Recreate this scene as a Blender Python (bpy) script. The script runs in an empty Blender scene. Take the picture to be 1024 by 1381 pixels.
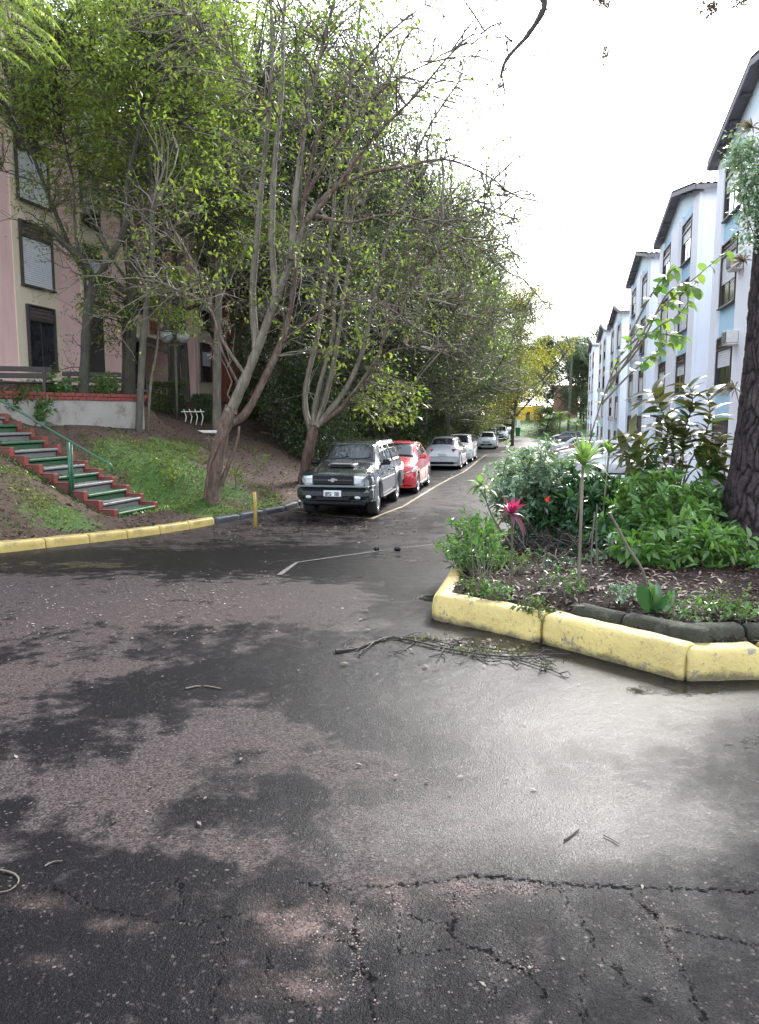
DEBUG_HITS = False
import bpy, bmesh, math, random
import numpy as np
from mathutils import Vector, Matrix, noise as mnoise
R = math.radians
rng = np.random.default_rng(7)
random.seed(7)
sc = bpy.context.scene
col = sc.collection

# ---------------------------------------------------------------- camera
CAMZ = 1.6; FPX = 1037.0; PITCH = math.atan(130.5/1037.0)
cam_d = bpy.data.cameras.new('camera'); cam = bpy.data.objects.new('camera', cam_d); col.objects.link(cam)
cam_d.sensor_fit = 'VERTICAL'; cam_d.sensor_height = 24.0; cam_d.lens = 24.0*FPX/1381.0
cam_d.clip_start = 0.05; cam_d.clip_end = 2000
cam.location = (0, 0, CAMZ); cam.rotation_euler = (math.pi/2-PITCH, 0, 0)
sc.camera = cam
# ---------------------------------------------------------------- sky and sun (thin bright cloud)
SUN_EL, SUN_AZ = R(36), R(26)          # azimuth from +Y towards +X
w = bpy.data.worlds.new('World'); sc.world = w; w.use_nodes = True
nt = w.node_tree; nt.nodes.clear()
sky = nt.nodes.new('ShaderNodeTexSky'); sky.sky_type = 'NISHITA'; sky.sun_disc = False
sky.sun_elevation = SUN_EL; sky.sun_rotation = SUN_AZ; sky.dust_density = 1.2; sky.air_density = 1.0; sky.ozone_density = 1.0
hs = nt.nodes.new('ShaderNodeHueSaturation'); hs.inputs['Saturation'].default_value = 0.38; hs.inputs['Value'].default_value = 1.0
bg = nt.nodes.new('ShaderNodeBackground'); bg.inputs['Strength'].default_value = 0.15
wo = nt.nodes.new('ShaderNodeOutputWorld')
nt.links.new(sky.outputs[0], hs.inputs['Color']); nt.links.new(hs.outputs[0], bg.inputs['Color']); nt.links.new(bg.outputs[0], wo.inputs['Surface'])
sd = bpy.data.lights.new('sun', 'SUN'); so = bpy.data.objects.new('sun', sd); col.objects.link(so)
sd.energy = 1.3; sd.angle = R(12); sd.color = (1, 0.96, 0.9)
sdir = Vector((math.sin(SUN_AZ)*math.cos(SUN_EL), math.cos(SUN_AZ)*math.cos(SUN_EL), math.sin(SUN_EL)))
so.rotation_euler = sdir.to_track_quat('Z', 'Y').to_euler(); so.location = (20, 40, 40)
sc.view_settings.view_transform = 'Standard'; sc.view_settings.look = 'None'
sc.view_settings.exposure = 2.6; sc.view_settings.gamma = 1.0
sc.view_settings.use_curve_mapping = False
sc.cycles.max_bounces = 8; sc.cycles.transparent_max_bounces = 8
sc.cycles.sample_clamp_indirect = 6.0

# ---------------------------------------------------------------- geometry of the place
ANG = math.atan2(218.0, 1037*math.cos(PITCH)+130*math.sin(PITCH))   # the street runs 11.8 deg right of the view
ES = (math.sin(ANG), math.cos(ANG)); ET = (math.cos(ANG), -math.sin(ANG))
def W(s, t, z=None):
    p = (s*ES[0]+t*ET[0], s*ES[1]+t*ET[1])
    return p if z is None else (p[0], p[1], z)
def ST(x, y): return x*ES[0]+y*ES[1], x*ET[0]+y*ET[1]
def sst(a, b, v): 
    u = np.clip((v-a)/(b-a), 0, 1); return u*u*(3-2*u)
def zbase(x, y):
    s, t = ST(x, y)
    return -0.70*sst(5, 17, y)-.27*sst(24, 38, s)-.38*sst(44, 70, s)
def zroad(x, y):
    s, t = ST(x, y)
    z = zbase(x, y) - 0.55*sst(24, 50, s)*sst(-2.0, 1.5, t)
    return z
def ray(px, py):
    X, Y, Z = (px-512)/FPX, 1.0, (690.5-py)/FPX
    cp, sp = math.cos(PITCH), math.sin(PITCH)
    return np.array((X, Y*cp+Z*sp, -Y*sp+Z*cp))
def at(px, py, y):
    d = ray(px, py); k = y/d[1]; return (d[0]*k, y, CAMZ+d[2]*k)
def at_t(px, py, t):                      # on the vertical plane at street offset t
    d = ray(px, py); k = t/(d[0]*ET[0]+d[1]*ET[1]); return (d[0]*k, d[1]*k, CAMZ+d[2]*k)
def hit(px, py, zf=zroad, y0=1.0, y1=140):
    d = ray(px, py); y = y0; st = 0.02
    while y < y1:
        k = y/d[1]; x = d[0]*k; z = CAMZ+d[2]*k
        if z <= zf(x, y):
            lo = y-(0.02+(y-st)*0.002)-.02; hi = y
            for _ in range(14):
                mid = (lo+hi)/2; k = mid/d[1]
                if CAMZ+d[2]*k <= zf(d[0]*k, mid): hi = mid
                else: lo = mid
            y = hi; x = d[0]*y/d[1]; return (x, y, float(zf(x, y)))
        y += st; st = 0.02+y*0.002
    return (d[0]/d[1]*y1, y1, float(zf(d[0]/d[1]*y1, y1)))
# left edge of the carriageway (front foot of the kerb)
KA = hit(0, 746); KB = hit(290, 707)
kd = np.array((KB[0]-KA[0], KB[1]-KA[1])); kl = np.linalg.norm(kd); kd = kd/kl
K0 = (KA[0]-kd[0]*30, KA[1]-kd[1]*30)
KC = W(17.6, -6.0); KD = W(106, -6.0)
KP = [K0, (KA[0], KA[1]), (KB[0], KB[1]), KC, KD]
def seg_dist(x, y, pts):
    """signed distance (+ = left of the polyline)"""
    best = np.full(np.shape(x), 1e9); sign = np.ones(np.shape(x))
    for a, b in zip(pts[:-1], pts[1:]):
        ax, ay = a; bx, by = b; dx, dy = bx-ax, by-ay; L2 = dx*dx+dy*dy
        u = np.clip(((x-ax)*dx+(y-ay)*dy)/L2, 0, 1)
        ex, ey = x-(ax+u*dx), y-(ay+u*dy); dd = np.sqrt(ex*ex+ey*ey)
        cr = dx*(y-ay)-dy*(x-ax)
        m = dd < best-1e-9
        best = np.where(m, dd, best); sign = np.where(m, np.sign(cr), sign)
    return best*sign
HX = [.16, .34, .7, 2.4, 4.0, 5.4, 8, 11, 16, 30, 60]
HZ = [-.12, .12, .2, 1.1, 1.75, 2.3, 2.65, 3.3, 3.45, 4, 7]
HZ2 = [-.12, .13, .3, 0.95, 1.55, 2.05, 2.75, 3.4, 3.6, 4.5, 8]
def zhill(x, y):
    x = np.asarray(x, float); y = np.asarray(y, float)
    s, t = ST(x, y)
    d = seg_dist(x, y, KP)
    base = zbase(x, y)
    k = sst(17, 22, s)
    h = np.interp(d, HX, HZ)*(1-k)+np.interp(d, HX, HZ2)*k
    n = 0.05*np.sin(x*1.7+y*.9)*np.sin(y*1.3-x*.6)*np.clip(d-.3, 0, 1)
    far = sst(104, 150, s)
    z = base+h+n
    return z*(1-far)+far*(0.3+.12*np.maximum(-t-6, 0)*.5)
def zland(x, y):
    """whole terrain; under the carriageway it stays a little below the asphalt"""
    x = np.asarray(x, float); y = np.asarray(y, float)
    s, t = ST(x, y); d = seg_dist(x, y, KP)
    zr = zroad(x, y)
    left = (d > 0)
    z = np.where(left, zhill(x, y), zr-0.10)
    lawn = sst(103, 107, s)
    zl = -1.30-.5*sst(-2.5, 1, t)*(1-sst(106, 114, s))+1.9*sst(106, 148, s)+np.where(t > 3, .015*(s-106), 0)*sst(104, 112, s)
    z = np.where(left, z, z*(1-lawn)+lawn*zl)
    return z
def tz(x, y): return float(zland(x, y))

# ---------------------------------------------------------------- object helpers
def tag(o, label=None, cat=None, group=None, kind=None):
    if label: o['label'] = label
    if cat: o['category'] = cat
    if group: o['group'] = group
    if kind: o['kind'] = kind
    return o
def empty(name, loc=(0, 0, 0), rz=0.0, label=None, cat=None, group=None):
    o = bpy.data.objects.new(name, None); col.objects.link(o); o.location = loc; o.rotation_euler = (0, 0, rz)
    o.empty_display_size = .2
    return tag(o, label, cat, group)
def link(name, me, parent=None, loc=None, rot=None, mat=None):
    o = bpy.data.objects.new(name, me); col.objects.link(o)
    if parent is not None: o.parent = parent
    if loc is not None: o.location = loc
    if rot is not None: o.rotation_euler = rot
    if mat is not None and not me.materials: me.materials.append(mat)
    return o
def copy_tree(o, parent=None):
    c = o.copy(); col.objects.link(c)
    if parent is not None: c.parent = parent
    for ch in list(o.children): copy_tree(ch, c)
    return c
class MB:
    """collects simple shapes into one mesh"""
    def __init__(s): s.v = []; s.f = []; s.m = []
    def add(s, vs, fs, mi=0):
        o = len(s.v); s.v += [tuple(v) for v in vs]; s.f += [tuple(i+o for i in f) for f in fs]; s.m += [mi]*len(fs); return s
    def box(s, c, d, mi=0, rz=0.0, bev=0.0, M=None):
        x, y, z = d[0]/2, d[1]/2, d[2]/2
        if bev > 0:
            b = min(bev, x*.9, y*.9, z*.9); vs = []
            for sx in (-1, 1):
                for sy in (-1, 1):
                    for sz in (-1, 1):
                        vs += [(sx*(x-b), sy*(y-b), sz*z), (sx*(x-b), sy*y, sz*(z-b)), (sx*x, sy*(y-b), sz*(z-b))]
            bm = bmesh.new()
            for v in vs: bm.verts.new(v)
            bmesh.ops.convex_hull(bm, input=bm.verts)
            bmesh.ops.recalc_face_normals(bm, faces=bm.faces)
            bm.verts.index_update(); vs = [tuple(v.co) for v in bm.verts]; fs = [tuple(v.index for v in f.verts) for f in bm.faces]; bm.free()
        else:
            vs = [(-x,-y,-z),(x,-y,-z),(x,y,-z),(-x,y,-z),(-x,-y,z),(x,-y,z),(x,y,z),(-x,y,z)]
            fs = [(0,3,2,1),(4,5,6,7),(0,1,5,4),(1,2,6,5),(2,3,7,6),(3,0,4,7)]
        if M is not None: vs = [M @ Vector(v) for v in vs]
        ca, sa = math.cos(rz), math.sin(rz)
        vs = [(c[0]+v[0]*ca-v[1]*sa, c[1]+v[0]*sa+v[1]*ca, c[2]+v[2]) for v in vs]
        return s.add(vs, fs, mi)
    def tube(s, pts, rad, n=8, mi=0, cap=True):
        pts = np.array(pts, float); k = len(pts)
        rad = np.full(k, rad) if np.isscalar(rad) else np.array(rad, float)
        v, f = tube_np(pts, rad, n); s.add(v, f, mi)
        if cap:
            o = len(s.v)-len(v)
            s.f.append(tuple(o+i for i in range(n))[::-1]); s.m.append(mi)
            s.f.append(tuple(o+(k-1)*n+i for i in range(n))); s.m.append(mi)
        return s
    def lathe(s, prof, n=20, c=(0,0,0), axis='z', mi=0):
        vs = []; fs = []
        for r, h in prof:
            for i in range(n):
                a = 2*math.pi*i/n; p = (r*math.cos(a), r*math.sin(a), h)
                if axis == 'y': p = (p[0], p[2], p[1])
                if axis == 'x': p = (p[2], p[0], p[1])
                vs.append((c[0]+p[0], c[1]+p[1], c[2]+p[2]))
        for j in range(len(prof)-1):
            for i in range(n):
                a, b = j*n+i, j*n+(i+1) % n
                fs.append((a, b, b+n, a+n))
        return s.add(vs, fs, mi)
    def mesh(s, name, mats, smooth=False):
        me = bpy.data.meshes.new(name); me.from_pydata(s.v, [], s.f)
        if not isinstance(mats, (list, tuple)): mats = [mats]
        for m in mats: me.materials.append(m)
        if len(mats) > 1: me.polygons.foreach_set('material_index', s.m)
        if smooth: me.polygons.foreach_set('use_smooth', [True]*len(s.f))
        me.update(); return me
    def build(s, name, mats, parent=None, loc=None, rot=None, smooth=False):
        return link(name, s.mesh(name, mats, smooth), parent, loc, rot)
def fix_normals(me):
    bm = bmesh.new(); bm.from_mesh(me); bmesh.ops.recalc_face_normals(bm, faces=bm.faces); bm.to_mesh(me); bm.free()
def tube_np(pts, rad, n):
    k = len(pts)
    t = np.gradient(pts, axis=0); t /= (np.linalg.norm(t, axis=1, keepdims=True)+1e-9)
    ref = np.array((1., 0, 0)) if abs(t[0][0]) < .8 else np.array((0, 1., 0))
    u = np.cross(t, ref); u /= (np.linalg.norm(u, axis=1, keepdims=True)+1e-9); v = np.cross(t, u)
    a = np.linspace(0, 2*math.pi, n, endpoint=False)
    P = pts[:, None, :]+rad[:, None, None]*(np.cos(a)[None, :, None]*u[:, None, :]+np.sin(a)[None, :, None]*v[:, None, :])
    P = P.reshape(-1, 3)
    i = np.arange(n); j = np.arange(k-1)[:, None]
    F = np.stack([j*n+i, j*n+(i+1) % n, (j+1)*n+(i+1) % n, (j+1)*n+i], -1).reshape(-1, 4)
    return P, F
def np_mesh(name, V, F, mat=None, smooth=False, attrs=None):
    """V (n,3), F (m,4) or (m,3)"""
    me = bpy.data.meshes.new(name); V = np.ascontiguousarray(V, np.float32); F = np.ascontiguousarray(F, np.int32); k = F.shape[1]
    me.vertices.add(len(V)); me.vertices.foreach_set('co', V.ravel())
    me.loops.add(F.size); me.loops.foreach_set('vertex_index', F.ravel())
    me.polygons.add(len(F)); me.polygons.foreach_set('loop_start', np.arange(0, F.size, k, dtype=np.int32))
    me.polygons.foreach_set('loop_total', np.full(len(F), k, np.int32))
    if smooth: me.polygons.foreach_set('use_smooth', np.ones(len(F), bool))
    me.update(calc_edges=True)
    for an, av in (attrs or {}).items():
        at_ = me.attributes.new(an, 'FLOAT', 'POINT'); at_.data.foreach_set('value', np.ascontiguousarray(av, np.float32).ravel())
    if mat: me.materials.append(mat)
    return me
def grid_mesh(name, xs, ys, zf, mat, keep=None, attrs=None, smooth=True):
    X, Y = np.meshgrid(xs, ys); Z = zf(X, Y); nx, ny = len(xs), len(ys)
    V = np.stack([X, Y, Z], -1).reshape(-1, 3)
    i = np.arange(nx-1); j = np.arange(ny-1)[:, None]
    F = np.stack([j*nx+i, j*nx+i+1, (j+1)*nx+i+1, (j+1)*nx+i], -1).reshape(-1, 4)
    if keep is not None:
        c = V[F].mean(1); F = F[keep(c[:, 0], c[:, 1])]
    A = {k: f(X, Y) for k, f in (attrs or {}).items()}
    return np_mesh(name, V, F, mat, smooth, A)

def proj(x, y, z):
    z = z-CAMZ; c, s = math.cos(PITCH), math.sin(PITCH); f = y*c-z*s; u = y*s+z*c; return 512+FPX*x/f, 690.5-FPX*u/f
# ---------------------------------------------------------------- materials
class N:
    """small node tree writer"""
    def __init__(s, name):
        s.m = bpy.data.materials.new(name); s.m.use_nodes = True; s.t = s.m.node_tree; s.t.nodes.clear()
        s.out = s.n('ShaderNodeOutputMaterial')
    def n(s, typ, **kw):
        nd = s.t.nodes.new(typ)
        for k, v in kw.items(): setattr(nd, k, v)
        return nd
    def l(s, a, b): s.t.links.new(a, b)
    def setin(s, nd, **kw):
        for k, v in kw.items():
            k = k.replace('_', ' ')
            if isinstance(v, bpy.types.NodeSocket): s.l(v, nd.inputs[k])
            else: nd.inputs[k].default_value = v
    def coord(s, obj=True):
        return s.n('ShaderNodeTexCoord').outputs['Object'] if obj else s.n('ShaderNodeNewGeometry').outputs['Position']
    def noise(s, scale, detail=4, rough=.55, vec=None, out='Fac', dist=0.0):
        nd = s.n('ShaderNodeTexNoise'); nd.inputs['Scale'].default_value = scale; nd.inputs['Detail'].default_value = detail
        nd.inputs['Roughness'].default_value = rough; nd.inputs['Distortion'].default_value = dist
        if vec is not None: s.l(vec, nd.inputs['Vector'])
        return nd.outputs[out]
    def vor(s, scale, feature='F1', vec=None, out='Distance', rand=1.0):
        nd = s.n('ShaderNodeTexVoronoi', feature=feature); nd.inputs['Scale'].default_value = scale; nd.inputs['Randomness'].default_value = rand
        if vec is not None: s.l(vec, nd.inputs['Vector'])
        return nd.outputs[out]
    def ramp(s, fac, stops, interp='LINEAR'):
        nd = s.n('ShaderNodeValToRGB'); cr = nd.color_ramp; cr.interpolation = interp
        while len(cr.elements) < len(stops): cr.elements.new(.5)
        for e, (p, c) in zip(cr.elements, stops):
            e.position = p; e.color = (c, c, c, 1) if np.isscalar(c) else (*c, 1)
        s.l(fac, nd.inputs[0]); return nd.outputs[0]
    def mix(s, fac, a, b, mode='MIX'):
        nd = s.n('ShaderNodeMix', data_type='RGBA', blend_type=mode)
        for sock, v in ((nd.inputs[0], fac), (nd.inputs[6], a), (nd.inputs[7], b)):
            if isinstance(v, bpy.types.NodeSocket): s.l(v, sock)
            elif np.isscalar(v): sock.default_value = v if sock == nd.inputs[0] else (v, v, v, 1)
            else: sock.default_value = (*v, 1)
        return nd.outputs[2]
    def math(s, op, a, b=None, c=None, clamp=False):
        nd = s.n('ShaderNodeMath', operation=op, use_clamp=clamp)
        for i, v in enumerate((a, b, c)):
            if v is None: continue
            if isinstance(v, bpy.types.NodeSocket): s.l(v, nd.inputs[i])
            else: nd.inputs[i].default_value = v
        return nd.outputs[0]
    def attr(s, name): return s.n('ShaderNodeAttribute', attribute_name=name).outputs['Fac']
    def rnd(s): return s.n('ShaderNodeNewGeometry').outputs['Random Per Island']
    def orand(s): return s.n('ShaderNodeObjectInfo').outputs['Random']
    def bump(s, h, strength=.3, dist=.01, nrm=None):
        nd = s.n('ShaderNodeBump'); nd.inputs['Strength'].default_value = strength; nd.inputs['Distance'].default_value = dist
        s.l(h, nd.inputs['Height'])
        if nrm is not None: s.l(nrm, nd.inputs['Normal'])
        return nd.outputs[0]
    def pbr(s, color, rough=.6, metal=0.0, nrm=None, spec=.5, coat=0.0, **kw):
        b = s.n('ShaderNodeBsdfPrincipled')
        for k, v in (('Base Color', color), ('Roughness', rough), ('Metallic', metal), ('Specular IOR Level', spec), ('Coat Weight', coat)):
            if isinstance(v, bpy.types.NodeSocket): s.l(v, b.inputs[k])
            else: b.inputs[k].default_value = (*v, 1) if not np.isscalar(v) else v
        for k, v in kw.items(): b.inputs[k.replace('_', ' ')].default_value = v
        if nrm is not None: s.l(nrm, b.inputs['Normal'])
        return b.outputs[0]
    def fin(s, sh): s.l(sh, s.out.inputs['Surface']); return s.m

def simple(name, color, rough=.6, metal=0.0, var=.15, scale=6.0, bump=.0, spec=.5, coat=0.0, obj=True, **kw):
    q = N(name); c = q.coord(obj); n = q.noise(scale, 5, .6, c)
    k = q.ramp(n, [(.25, 1-var), (.75, 1+var)])
    cc = q.mix(1.0, color, k, 'MULTIPLY')
    nr = q.bump(q.noise(scale*8, 3, .6, c), bump, .01) if bump else None
    return q.fin(q.pbr(cc, rough, metal, nr, spec, coat, **kw))

def leafmat(name, c1, c2, c3=None, rough=.45, trans=.45, spec=.4):
    q = N(name); r = q.rnd(); pos = q.coord(False)
    big = q.noise(.55, 3, .5, pos)
    f = q.math('ADD', q.math('MULTIPLY', r, .7), q.math('MULTIPLY', q.math('SUBTRACT', big, .5), 1.6), clamp=True)
    stops = [(0.0, c1), (.7, c2), (1.0, c3 or c2)]
    c = q.ramp(f, stops)
    d = q.pbr(c, rough, 0, None, spec)
    tr = q.n('ShaderNodeBsdfTranslucent'); 
    tc = q.mix(1.0, c, (1.3, 1.35, .7), 'MULTIPLY'); q.l(tc, tr.inputs[0])
    mx = q.n('ShaderNodeMixShader'); mx.inputs[0].default_value = trans; q.l(d, mx.inputs[1]); q.l(tr.outputs[0], mx.inputs[2])
    return q.fin(mx.outputs[0])

def barkmat(name, c1, c2, c3, scale=4.0, bump=.6):
    q = N(name); c = q.coord(False); mp = q.n('ShaderNodeMapping'); mp.inputs['Scale'].default_value = (1, 1, .22); q.l(c, mp.inputs[0]); v = mp.outputs[0]
    n = q.noise(scale*4, 6, .65, v); n2 = q.noise(scale*.7, 3, .5, c); 
    cc = q.mix(q.ramp(n2, [(.35, 0), (.65, 1)]), q.ramp(n, [(.3, c1), (.7, c2)]), q.ramp(n, [(.3, c1), (.7, c3)]))
    return q.fin(q.pbr(cc, .8, 0, q.bump(n, bump, .03)))

M = {}
# --- asphalt with wet film, aggregate and dirt
def asphalt():
    q = N('wet_asphalt'); P = q.coord(False)
    wet = q.attr('wet'); shine = q.attr('shine'); gran = q.attr('grain'); crk = q.attr('crack'); lit = q.attr('bare'); pud = q.attr('puddle')
    n1 = q.noise(1.7, 10, .72, P); n2 = q.noise(7, 6, .6, P); n3 = q.noise(90, 3, .6, P); n4 = q.noise(.35, 3, .5, P)
    wf = q.math('ADD', wet, q.math('ADD', q.math('MULTIPLY', q.math('SUBTRACT', n1, .5), 2.6), q.math('MULTIPLY', q.math('SUBTRACT', n2, .5), 1.9)))
    wm = q.ramp(wf, [(.36, 0), (.50, .55), (.72, 1)])
    sh = q.math('ADD', shine, q.math('ADD', q.math('MULTIPLY', q.math('SUBTRACT', n1, .5), 1.1), q.math('MULTIPLY', q.math('SUBTRACT', n2, .5), .8))); shm = q.ramp(sh, [(.15, 0), (.85, 1)])
    pf = q.math('ADD', pud, q.math('ADD', q.math('MULTIPLY', q.math('SUBTRACT', n1, .5), 1.3), q.math('MULTIPLY', q.math('SUBTRACT', n2, .5), .5))); pm = q.ramp(pf, [(.5, 0), (.6, 1)])
    wn = q.noise(45, 3, .6, P, 'Color'); wp = q.n('ShaderNodeVectorMath', operation='MULTIPLY_ADD'); q.l(wn, wp.inputs[0]); wp.inputs[1].default_value = (.022, .022, .022); q.l(P, wp.inputs[2]); PW = wp.outputs[0]
    cell = q.vor(150, 'F1', PW, 'Color'); cd = q.vor(150, 'F1', PW, 'Distance')
    cell2 = q.vor(66, 'F1', PW, 'Color'); cd2 = q.vor(66, 'F1', PW, 'Distance'); fine = q.noise(260, 2, .6, P)
    sep = q.n('ShaderNodeSeparateColor'); q.l(cell, sep.inputs[0]); sep2 = q.n('ShaderNodeSeparateColor'); q.l(cell2, sep2.inputs[0])
    stone_on = q.math('MULTIPLY', q.ramp(sep2.outputs[0], [(.66, 0), (.9, 1)]), q.ramp(cd2, [(.26, 1), (.46, 0)]))
    dry = q.mix(q.ramp(sep.outputs[0], [(0, 0), (1, 1)]), (.010, .008, .008), (.084, .068, .066))
    dry = q.mix(q.ramp(n4, [(.35, 0), (.65, .8)]), dry, q.mix(1.0, dry, (.78, .82, .88), 'MULTIPLY'))
    dk = q.mix(sep.outputs[1], (.002, .002, .003), (.006, .006, .0075))
    c = q.mix(wm, dry, dk)
    stone = q.mix(sep2.outputs[1], (.035, .028, .027), (.19, .150, .140))
    stone_on = q.math('MULTIPLY', stone_on, q.ramp(q.math('ADD', n2, q.math('MULTIPLY', n4, .6)), [(.68, .12), (.95, 1)]))
    stv = q.math('MULTIPLY', stone_on, q.math('SUBTRACT', 1.0, q.math('MULTIPLY', wm, .30)))
    c = q.mix(q.math('MULTIPLY', stv, gran), c, stone)
    # crumbled grit
    g = q.math('MULTIPLY', lit, q.ramp(n2, [(.40, .0), (.60, 1)]))
    c = q.mix(g, c, q.mix(sep.outputs[2], (.025, .017, .015), (.14, .10, .09)))
    c = q.mix(pm, c, (.010, .0105, .012))
    c = q.mix(crk, c, (.006, .006, .006))
    rough = q.mix(wm, .55, .40); rough = q.mix(shm, rough, .33); rough = q.mix(pm, rough, .06)
    hn = q.math('ADD', q.math('MULTIPLY', cd, -.35), q.math('ADD', q.math('MULTIPLY', n3, .8), q.math('MULTIPLY', fine, .6)))
    hs_ = q.math('MULTIPLY', q.math('MULTIPLY', q.math('MULTIPLY', hn, q.math('SUBTRACT', 1.0, q.math('MULTIPLY', shm, .45))), gran), q.math('SUBTRACT', 1.0, q.math('MULTIPLY', pm, .93)))
    nr = q.bump(hs_, .85, .005)
    nr = q.bump(q.math('MULTIPLY', n2, q.math('SUBTRACT', 1.0, pm)), .25, .02, nr)
    spc = q.math('MULTIPLY', q.math('ADD', q.math('MULTIPLY', shm, .13), .06), q.math('SUBTRACT', 1.0, q.math('MULTIPLY', crk, .95)))
    return q.fin(q.pbr(c, rough, 0, nr, spc))
M['asphalt'] = asphalt()
# --- soil / litter / grass ground
def groundmat():
    q = N('earth_bank'); P = q.coord(False); ga = q.attr('grass')
    n1 = q.noise(1.3, 7, .65, P); n2 = q.noise(14, 5, .65, P); n3 = q.noise(60, 3, .6, P)
    soil = q.mix(q.ramp(n2, [(.3, 0), (.7, 1)]), (.026, .017, .012), (.10, .064, .046))
    soil = q.mix(q.ramp(n3, [(.62, 0), (.72, .7)]), soil, (.16, .11, .08))
    gr = q.mix(n2, (.03, .065, .014), (.085, .15, .035))
    m = q.ramp(q.math('ADD', ga, q.math('MULTIPLY', q.math('SUBTRACT', n1, .5), 1.6)), [(.45, 0), (.6, 1)])
    c = q.mix(m, soil, gr)
    return q.fin(q.pbr(c, .85, 0, q.bump(n2, .8, .05, q.bump(n3, .5, .02)), .3))
M['ground'] = groundmat()
M['soil'] = simple('bed_soil', (.014, .0075, .0055), .9, var=.6, scale=18, bump=1.0, obj=False, spec=.15)
def lotmat():
    q = N('pale_paving'); P = q.coord(False); n = q.noise(.8, 6, .6, P); n2 = q.noise(20, 4, .6, P)
    c = q.mix(q.ramp(n, [(.3, 0), (.7, 1)]), (.40, .39, .40), (.62, .60, .62))
    c = q.mix(q.math('MULTIPLY', n2, .4), c, (.1, .1, .1))
    return q.fin(q.pbr(c, q.ramp(n, [(.3, .22), (.7, .5)]), 0, q.bump(n2, .3, .01), .5))
M['lot'] = lotmat()
def paint_worn(name, c, dirt=(.05, .045, .035), amt=.5, rough=.55, scale=5, obj=True, bump=.5):
    q = N(name); P = q.coord(obj); n = q.noise(scale, 8, .68, P); n2 = q.noise(scale*7, 5, .6, P); n3 = q.noise(scale*.5, 3, .5, P)
    cc = q.mix(q.ramp(n3, [(.3, 0), (.7, 1)]), c, tuple(x*.82 for x in c))
    f = q.math('MULTIPLY', q.ramp(n, [(.52, 0), (.75, 1)]), amt)
    cc = q.mix(f, cc, dirt); cc = q.mix(q.math('MULTIPLY', q.ramp(n2, [(.62, 0), (.74, 1)]), amt*.9), cc, dirt)
    return q.fin(q.pbr(cc, rough, 0, q.bump(n2, bump, .008, q.bump(n, bump, .02)), .4))
M['kerb_yellow'] = paint_worn('kerb_yellow_paint', (.42, .32, .10), (.07, .06, .035), .85, .5, 3.2)
def kerbmat():
    q = N('kerb_yellow_weathered'); P = q.coord(False); n = q.noise(5, 8, .68, P); n2 = q.noise(34, 5, .6, P); n3 = q.noise(1.2, 3, .5, P)
    g = q.n('ShaderNodeTexCoord').outputs['Object']; sp = q.n('ShaderNodeSeparateXYZ'); q.l(g, sp.inputs[0])
    low = q.ramp(q.math('ADD', sp.outputs[2], q.math('MULTIPLY', q.math('SUBTRACT', n, .5), .16)), [(.015, 1), (.055, 0)])
    cc = q.mix(q.ramp(n3, [(.3, 0), (.7, 1)]), (.55, .435, .16), (.43, .34, .13))
    cc = q.mix(q.math('MULTIPLY', q.ramp(n, [(.5, 0), (.72, 1)]), .45), cc, (.32, .25, .09))
    cc = q.mix(q.math('MULTIPLY', q.ramp(n2, [(.60, 0), (.70, 1)]), .6), cc, (.13, .11, .06))
    nz = q.n('ShaderNodeSeparateXYZ'); q.l(q.n('ShaderNodeNewGeometry').outputs['Normal'], nz.inputs[0])
    topd = q.math('MULTIPLY', q.ramp(nz.outputs[2], [(.75, 0), (.95, 1)]), q.ramp(q.noise(9, 6, .65, P), [(.42, .15), (.66, .9)]))
    cc = q.mix(q.math('MULTIPLY', topd, .6), cc, (.20, .16, .07))
    chip = q.ramp(q.noise(6.5, 9, .75, P), [(.59, 0), (.62, 1)]); cc = q.mix(q.math('MULTIPLY', chip, .85), cc, (.17, .155, .125))
    cc = q.mix(q.math('MULTIPLY', low, .85), cc, (.06, .055, .035))
    return q.fin(q.pbr(cc, .5, 0, q.bump(n2, .7, .008, q.bump(n, .8, .04)), .35))
M['kerb_near'] = kerbmat()
M['kerb_grey'] = paint_worn('kerb_blue_grey', (.035, .04, .048), (.03, .03, .03), .6, .6, 5)
M['moss_stone'] = paint_worn('mossy_stone', (.03, .03, .018), (.11, .115, .08), .6, .85, 9, False, 1.0)
M['concrete_old'] = paint_worn('old_plaster', (.30, .28, .26), (.09, .065, .045), 1.0, .85, 2.6, False)
M['red_paint'] = paint_worn('red_paint_brick', (.20, .04, .033), (.07, .04, .032), .7, .6, 7, False)
M['green_paint'] = paint_worn('green_step_paint', (.03, .10, .045), (.06, .055, .045), .85, .5, 7, False)
M['grey_step'] = paint_worn('grey_step_paint', (.17, .17, .17), (.055, .045, .04), .85, .5, 7, False)
M['step_side'] = paint_worn('step_side', (.15, .06, .05), (.05, .04, .035), .6, .7, 6, False)
M['rail_green'] = simple('rail_green', (.015, .085, .045), .4, 0, .2, 12)
M['yline'] = paint_worn('road_line_yellow', (.25, .19, .09), (.05, .045, .04), 1.0, .5, 3, False, .2)
M['wline'] = paint_worn('joint_grey', (.10, .095, .09), (.04, .04, .04), 1.0, .5, 3, False, .2)
M['post'] = paint_worn('post_yellow', (.34, .25, .06), (.08, .065, .045), .9, .5, 9)
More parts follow.
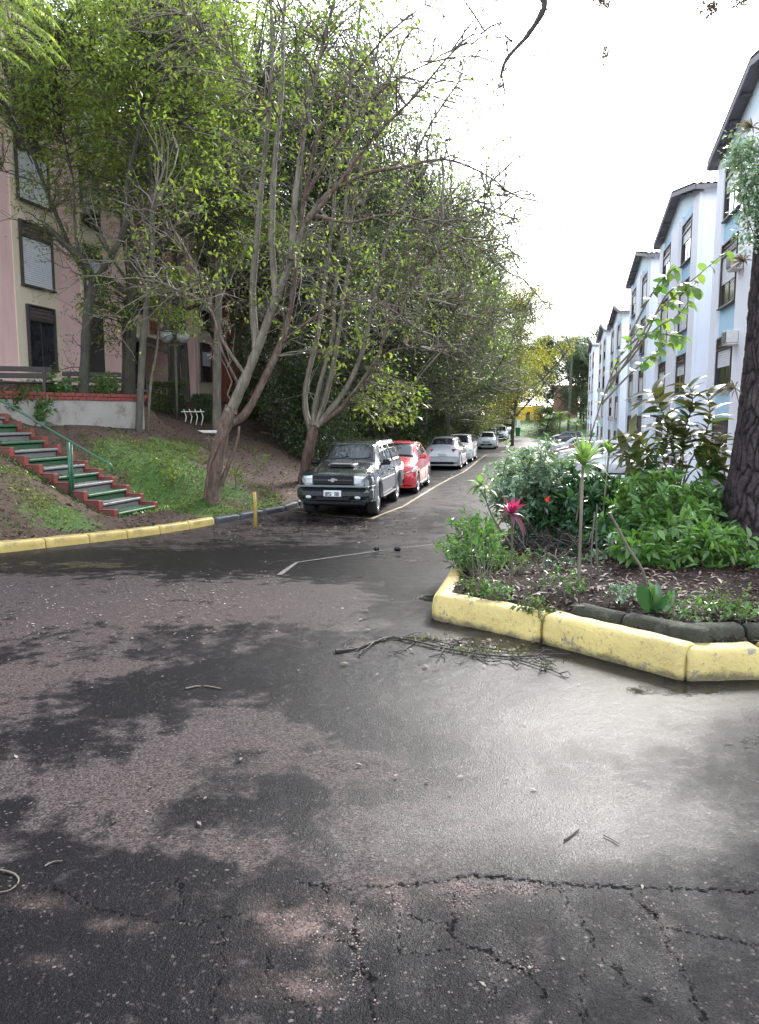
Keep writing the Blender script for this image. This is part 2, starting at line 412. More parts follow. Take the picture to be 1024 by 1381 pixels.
# --- walls
def stucco(name, c, streak=.25, scale=.6, rough=.8):
    q = N(name); P = q.coord(False); mp = q.n('ShaderNodeMapping'); mp.inputs['Scale'].default_value = (1, 1, .12); q.l(P, mp.inputs[0])
    s_ = q.noise(scale*5, 5, .6, mp.outputs[0]); b = q.noise(scale, 5, .6, P); f = q.noise(40, 3, .6, P)
    cc = q.mix(q.math('MULTIPLY', q.ramp(s_, [(.5, 0), (.8, 1)]), streak), c, tuple(x*.45 for x in c))
    cc = q.mix(q.math('MULTIPLY', q.ramp(b, [(.35, 0), (.7, 1)]), .25), cc, tuple(x*.75 for x in c))
    return q.fin(q.pbr(cc, rough, 0, q.bump(f, .25, .01), .3))
M['w_white'] = stucco('wall_lilac_white', (.80, .81, .87), .12)
M['w_blue'] = stucco('wall_sky_blue', (.46, .70, .86), .12)
M['w_pale'] = stucco('wall_pale_blue', (.68, .80, .88), .12)
M['w_pink'] = stucco('wall_pink', (.80, .54, .52), .3)
M['w_cream'] = stucco('wall_cream', (.72, .62, .48), .3)
M['w_maroon'] = stucco('wall_maroon', (.26, .085, .075), .3)
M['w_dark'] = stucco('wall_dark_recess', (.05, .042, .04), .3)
M['w_yellow'] = stucco('wall_yellow', (.72, .46, .03), .3)
M['w_orange'] = stucco('wall_orange', (.65, .28, .06), .3)
M['roof'] = simple('fibre_cement_roof', (.20, .18, .18), .8, 0, .3, 1.5, .4, obj=False)
M['soffit'] = simple('soffit_board', (.17, .155, .17), .8, 0, .25, 3, .2, obj=False)
M['frame'] = simple('window_frame_brown', (.045, .034, .032), .5, 0, .2, 8)
M['louvre'] = simple('louvre_brown', (.10, .075, .07), .55, 0, .2, 8)
M['shutter'] = simple('shutter_white', (.68, .70, .74), .5, 0, .08, 3)
def glass(name, c=(.012, .015, .018), rough=.06):
    q = N(name); P = q.coord(True); n = q.noise(2.5, 3, .5, P)
    cc = q.mix(q.ramp(n, [(.4, 0), (.7, 1)]), c, tuple(x*2.2 for x in c))
    return q.fin(q.pbr(cc, rough, 0, None, .6))
M['pane'] = glass('window_pane', (.02, .022, .026), .08)
M['carglass'] = glass('car_glass', (.010, .013, .015), .03)
M['ac'] = simple('ac_casing', (.55, .55, .54), .5, 0, .15, 6)
M['ac_dark'] = simple('ac_grille', (.06, .06, .065), .6, 0, .2, 10)
# --- car paint
def carpaint(name, c, rough=.28, metal=.0):
    q = N(name); P = q.coord(True); n = q.noise(3.0, 6, .6, P); n2 = q.noise(200, 2, .5, P); sp = q.n('ShaderNodeSeparateXYZ'); q.l(P, sp.inputs[0])
    low = q.ramp(sp.outputs[2], [(.15, 1), (.6, 0)])
    d = q.math('MULTIPLY', q.math('MULTIPLY', q.ramp(n, [(.35, 0), (.75, 1)]), q.math('ADD', low, .18)), .45)
    cc = q.mix(d, c, (.16, .13, .10) if sum(c) > .3 else (.035, .03, .026)); rr = q.math('ADD', q.math('MULTIPLY', d, .6), rough)
    return q.fin(q.pbr(cc, rr, metal, None, .5, 1.0, Coat_Roughness=.05))
M['p_black'] = carpaint('paint_dark_green_black', (.010, .016, .018), .25, .0)
M['p_red'] = carpaint('paint_red', (.52, .014, .024))
M['p_silver'] = carpaint('paint_silver', (.46, .48, .51), .32, .35)
M['p_white'] = carpaint('paint_white', (.74, .75, .77))
M['p_pale'] = carpaint('paint_pale_silver', (.56, .61, .64), .3, .2)
M['p_navy'] = carpaint('paint_navy', (.012, .014, .03))
M['p_maroon'] = carpaint('paint_maroon', (.20, .03, .04))
M['p_aqua'] = carpaint('paint_pale_blue', (.25, .38, .42))
M['plastic'] = simple('black_plastic', (.006, .0065, .0075), .5, 0, .2, 12, spec=.2)
M['plastic_grey'] = simple('grey_cladding', (.12, .123, .128), .42, 0, .12, 12)
M['rubber'] = simple('tyre_rubber', (.017, .016, .016), .8, 0, .25, 14)
M['rim'] = simple('alloy_rim', (.48, .48, .49), .3, .8, .1, 9)
M['lamp_clear'] = simple('headlight_lens', (.58, .62, .64), .08, .25, .25, 22, coat=1.0)
M['lamp_red'] = simple('tail_light_red', (.42, .015, .02), .12, 0, .25, 20, coat=1.0)
M['chrome'] = simple('chrome', (.62, .62, .62), .15, 1.0, .05, 9)
M['plate'] = simple('plate_grey', (.52, .53, .54), .5, 0, .06, 20)
M['ink'] = simple('plate_ink', (.03, .03, .03), .6, 0, .05, 20)
M['seatlight'] = simple('sunshade_blue', (.10, .26, .48), .4, 0, .5, 9)
# --- plants
M['bark_red'] = barkmat('bark_red_brown', (.022, .013, .010), (.115, .060, .042), (.19, .14, .11), 5)
M['bark_pale'] = barkmat('bark_pale_grey', (.06, .05, .038), (.21, .18, .14), (.14, .13, .095), 3)
M['bark_dark'] = barkmat('bark_dark', (.012, .010, .008), (.055, .045, .032), (.05, .055, .03), 4)
M['bark_grey'] = barkmat('bark_grey', (.035, .032, .026), (.13, .115, .09), (.09, .095, .06), 4)
M['stem_green'] = barkmat('stem_tan', (.04, .034, .022), (.12, .10, .065), (.07, .085, .035), 14)
M['l_bright'] = leafmat('leaf_bright', (.09, .135, .032), (.20, .265, .065), (.34, .39, .10), trans=.58)
M['l_mid'] = leafmat('leaf_mid', (.042, .075, .026), (.11, .155, .05), (.20, .25, .08), trans=.48)
M['l_dark'] = leafmat('leaf_dark', (.026, .05, .022), (.065, .10, .04), (.12, .16, .065), trans=.38)
M['l_olive'] = leafmat('leaf_olive_grey', (.06, .085, .045), (.135, .165, .085), (.21, .24, .12), trans=.42)
M['l_yellow'] = leafmat('leaf_yellow', (.13, .17, .025), (.42, .37, .04), (.70, .57, .05), trans=.4)
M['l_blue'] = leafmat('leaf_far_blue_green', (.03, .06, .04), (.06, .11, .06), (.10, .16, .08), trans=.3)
M['l_palm'] = leafmat('leaf_palm', (.04, .07, .035), (.09, .13, .06), trans=.3)
M['l_vari'] = leafmat('leaf_glossy_silver_green', (.10, .17, .10), (.26, .36, .26), (.50, .58, .48), rough=.3, trans=.25, spec=.6)
M['l_gloss'] = leafmat('leaf_glossy_green', (.05, .12, .03), (.12, .24, .06), (.22, .36, .11), rough=.28, trans=.38, spec=.6)
M['l_deep'] = leafmat('leaf_deep_glossy', (.02, .06, .026), (.05, .12, .045), (.11, .20, .08), rough=.25, trans=.2, spec=.6)
M['l_lime'] = leafmat('leaf_lime', (.10, .18, .06), (.19, .29, .10), rough=.35, trans=.5)
M['l_bronze'] = leafmat('leaf_bronze', (.05, .06, .025), (.10, .10, .04), (.26, .11, .03), rough=.3, trans=.35)
M['l_pink'] = leafmat('leaf_pink_cordyline', (.16, .012, .06), (.50, .04, .20), rough=.35, trans=.4)
M['l_dpink'] = leafmat('leaf_dark_purple', (.06, .02, .04), (.14, .05, .08), rough=.35, trans=.3)
M['flower'] = leafmat('flower_red', (.6, .03, .02), (.8, .08, .05), trans=.2)
M['litter'] = leafmat('dead_leaf', (.03, .017, .011), (.10, .06, .036), (.25, .17, .11), rough=.6, trans=.1)
M['litter_red'] = leafmat('dead_leaf_red', (.022, .008, .006), (.06, .02, .014), (.13, .055, .038), rough=.6, trans=.1)
M['petal'] = leafmat('pale_fallen_petal', (.08, .06, .052), (.20, .165, .15), (.34, .30, .28), rough=.6, trans=.1)
M['moss'] = leafmat('moss', (.05, .06, .02), (.13, .14, .06), trans=.2)
M['tilland'] = leafmat('epiphyte', (.10, .07, .06), (.20, .17, .13), trans=.2)
def pinebark():
    q = N('pine_bark_plates'); pl = q.attr('plate'); P = q.coord(False); n = q.noise(30, 5, .65, P); n2 = q.noise(6, 4, .6, P)
    top = q.mix(q.ramp(n, [(.3, 0), (.7, 1)]), (.010, .007, .0075), (.055, .040, .043)); top = q.mix(q.ramp(n2, [(.55, 0), (.75, .5)]), top, (.10, .085, .08))
    c = q.mix(pl, (.004, .003, .003), top)
    return q.fin(q.pbr(c, .85, 0, q.bump(n, .7, .015), .3))
M['pine'] = pinebark()
M['globe'] = simple('lamp_globe_clear', (.26, .27, .26), .12, 0, .1, 5, coat=.5)
M['darkwood'] = simple('bench_wood_dark', (.016, .011, .010), .6, 0, .3, 8)
M['white_iron'] = simple('white_iron', (.62, .62, .60), .5, 0, .15, 8)
M['bin_green'] = simple('bin_green', (.01, .09, .045), .45, 0, .15, 6)
M['twig'] = simple('dead_twig', (.022, .017, .014), .75, 0, .3, 20, obj=False)
M['twig_pale'] = simple('dead_twig_pale', (.10, .082, .062), .75, 0, .3, 20, obj=False)
# ---------------------------------------------------------------- terrain details
HZ[4:8] = [1.6, 1.98, 2.45, 3.05]
SU = np.array((-.964, .267)); SW = np.array((.267, .964)); S0 = np.array((-5.33, 15.3)); SWID = 1.6; RISE, RUN = .175, .345; NST = 13
SZ0 = float(zroad(-5.3, 15.3))+.13
WP0 = np.array((-8.98, 18.2)); WP1 = np.array((-6.7, 21.8)); wdv = WP1-WP0; WL = np.linalg.norm(wdv); wdv = wdv/WL; wnv = np.array((-wdv[1], wdv[0]))
_zl0 = zland
def zland(x, y):
    x = np.asarray(x, float); y = np.asarray(y, float)
    z = _zl0(x, y)
    # platform behind the retaining wall
    p = (x-WP0[0])*wdv[0]+(y-WP0[1])*wdv[1]; q = (x-WP0[0])*wnv[0]+(y-WP0[1])*wnv[1]
    k = sst(.08, .30, q)*(1-sst(WL, WL+1.6, p))
    z = np.where(q > .08, z*(1-k)+np.maximum(z, 1.98)*k, z)
    z = np.where((q > .0) & (q < 4.5) & (p < WL+1), np.minimum(z, 2.05+.0*p), z)
    # the stair cut
    a = (x-S0[0])*SU[0]+(y-S0[1])*SU[1]; b = (x-S0[0])*SW[0]+(y-S0[1])*SW[1]
    line = SZ0+np.clip(a, 0, 4.5)*RISE/RUN
    side = np.where(b < 0, -b, np.maximum(b-SWID, 0))
    kk = (1-sst(.15, 1.3, side))*sst(-1.2, .2, a)*(1-sst(4.3, 5, a))
    z = z*(1-kk)+(line+.02)*kk
    ins = (b > .04) & (b < SWID-.04) & (a > -.05) & (a < 4.45)
    return np.where(ins, line-.22, z)
def tz(x, y): return float(zland(x, y))

def blobs(lst, X, Y):
    out = np.zeros_like(X)
    for (px, py, rx, ry, v) in lst:
        c = hit(px, py); l = hit(px-rx, py); r = hit(px+rx, py); u = hit(px, max(py-ry, 600)); d = hit(px, min(py+ry, 1700))
        ax = max((r[0]-l[0])/2, .03); ay = max((u[1]-d[1])/2, .03)
        cy = (u[1]+d[1])/2; cx = c[0]+(cy-c[1])*c[0]/c[1]
        out += v*np.exp(-(((X-cx-(Y-cy)*c[0]/c[1])/ax)**2+((Y-cy)/ay)**2)**1.2*.8)
    return out
WET = [(350,905,150,38,.9),(250,925,70,25,.5),(160,945,60,22,.7),(60,1000,70,30,.6),(60,850,90,16,.3),(250,855,130,16,.45),(270,1092,55,26,.85),(395,1100,45,60,.8),(380,1075,50,20,.5),
       (110,1190,140,48,.85),(500,1070,70,30,.5),(555,1000,45,25,.55),(460,1000,35,16,.6),(440,962,35,14,.5),(540,970,60,12,.6),(120,1300,400,100,.8),(700,1300,400,90,.9),(60,760,220,18,.8),
       (330,755,220,18,.8),(520,760,130,20,.6),(555,810,60,30,.8),(640,900,170,40,.8),(850,1000,170,110,.75),(980,960,90,60,.8),(700,1130,80,40,.35),(1000,1150,90,60,.7),(230,1170,80,20,.5),
       (500,760,90,8,.4),(600,1040,45,40,.5),(930,1120,60,60,.6),(20,1095,40,14,.6),(340,1020,40,8,.5),(50,1130,40,16,.4),(620,965,50,14,.5),(640,640,80,40,.5),(560,700,120,14,.4)]
DRY = [(120,810,210,40,.75),(400,808,100,22,.9),(480,1120,170,35,.5),(330,990,120,32,.5),(160,1060,140,26,.6),(90,905,120,12,.4),(480,1035,90,28,.5),(300,875,60,12,.5),(620,1100,140,60,.35),(60,940,50,10,.4),(560,670,70,20,.5)]
SHN = [(760,1010,330,170,.55),(650,890,280,60,.3),(600,885,180,36,.4),(800,1000,170,130,.3),(700,930,170,40,.25),(560,760,120,22,.6),(520,850,70,10,.3),(650,1120,240,60,.25),(880,1120,120,40,.5),(980,930,80,30,.7),(680,650,60,40,.6),(250,870,90,12,.4),(700,1280,400,60,.1)]
PUD = [(640,868,120,14,.55),(925,930,110,12,.5),(575,812,40,14,.5),(640,925,120,14,.4),(540,752,70,10,.5),(90,762,150,8,.5),(480,885,40,12,.35),(780,1005,70,30,.3),(1000,1010,70,30,.4),(470,780,60,8,.4),(250,740,90,7,.5),(600,700,30,10,.3)]
BARE = [(410,1240,60,26,1.0),(375,1240,40,10,.6),(530,1212,22,18,.8),(615,1212,26,22,.8),(670,1197,60,8,1.1),(370,1330,50,20,.45),(430,1325,30,18,.5),(160,1247,35,8,.7),(60,1215,50,10,.4),(330,1300,24,18,.4),(60,1295,30,8,.2),(870,1215,16,14,.4),(905,1260,14,30,.4),(430,1260,30,24,.5),(560,1190,60,6,.5)]
def f_wet(X, Y): return np.clip(.40+.72*blobs(WET, X, Y)-.62*blobs(DRY, X, Y), -.35, 1.0)
def f_shine(X, Y): return np.clip(blobs(SHN, X, Y), 0, 1.1)
def f_pud(X, Y): return np.clip(.06+blobs(PUD, X, Y), 0, 1.1)
def f_bare(X, Y): return np.clip(blobs(BARE, X, Y), 0, 1.2)
def f_grain(X, Y): return np.clip(1.15-np.hypot(X, Y)/16, .12, 1)
CRK = [[(395,1188),(430,1193),(470,1197),(520,1194),(575,1190),(600,1186),(640,1180),(690,1184),(725,1189),(770,1193),(850,1196),(940,1199),(1030,1203)],
 [(527,1200),(530,1215),(538,1232),(537,1262),(545,1290)],[(538,1232),(560,1234),(580,1243),(612,1244)],
 [(615,1200),(610,1225),(610,1255),(620,1272),(650,1278),(662,1280),(672,1294),(700,1303),(722,1318),(735,1345)],
 [(472,1212),(475,1228),(480,1270),(484,1310),(503,1318),(500,1345),(503,1375)],[(545,1286),(580,1284),(612,1276)],
 [(757,1197),(770,1225),(790,1245),(805,1275),(818,1300)],[(850,1205),(875,1225),(895,1250),(900,1275),(920,1300),(935,1340),(950,1375)],
 [(790,1305),(783,1340),(795,1390)],[(352,1285),(360,1300),(362,1335)],[(375,1348),(400,1350),(425,1354)],[(440,1196),(440,1214)],
 [(0,1238),(60,1195),(130,1225),(200,1240),(260,1245),(330,1230)],[(296,1250),(300,1300),(285,1340),(290,1385)],[(665,1330),(655,1362)],
 [(360,1275),(400,1262),(440,1262),(478,1275)],[(235,1180),(245,1205),(240,1235)],[(900,1250),(960,1262),(1030,1275)],[(440,1316),(470,1312),(486,1310)],[(830,1300),(850,1330),(880,1350)]]
def crack_field(X, Y, wide=1.0):
    wx = X+.006*np.sin(Y*61+3*np.sin(X*23))+.003*np.sin(Y*290+X*210)+.006*np.sin(X*141+Y*97); wy = Y+.003*np.sin(X*270-Y*190)+.005*np.sin(X*53+2*np.sin(Y*31))+.005*np.sin(X*119-Y*131)
    best = np.full(X.shape, 9.)
    for i, c in enumerate(CRK):
        w_ = 1.25 if i in (0, 3, 4, 7) else .8
        P = [hit(*p) for p in c]
        for a, b in zip(P[:-1], P[1:]):
            dx, dy = b[0]-a[0], b[1]-a[1]; u = np.clip(((wx-a[0])*dx+(wy-a[1])*dy)/(dx*dx+dy*dy+1e-9), 0, 1)
            best = np.minimum(best, np.hypot(wx-a[0]-u*dx, wy-a[1]-u*dy)/w_)
    thick = .0013+.0026*(.5+.5*np.sin(X*17+Y*13))*(.5+.5*np.sin(X*43-Y*29))
    return np.clip(1.3-best/(thick*1.2), 0, 1)
def ridge_y(X):
    P = np.array([hit(*p)[:2] for p in [(-60,1235),(60,1200),(200,1205),(395,1190),(470,1197),(575,1190),(640,1180),(725,1189),(850,1196),(1030,1203)]])
    return np.interp(X, P[:, 0], P[:, 1])
NX0, NX1, NY0, NY1 = -1.7, 1.7, 1.6, 2.9
def z_near(X, Y):
    z = zroad(X, Y)+.0
    e = np.clip(np.minimum.reduce([X-NX0, NX1-X, Y-NY0, NY1-Y])/.2, 0, 1)
    step = -.005*sst(.02, -.01, Y-ridge_y(X))*np.clip(.4+.6*np.sin(X*2.1+.6), .0, 1)
    return z+e*(step-.006*crack_field(X, Y))
M_as = M['asphalt']
near = grid_mesh('road_near', np.linspace(NX0, NX1, 781), np.linspace(NY0, NY1, 301), z_near, M_as,
    attrs=dict(wet=f_wet, shine=f_shine, grain=lambda X, Y: X*0+1, crack=crack_field, bare=f_bare, puddle=f_pud))
xs = np.unique(np.concatenate([np.arange(-14, -12, .25), np.arange(-12, 9, .1), np.arange(9, 30, .5)]).round(3)); ys = np.unique(np.concatenate([np.arange(-3, 1.2, .3), np.arange(1.2, 24, .1), np.arange(24, 45, .25), np.arange(45, 116, .5)]).round(3))
xs = np.unique(np.concatenate([xs, [NX0, NX1]])); ys = np.unique(np.concatenate([ys, [NY0, NY1]]))
def road_keep(cx, cy):
    s, t = ST(cx, cy); d = seg_dist(cx, cy, KP)
    return (d < .07) & (s < 105+np.sin(t)*.3) & (t < 5.9) & ~((cx > NX0) & (cx < NX1) & (cy > NY0) & (cy < NY1)) & ~((s > 26) & (t > .2+.15*np.sin(s*.7)))
far = grid_mesh('road_far', xs, ys, lambda X, Y: zroad(X, Y), M_as, keep=road_keep,
    attrs=dict(wet=f_wet, shine=f_shine, grain=f_grain, crack=lambda X, Y: X*0, bare=lambda X, Y: X*0, puddle=f_pud))
tag(link('road', far), 'cracked wet asphalt road with dark damp patches', None, None, 'structure')
tag(link('road', near), 'broken asphalt edge with cracks and grit in the foreground', None, None, 'structure')
# pale parking yard on the right, lower than the street
ys2 = np.arange(24, 112, .5); xs2 = np.arange(0, 34, .4)
def lot_keep(cx, cy):
    s, t = ST(cx, cy); return (s > 25.8) & (s < 106.5) & (t > .0+.15*np.sin(s*.7)) & (t < 9)
tag(link('parking_yard', grid_mesh('parking_yard', xs2, ys2, lambda X, Y: zroad(X, Y)+.012, M['lot'], keep=lot_keep)), 'pale bright paved parking yard before the blue buildings', None, None, 'structure')
# terrain
gx = np.unique(np.concatenate([np.arange(-90, -22, 3.), np.arange(-22, -1, .22), np.arange(-1, 14, .6), np.arange(14, 110, 4.)]).round(3))
gy = np.unique(np.concatenate([np.arange(-20, 8, 1.), np.arange(8, 34, .22), np.arange(34, 60, .7), np.arange(60, 260, 2.5)]).round(3))
GRB = [(80,690,120,20,.7),(230,600,70,20,.6),(240,640,60,25,.9),(250,680,90,14,1.0),(360,680,50,14,.5),(150,600,60,14,.5),(40,640,60,25,.5),(100,720,100,5,.4),(330,640,30,20,.3),(430,690,60,10,.4)]
def f_grass(X, Y):
    s, t = ST(X, Y); out = np.full(X.shape, .08)
    for (px, py, rx, ry, v) in GRB:
        c = hit(px, py, zland, 8); l = hit(px-rx, py, zland, 8); u = hit(px, py-ry, zland, 8)
        ax = max(c[0]-l[0], .4); ay = max(abs(u[1]-c[1]), .5); out += v*np.exp(-((X-c[0])/ax)**2-((Y-c[1])/ay)**2)
    return np.clip(out+.95*sst(101, 106, s)*sst(-30, -12, t), 0, 1.1)
tag(link('ground', grid_mesh('ground', gx, gy, zland, M['ground'], attrs=dict(grass=f_grass))), 'earth bank, verge and far lawn', None, None, 'structure')

# ---------------------------------------------------------------- kerbs
def kerb_stone(name, p0, p1, z0, z1, wid, h, mat, parent, side=1, seed=0, res=.04):
    """a cast kerb stone with worn, uneven arrises; p0->p1 is its road-side foot line, body on side*left"""
    p0 = np.array(p0); p1 = np.array(p1); L = np.linalg.norm(p1-p0); u = (p1-p0)/L; n = np.array((-u[1], u[0]))*side
    nl = max(3, int(L/res)); prof = [(0, -.12), (0, 0), (.004, h*.5), (.012, h*.86), (.028, h*.96), (.055, h), (wid*.5, h+.004), (wid-.03, h), (wid, h-.03), (wid, -.12)]
    V = []; F = []; r = random.Random(seed)
    for i in range(nl+1):
        a = i/nl; e = min(a, 1-a)*L; round_ = .014*max(0, 1-e/.035)**2
        for j, (d, z) in enumerate(prof):
            q = Vector((a*L*3+seed*7.3, d*14, z*14)); k = mnoise.noise(q)*.014+mnoise.noise(q*3)*.007-.018*max(0, mnoise.noise(q*.8+Vector((9, 3, 1)))-.28)
            dd = d+(k if j < 5 else 0)+(round_ if j < 5 else 0); zz = z+(k*.7 if 2 <= j <= 8 else 0)-(round_ if 3 <= j <= 8 else 0)
            c = p0+u*(a*L)+n*dd; V.append((c[0]-p0[0], c[1]-p0[1], zz+(z1-z0)*a))
    m = len(prof)
    for i in range(nl):
        for j in range(m-1): 
            q = (i*m+j, (i+1)*m+j, (i+1)*m+j+1, i*m+j+1); F.append(q if side > 0 else q[::-1])
    F.append(tuple(range(m))[::-1]); F.append(tuple(nl*m+j for j in range(m)))
    me = bpy.data.meshes.new(name); me.from_pydata(V, [], F); me.materials.append(mat)
    me.polygons.foreach_set('use_smooth', [True]*(len(F)-2)+[False]*2); fix_normals(me)
    return link(name, me, parent, (p0[0], p0[1], z0))
kl_ = empty('kerb'); tag(kl_, 'yellow kerb along the left verge turning blue grey', kind='structure')
c0 = np.array(KB[:2])
for i in range(-9, 6):
    a = c0+kd*(i*.98*-1-.98)*1.0 if i >= 0 else c0-kd*0
i_list = [c0-kd*(k+1)*.98 for k in range(9)]
for k, p in enumerate(i_list):
    p1 = p+kd*.965; kerb_stone('kerb_stone', p, p1, float(zroad(*p)), float(zroad(*p1)), .2, .15, M['kerb_yellow'], kl_, 1, k+3)
PP = [c0, np.array(KC), np.array(W(24, -6.0)), np.array(W(40, -6))]
cnt = 0
for a, b in zip(PP[:-1], PP[1:]):
    L = np.linalg.norm(b-a); nst = max(1, round(L/1.0)); u = (b-a)/nst
    for k in range(nst):
        p, p1 = a+u*k, a+u*(k+.985); cnt += 1
        kerb_stone('kerb_stone', p, p1, float(zroad(*p)), float(zroad(*p1)), .2, .13, M['kerb_grey'], kl_, 1, 40+cnt, .12)
# island kerb
IP = [hit(582, 835)[:2], hit(729, 867)[:2], hit(922, 919)[:2], hit(1032, 917)[:2], hit(1180, 918)[:2]]
kr_ = empty('kerb'); tag(kr_, 'thick yellow kerb round the planted island', kind='structure')
for k, (a, b) in enumerate(zip(IP[:-1], IP[1:])):
    a = np.array(a); b = np.array(b); u = (b-a)/np.linalg.norm(b-a); gap = .012 if k != 2 else .03
    kerb_stone('kerb_stone', a+u*gap, b-u*.008, float(zroad(*a)), float(zroad(*b)), .18, .205-(.012 if k == 2 else 0)+(.008 if k == 1 else 0), M['kerb_near'], kr_, 1, 70+k, .025)
IB = np.array(hit(606, 792)[:2]); a0 = np.array(IP[0]); ub = IB-a0; ub /= np.linalg.norm(ub); nb = np.array((ub[1], -ub[0]))
kerb_stone('kerb_stone', a0+ub*.02+nb*.0, IB, float(zroad(*a0)), float(zroad(*IB)), .17, .19, M['kerb_near'], kr_, -1, 75, .025)
# old dark edging stones behind the kerb
def edge_block(p0, p1, zt, wid, h, mat, seed, parent):
    p0 = np.array(p0); p1 = np.array(p1)
    return kerb_stone('edging_stone', p0, p1, zt-h, zt-h, wid, h, mat, parent, 1, seed, .03)
ed = empty('kerb'); tag(ed, 'old mossy stone edging behind the yellow kerb', kind='structure')
def off(a, b, d):
    a = np.array(a); b = np.array(b); u = (b-a)/np.linalg.norm(b-a); n = np.array((-u[1], u[0])); return a+n*d, b+n*d
q0, q1 = off(IP[1], IP[2], .20); uu = (q1-q0)
for k, (f0, f1, zt) in enumerate([(.10, .46, .265), (.475, 1.0, .285)]): edge_block(q0+uu*f0, q0+uu*f1, float(zroad(*q0))+zt-.01*k, .15, .3, M['moss_stone'], 90+k, ed)
q2, q3 = off(IP[2], IP[3], .22); edge_block(q2+(q3-q2)*.05, q3, float(zroad(*q2))+.265, .16, .3, M['moss_stone'], 93, ed)
q2, q3 = off(IP[3], IP[4], .22); edge_block(q2, q3, float(zroad(*q2))+.265, .16, .3, M['moss_stone'], 94, ed)
b0 = np.array(hit(612, 800)[:2])+np.array((.16, .05)); b1 = b0+np.array((.12, .62)); edge_block(b1, b0, float(zroad(*b0))+.25, .2, .3, M['moss_stone'], 95, ed)
# planted bed
BED = [np.array(IP[0])+(.1, .12), np.array(IB)+(.1, 0), b1+(0, .6), np.array(hit(655, 742)[:2]), np.array(hit(760, 715)[:2]), (6.2, 12.5), (9, 12), (9, 6.3), np.array(IP[4])+(0, .1), np.array(IP[3])+(0, .1), np.array(IP[2])+(-.02, .15), np.array(IP[1])+(0, .12)]
BED = [(float(p[0]), float(p[1])) for p in BED]
def in_poly(x, y, poly):
    x = np.asarray(x); y = np.asarray(y); r = np.zeros(x.shape, bool); n = len(poly)
    for i in range(n):
        x1, y1 = poly[i]; x2, y2 = poly[(i+1) % n]
        c = ((y1 > y) != (y2 > y)) & (x < (x2-x1)*(y-y1)/(y2-y1+1e-12)+x1); r ^= c
    return r
def poly_edge(x, y, poly):
    b = np.full(np.shape(x), 9.)
    for i in range(len(poly)):
        a = poly[i]; c = poly[(i+1) % len(poly)]; dx, dy = c[0]-a[0], c[1]-a[1]
        u = np.clip(((x-a[0])*dx+(y-a[1])*dy)/(dx*dx+dy*dy+1e-9), 0, 1); b = np.minimum(b, np.hypot(x-a[0]-u*dx, y-a[1]-u*dy))
    return b
def zbed(X, Y):
    e = poly_edge(X, Y, BED); ins = in_poly(X, Y, BED)
    s = np.where(ins, e, -e)
    return zroad(X, Y)+np.interp(s, [-.1, 0, .3, 1.5, 3], [.05, .16, .235, .30, .34])+.012*np.sin(X*9+np.sin(Y*7)*2)*np.sin(Y*8)+.006*np.sin(X*31)*np.sin(Y*27)
bx = np.arange(.3, 9.2, .06); by = np.arange(5.0, 13.2, .06)
tag(link('flower_bed_soil', grid_mesh('flower_bed_soil', bx, by, zbed, M['soil'], keep=lambda x, y: in_poly(x, y, BED))), 'dark soil of the planted island', None, None, 'structure')
def tb(x, y): return float(zbed(np.array(x), np.array(y)))

# road paint and joints
def strip(name, pts, wid, mat, dz=.006, zf=zroad, step=.3):
    V = []; F = []; P = []
    for a, b in zip(pts[:-1], pts[1:]):
        a = np.array(a[:2]); b = np.array(b[:2]); n = max(1, int(np.linalg.norm(b-a)/step))
        for k in range(n): P.append(a+(b-a)*k/n)
    P.append(np.array(pts[-1][:2])); P = np.array(P); T = np.gradient(P, axis=0); T /= np.linalg.norm(T, axis=1, keepdims=True); Nn = np.stack([-T[:, 1], T[:, 0]], 1)
    for i, p in enumerate(P):
        w_ = wid*(1+.25*math.sin(i*1.7)*math.sin(i*.63))/2
        for k in (-1, 1):
            q = p+Nn[i]*k*w_; V.append((q[0], q[1], float(zf(q[0], q[1]))+dz))
    F = [(2*i, 2*i+1, 2*i+3, 2*i+2) for i in range(len(P)-1)]
    me = bpy.data.meshes.new(name); me.from_pydata(V, [], F); me.materials.append(mat); fix_normals(me)
    if me.polygons[0].normal.z < 0: me.flip_normals()
    return tag(link(name, me), None, None, None, 'structure')
tag(strip('road_marking', [hit(500, 700), hit(545, 683), hit(600, 650), hit(658, 613)], .085, M['yline'], .008), 'faded yellow line marking off the parked cars')
strip('road_marking', [hit(400, 690), hit(455, 697), hit(505, 700)], .06, M['yline'], .008)
strip('road_joint', [hit(376, 776), hit(400, 759), hit(470, 749), hit(530, 741), hit(600, 733)], .055, M['wline'], .007)

# ---------------------------------------------------------------- stair
st = empty('outdoor_stairs', (S0[0], S0[1], SZ0), 0, 'concrete steps painted green and grey with red stepped sides climbing the bank', 'stairs')
srz = math.atan2(SU[1], SU[0]); st.rotation_euler = (0, 0, srz)      # local x climbs, local y: +90deg of SU
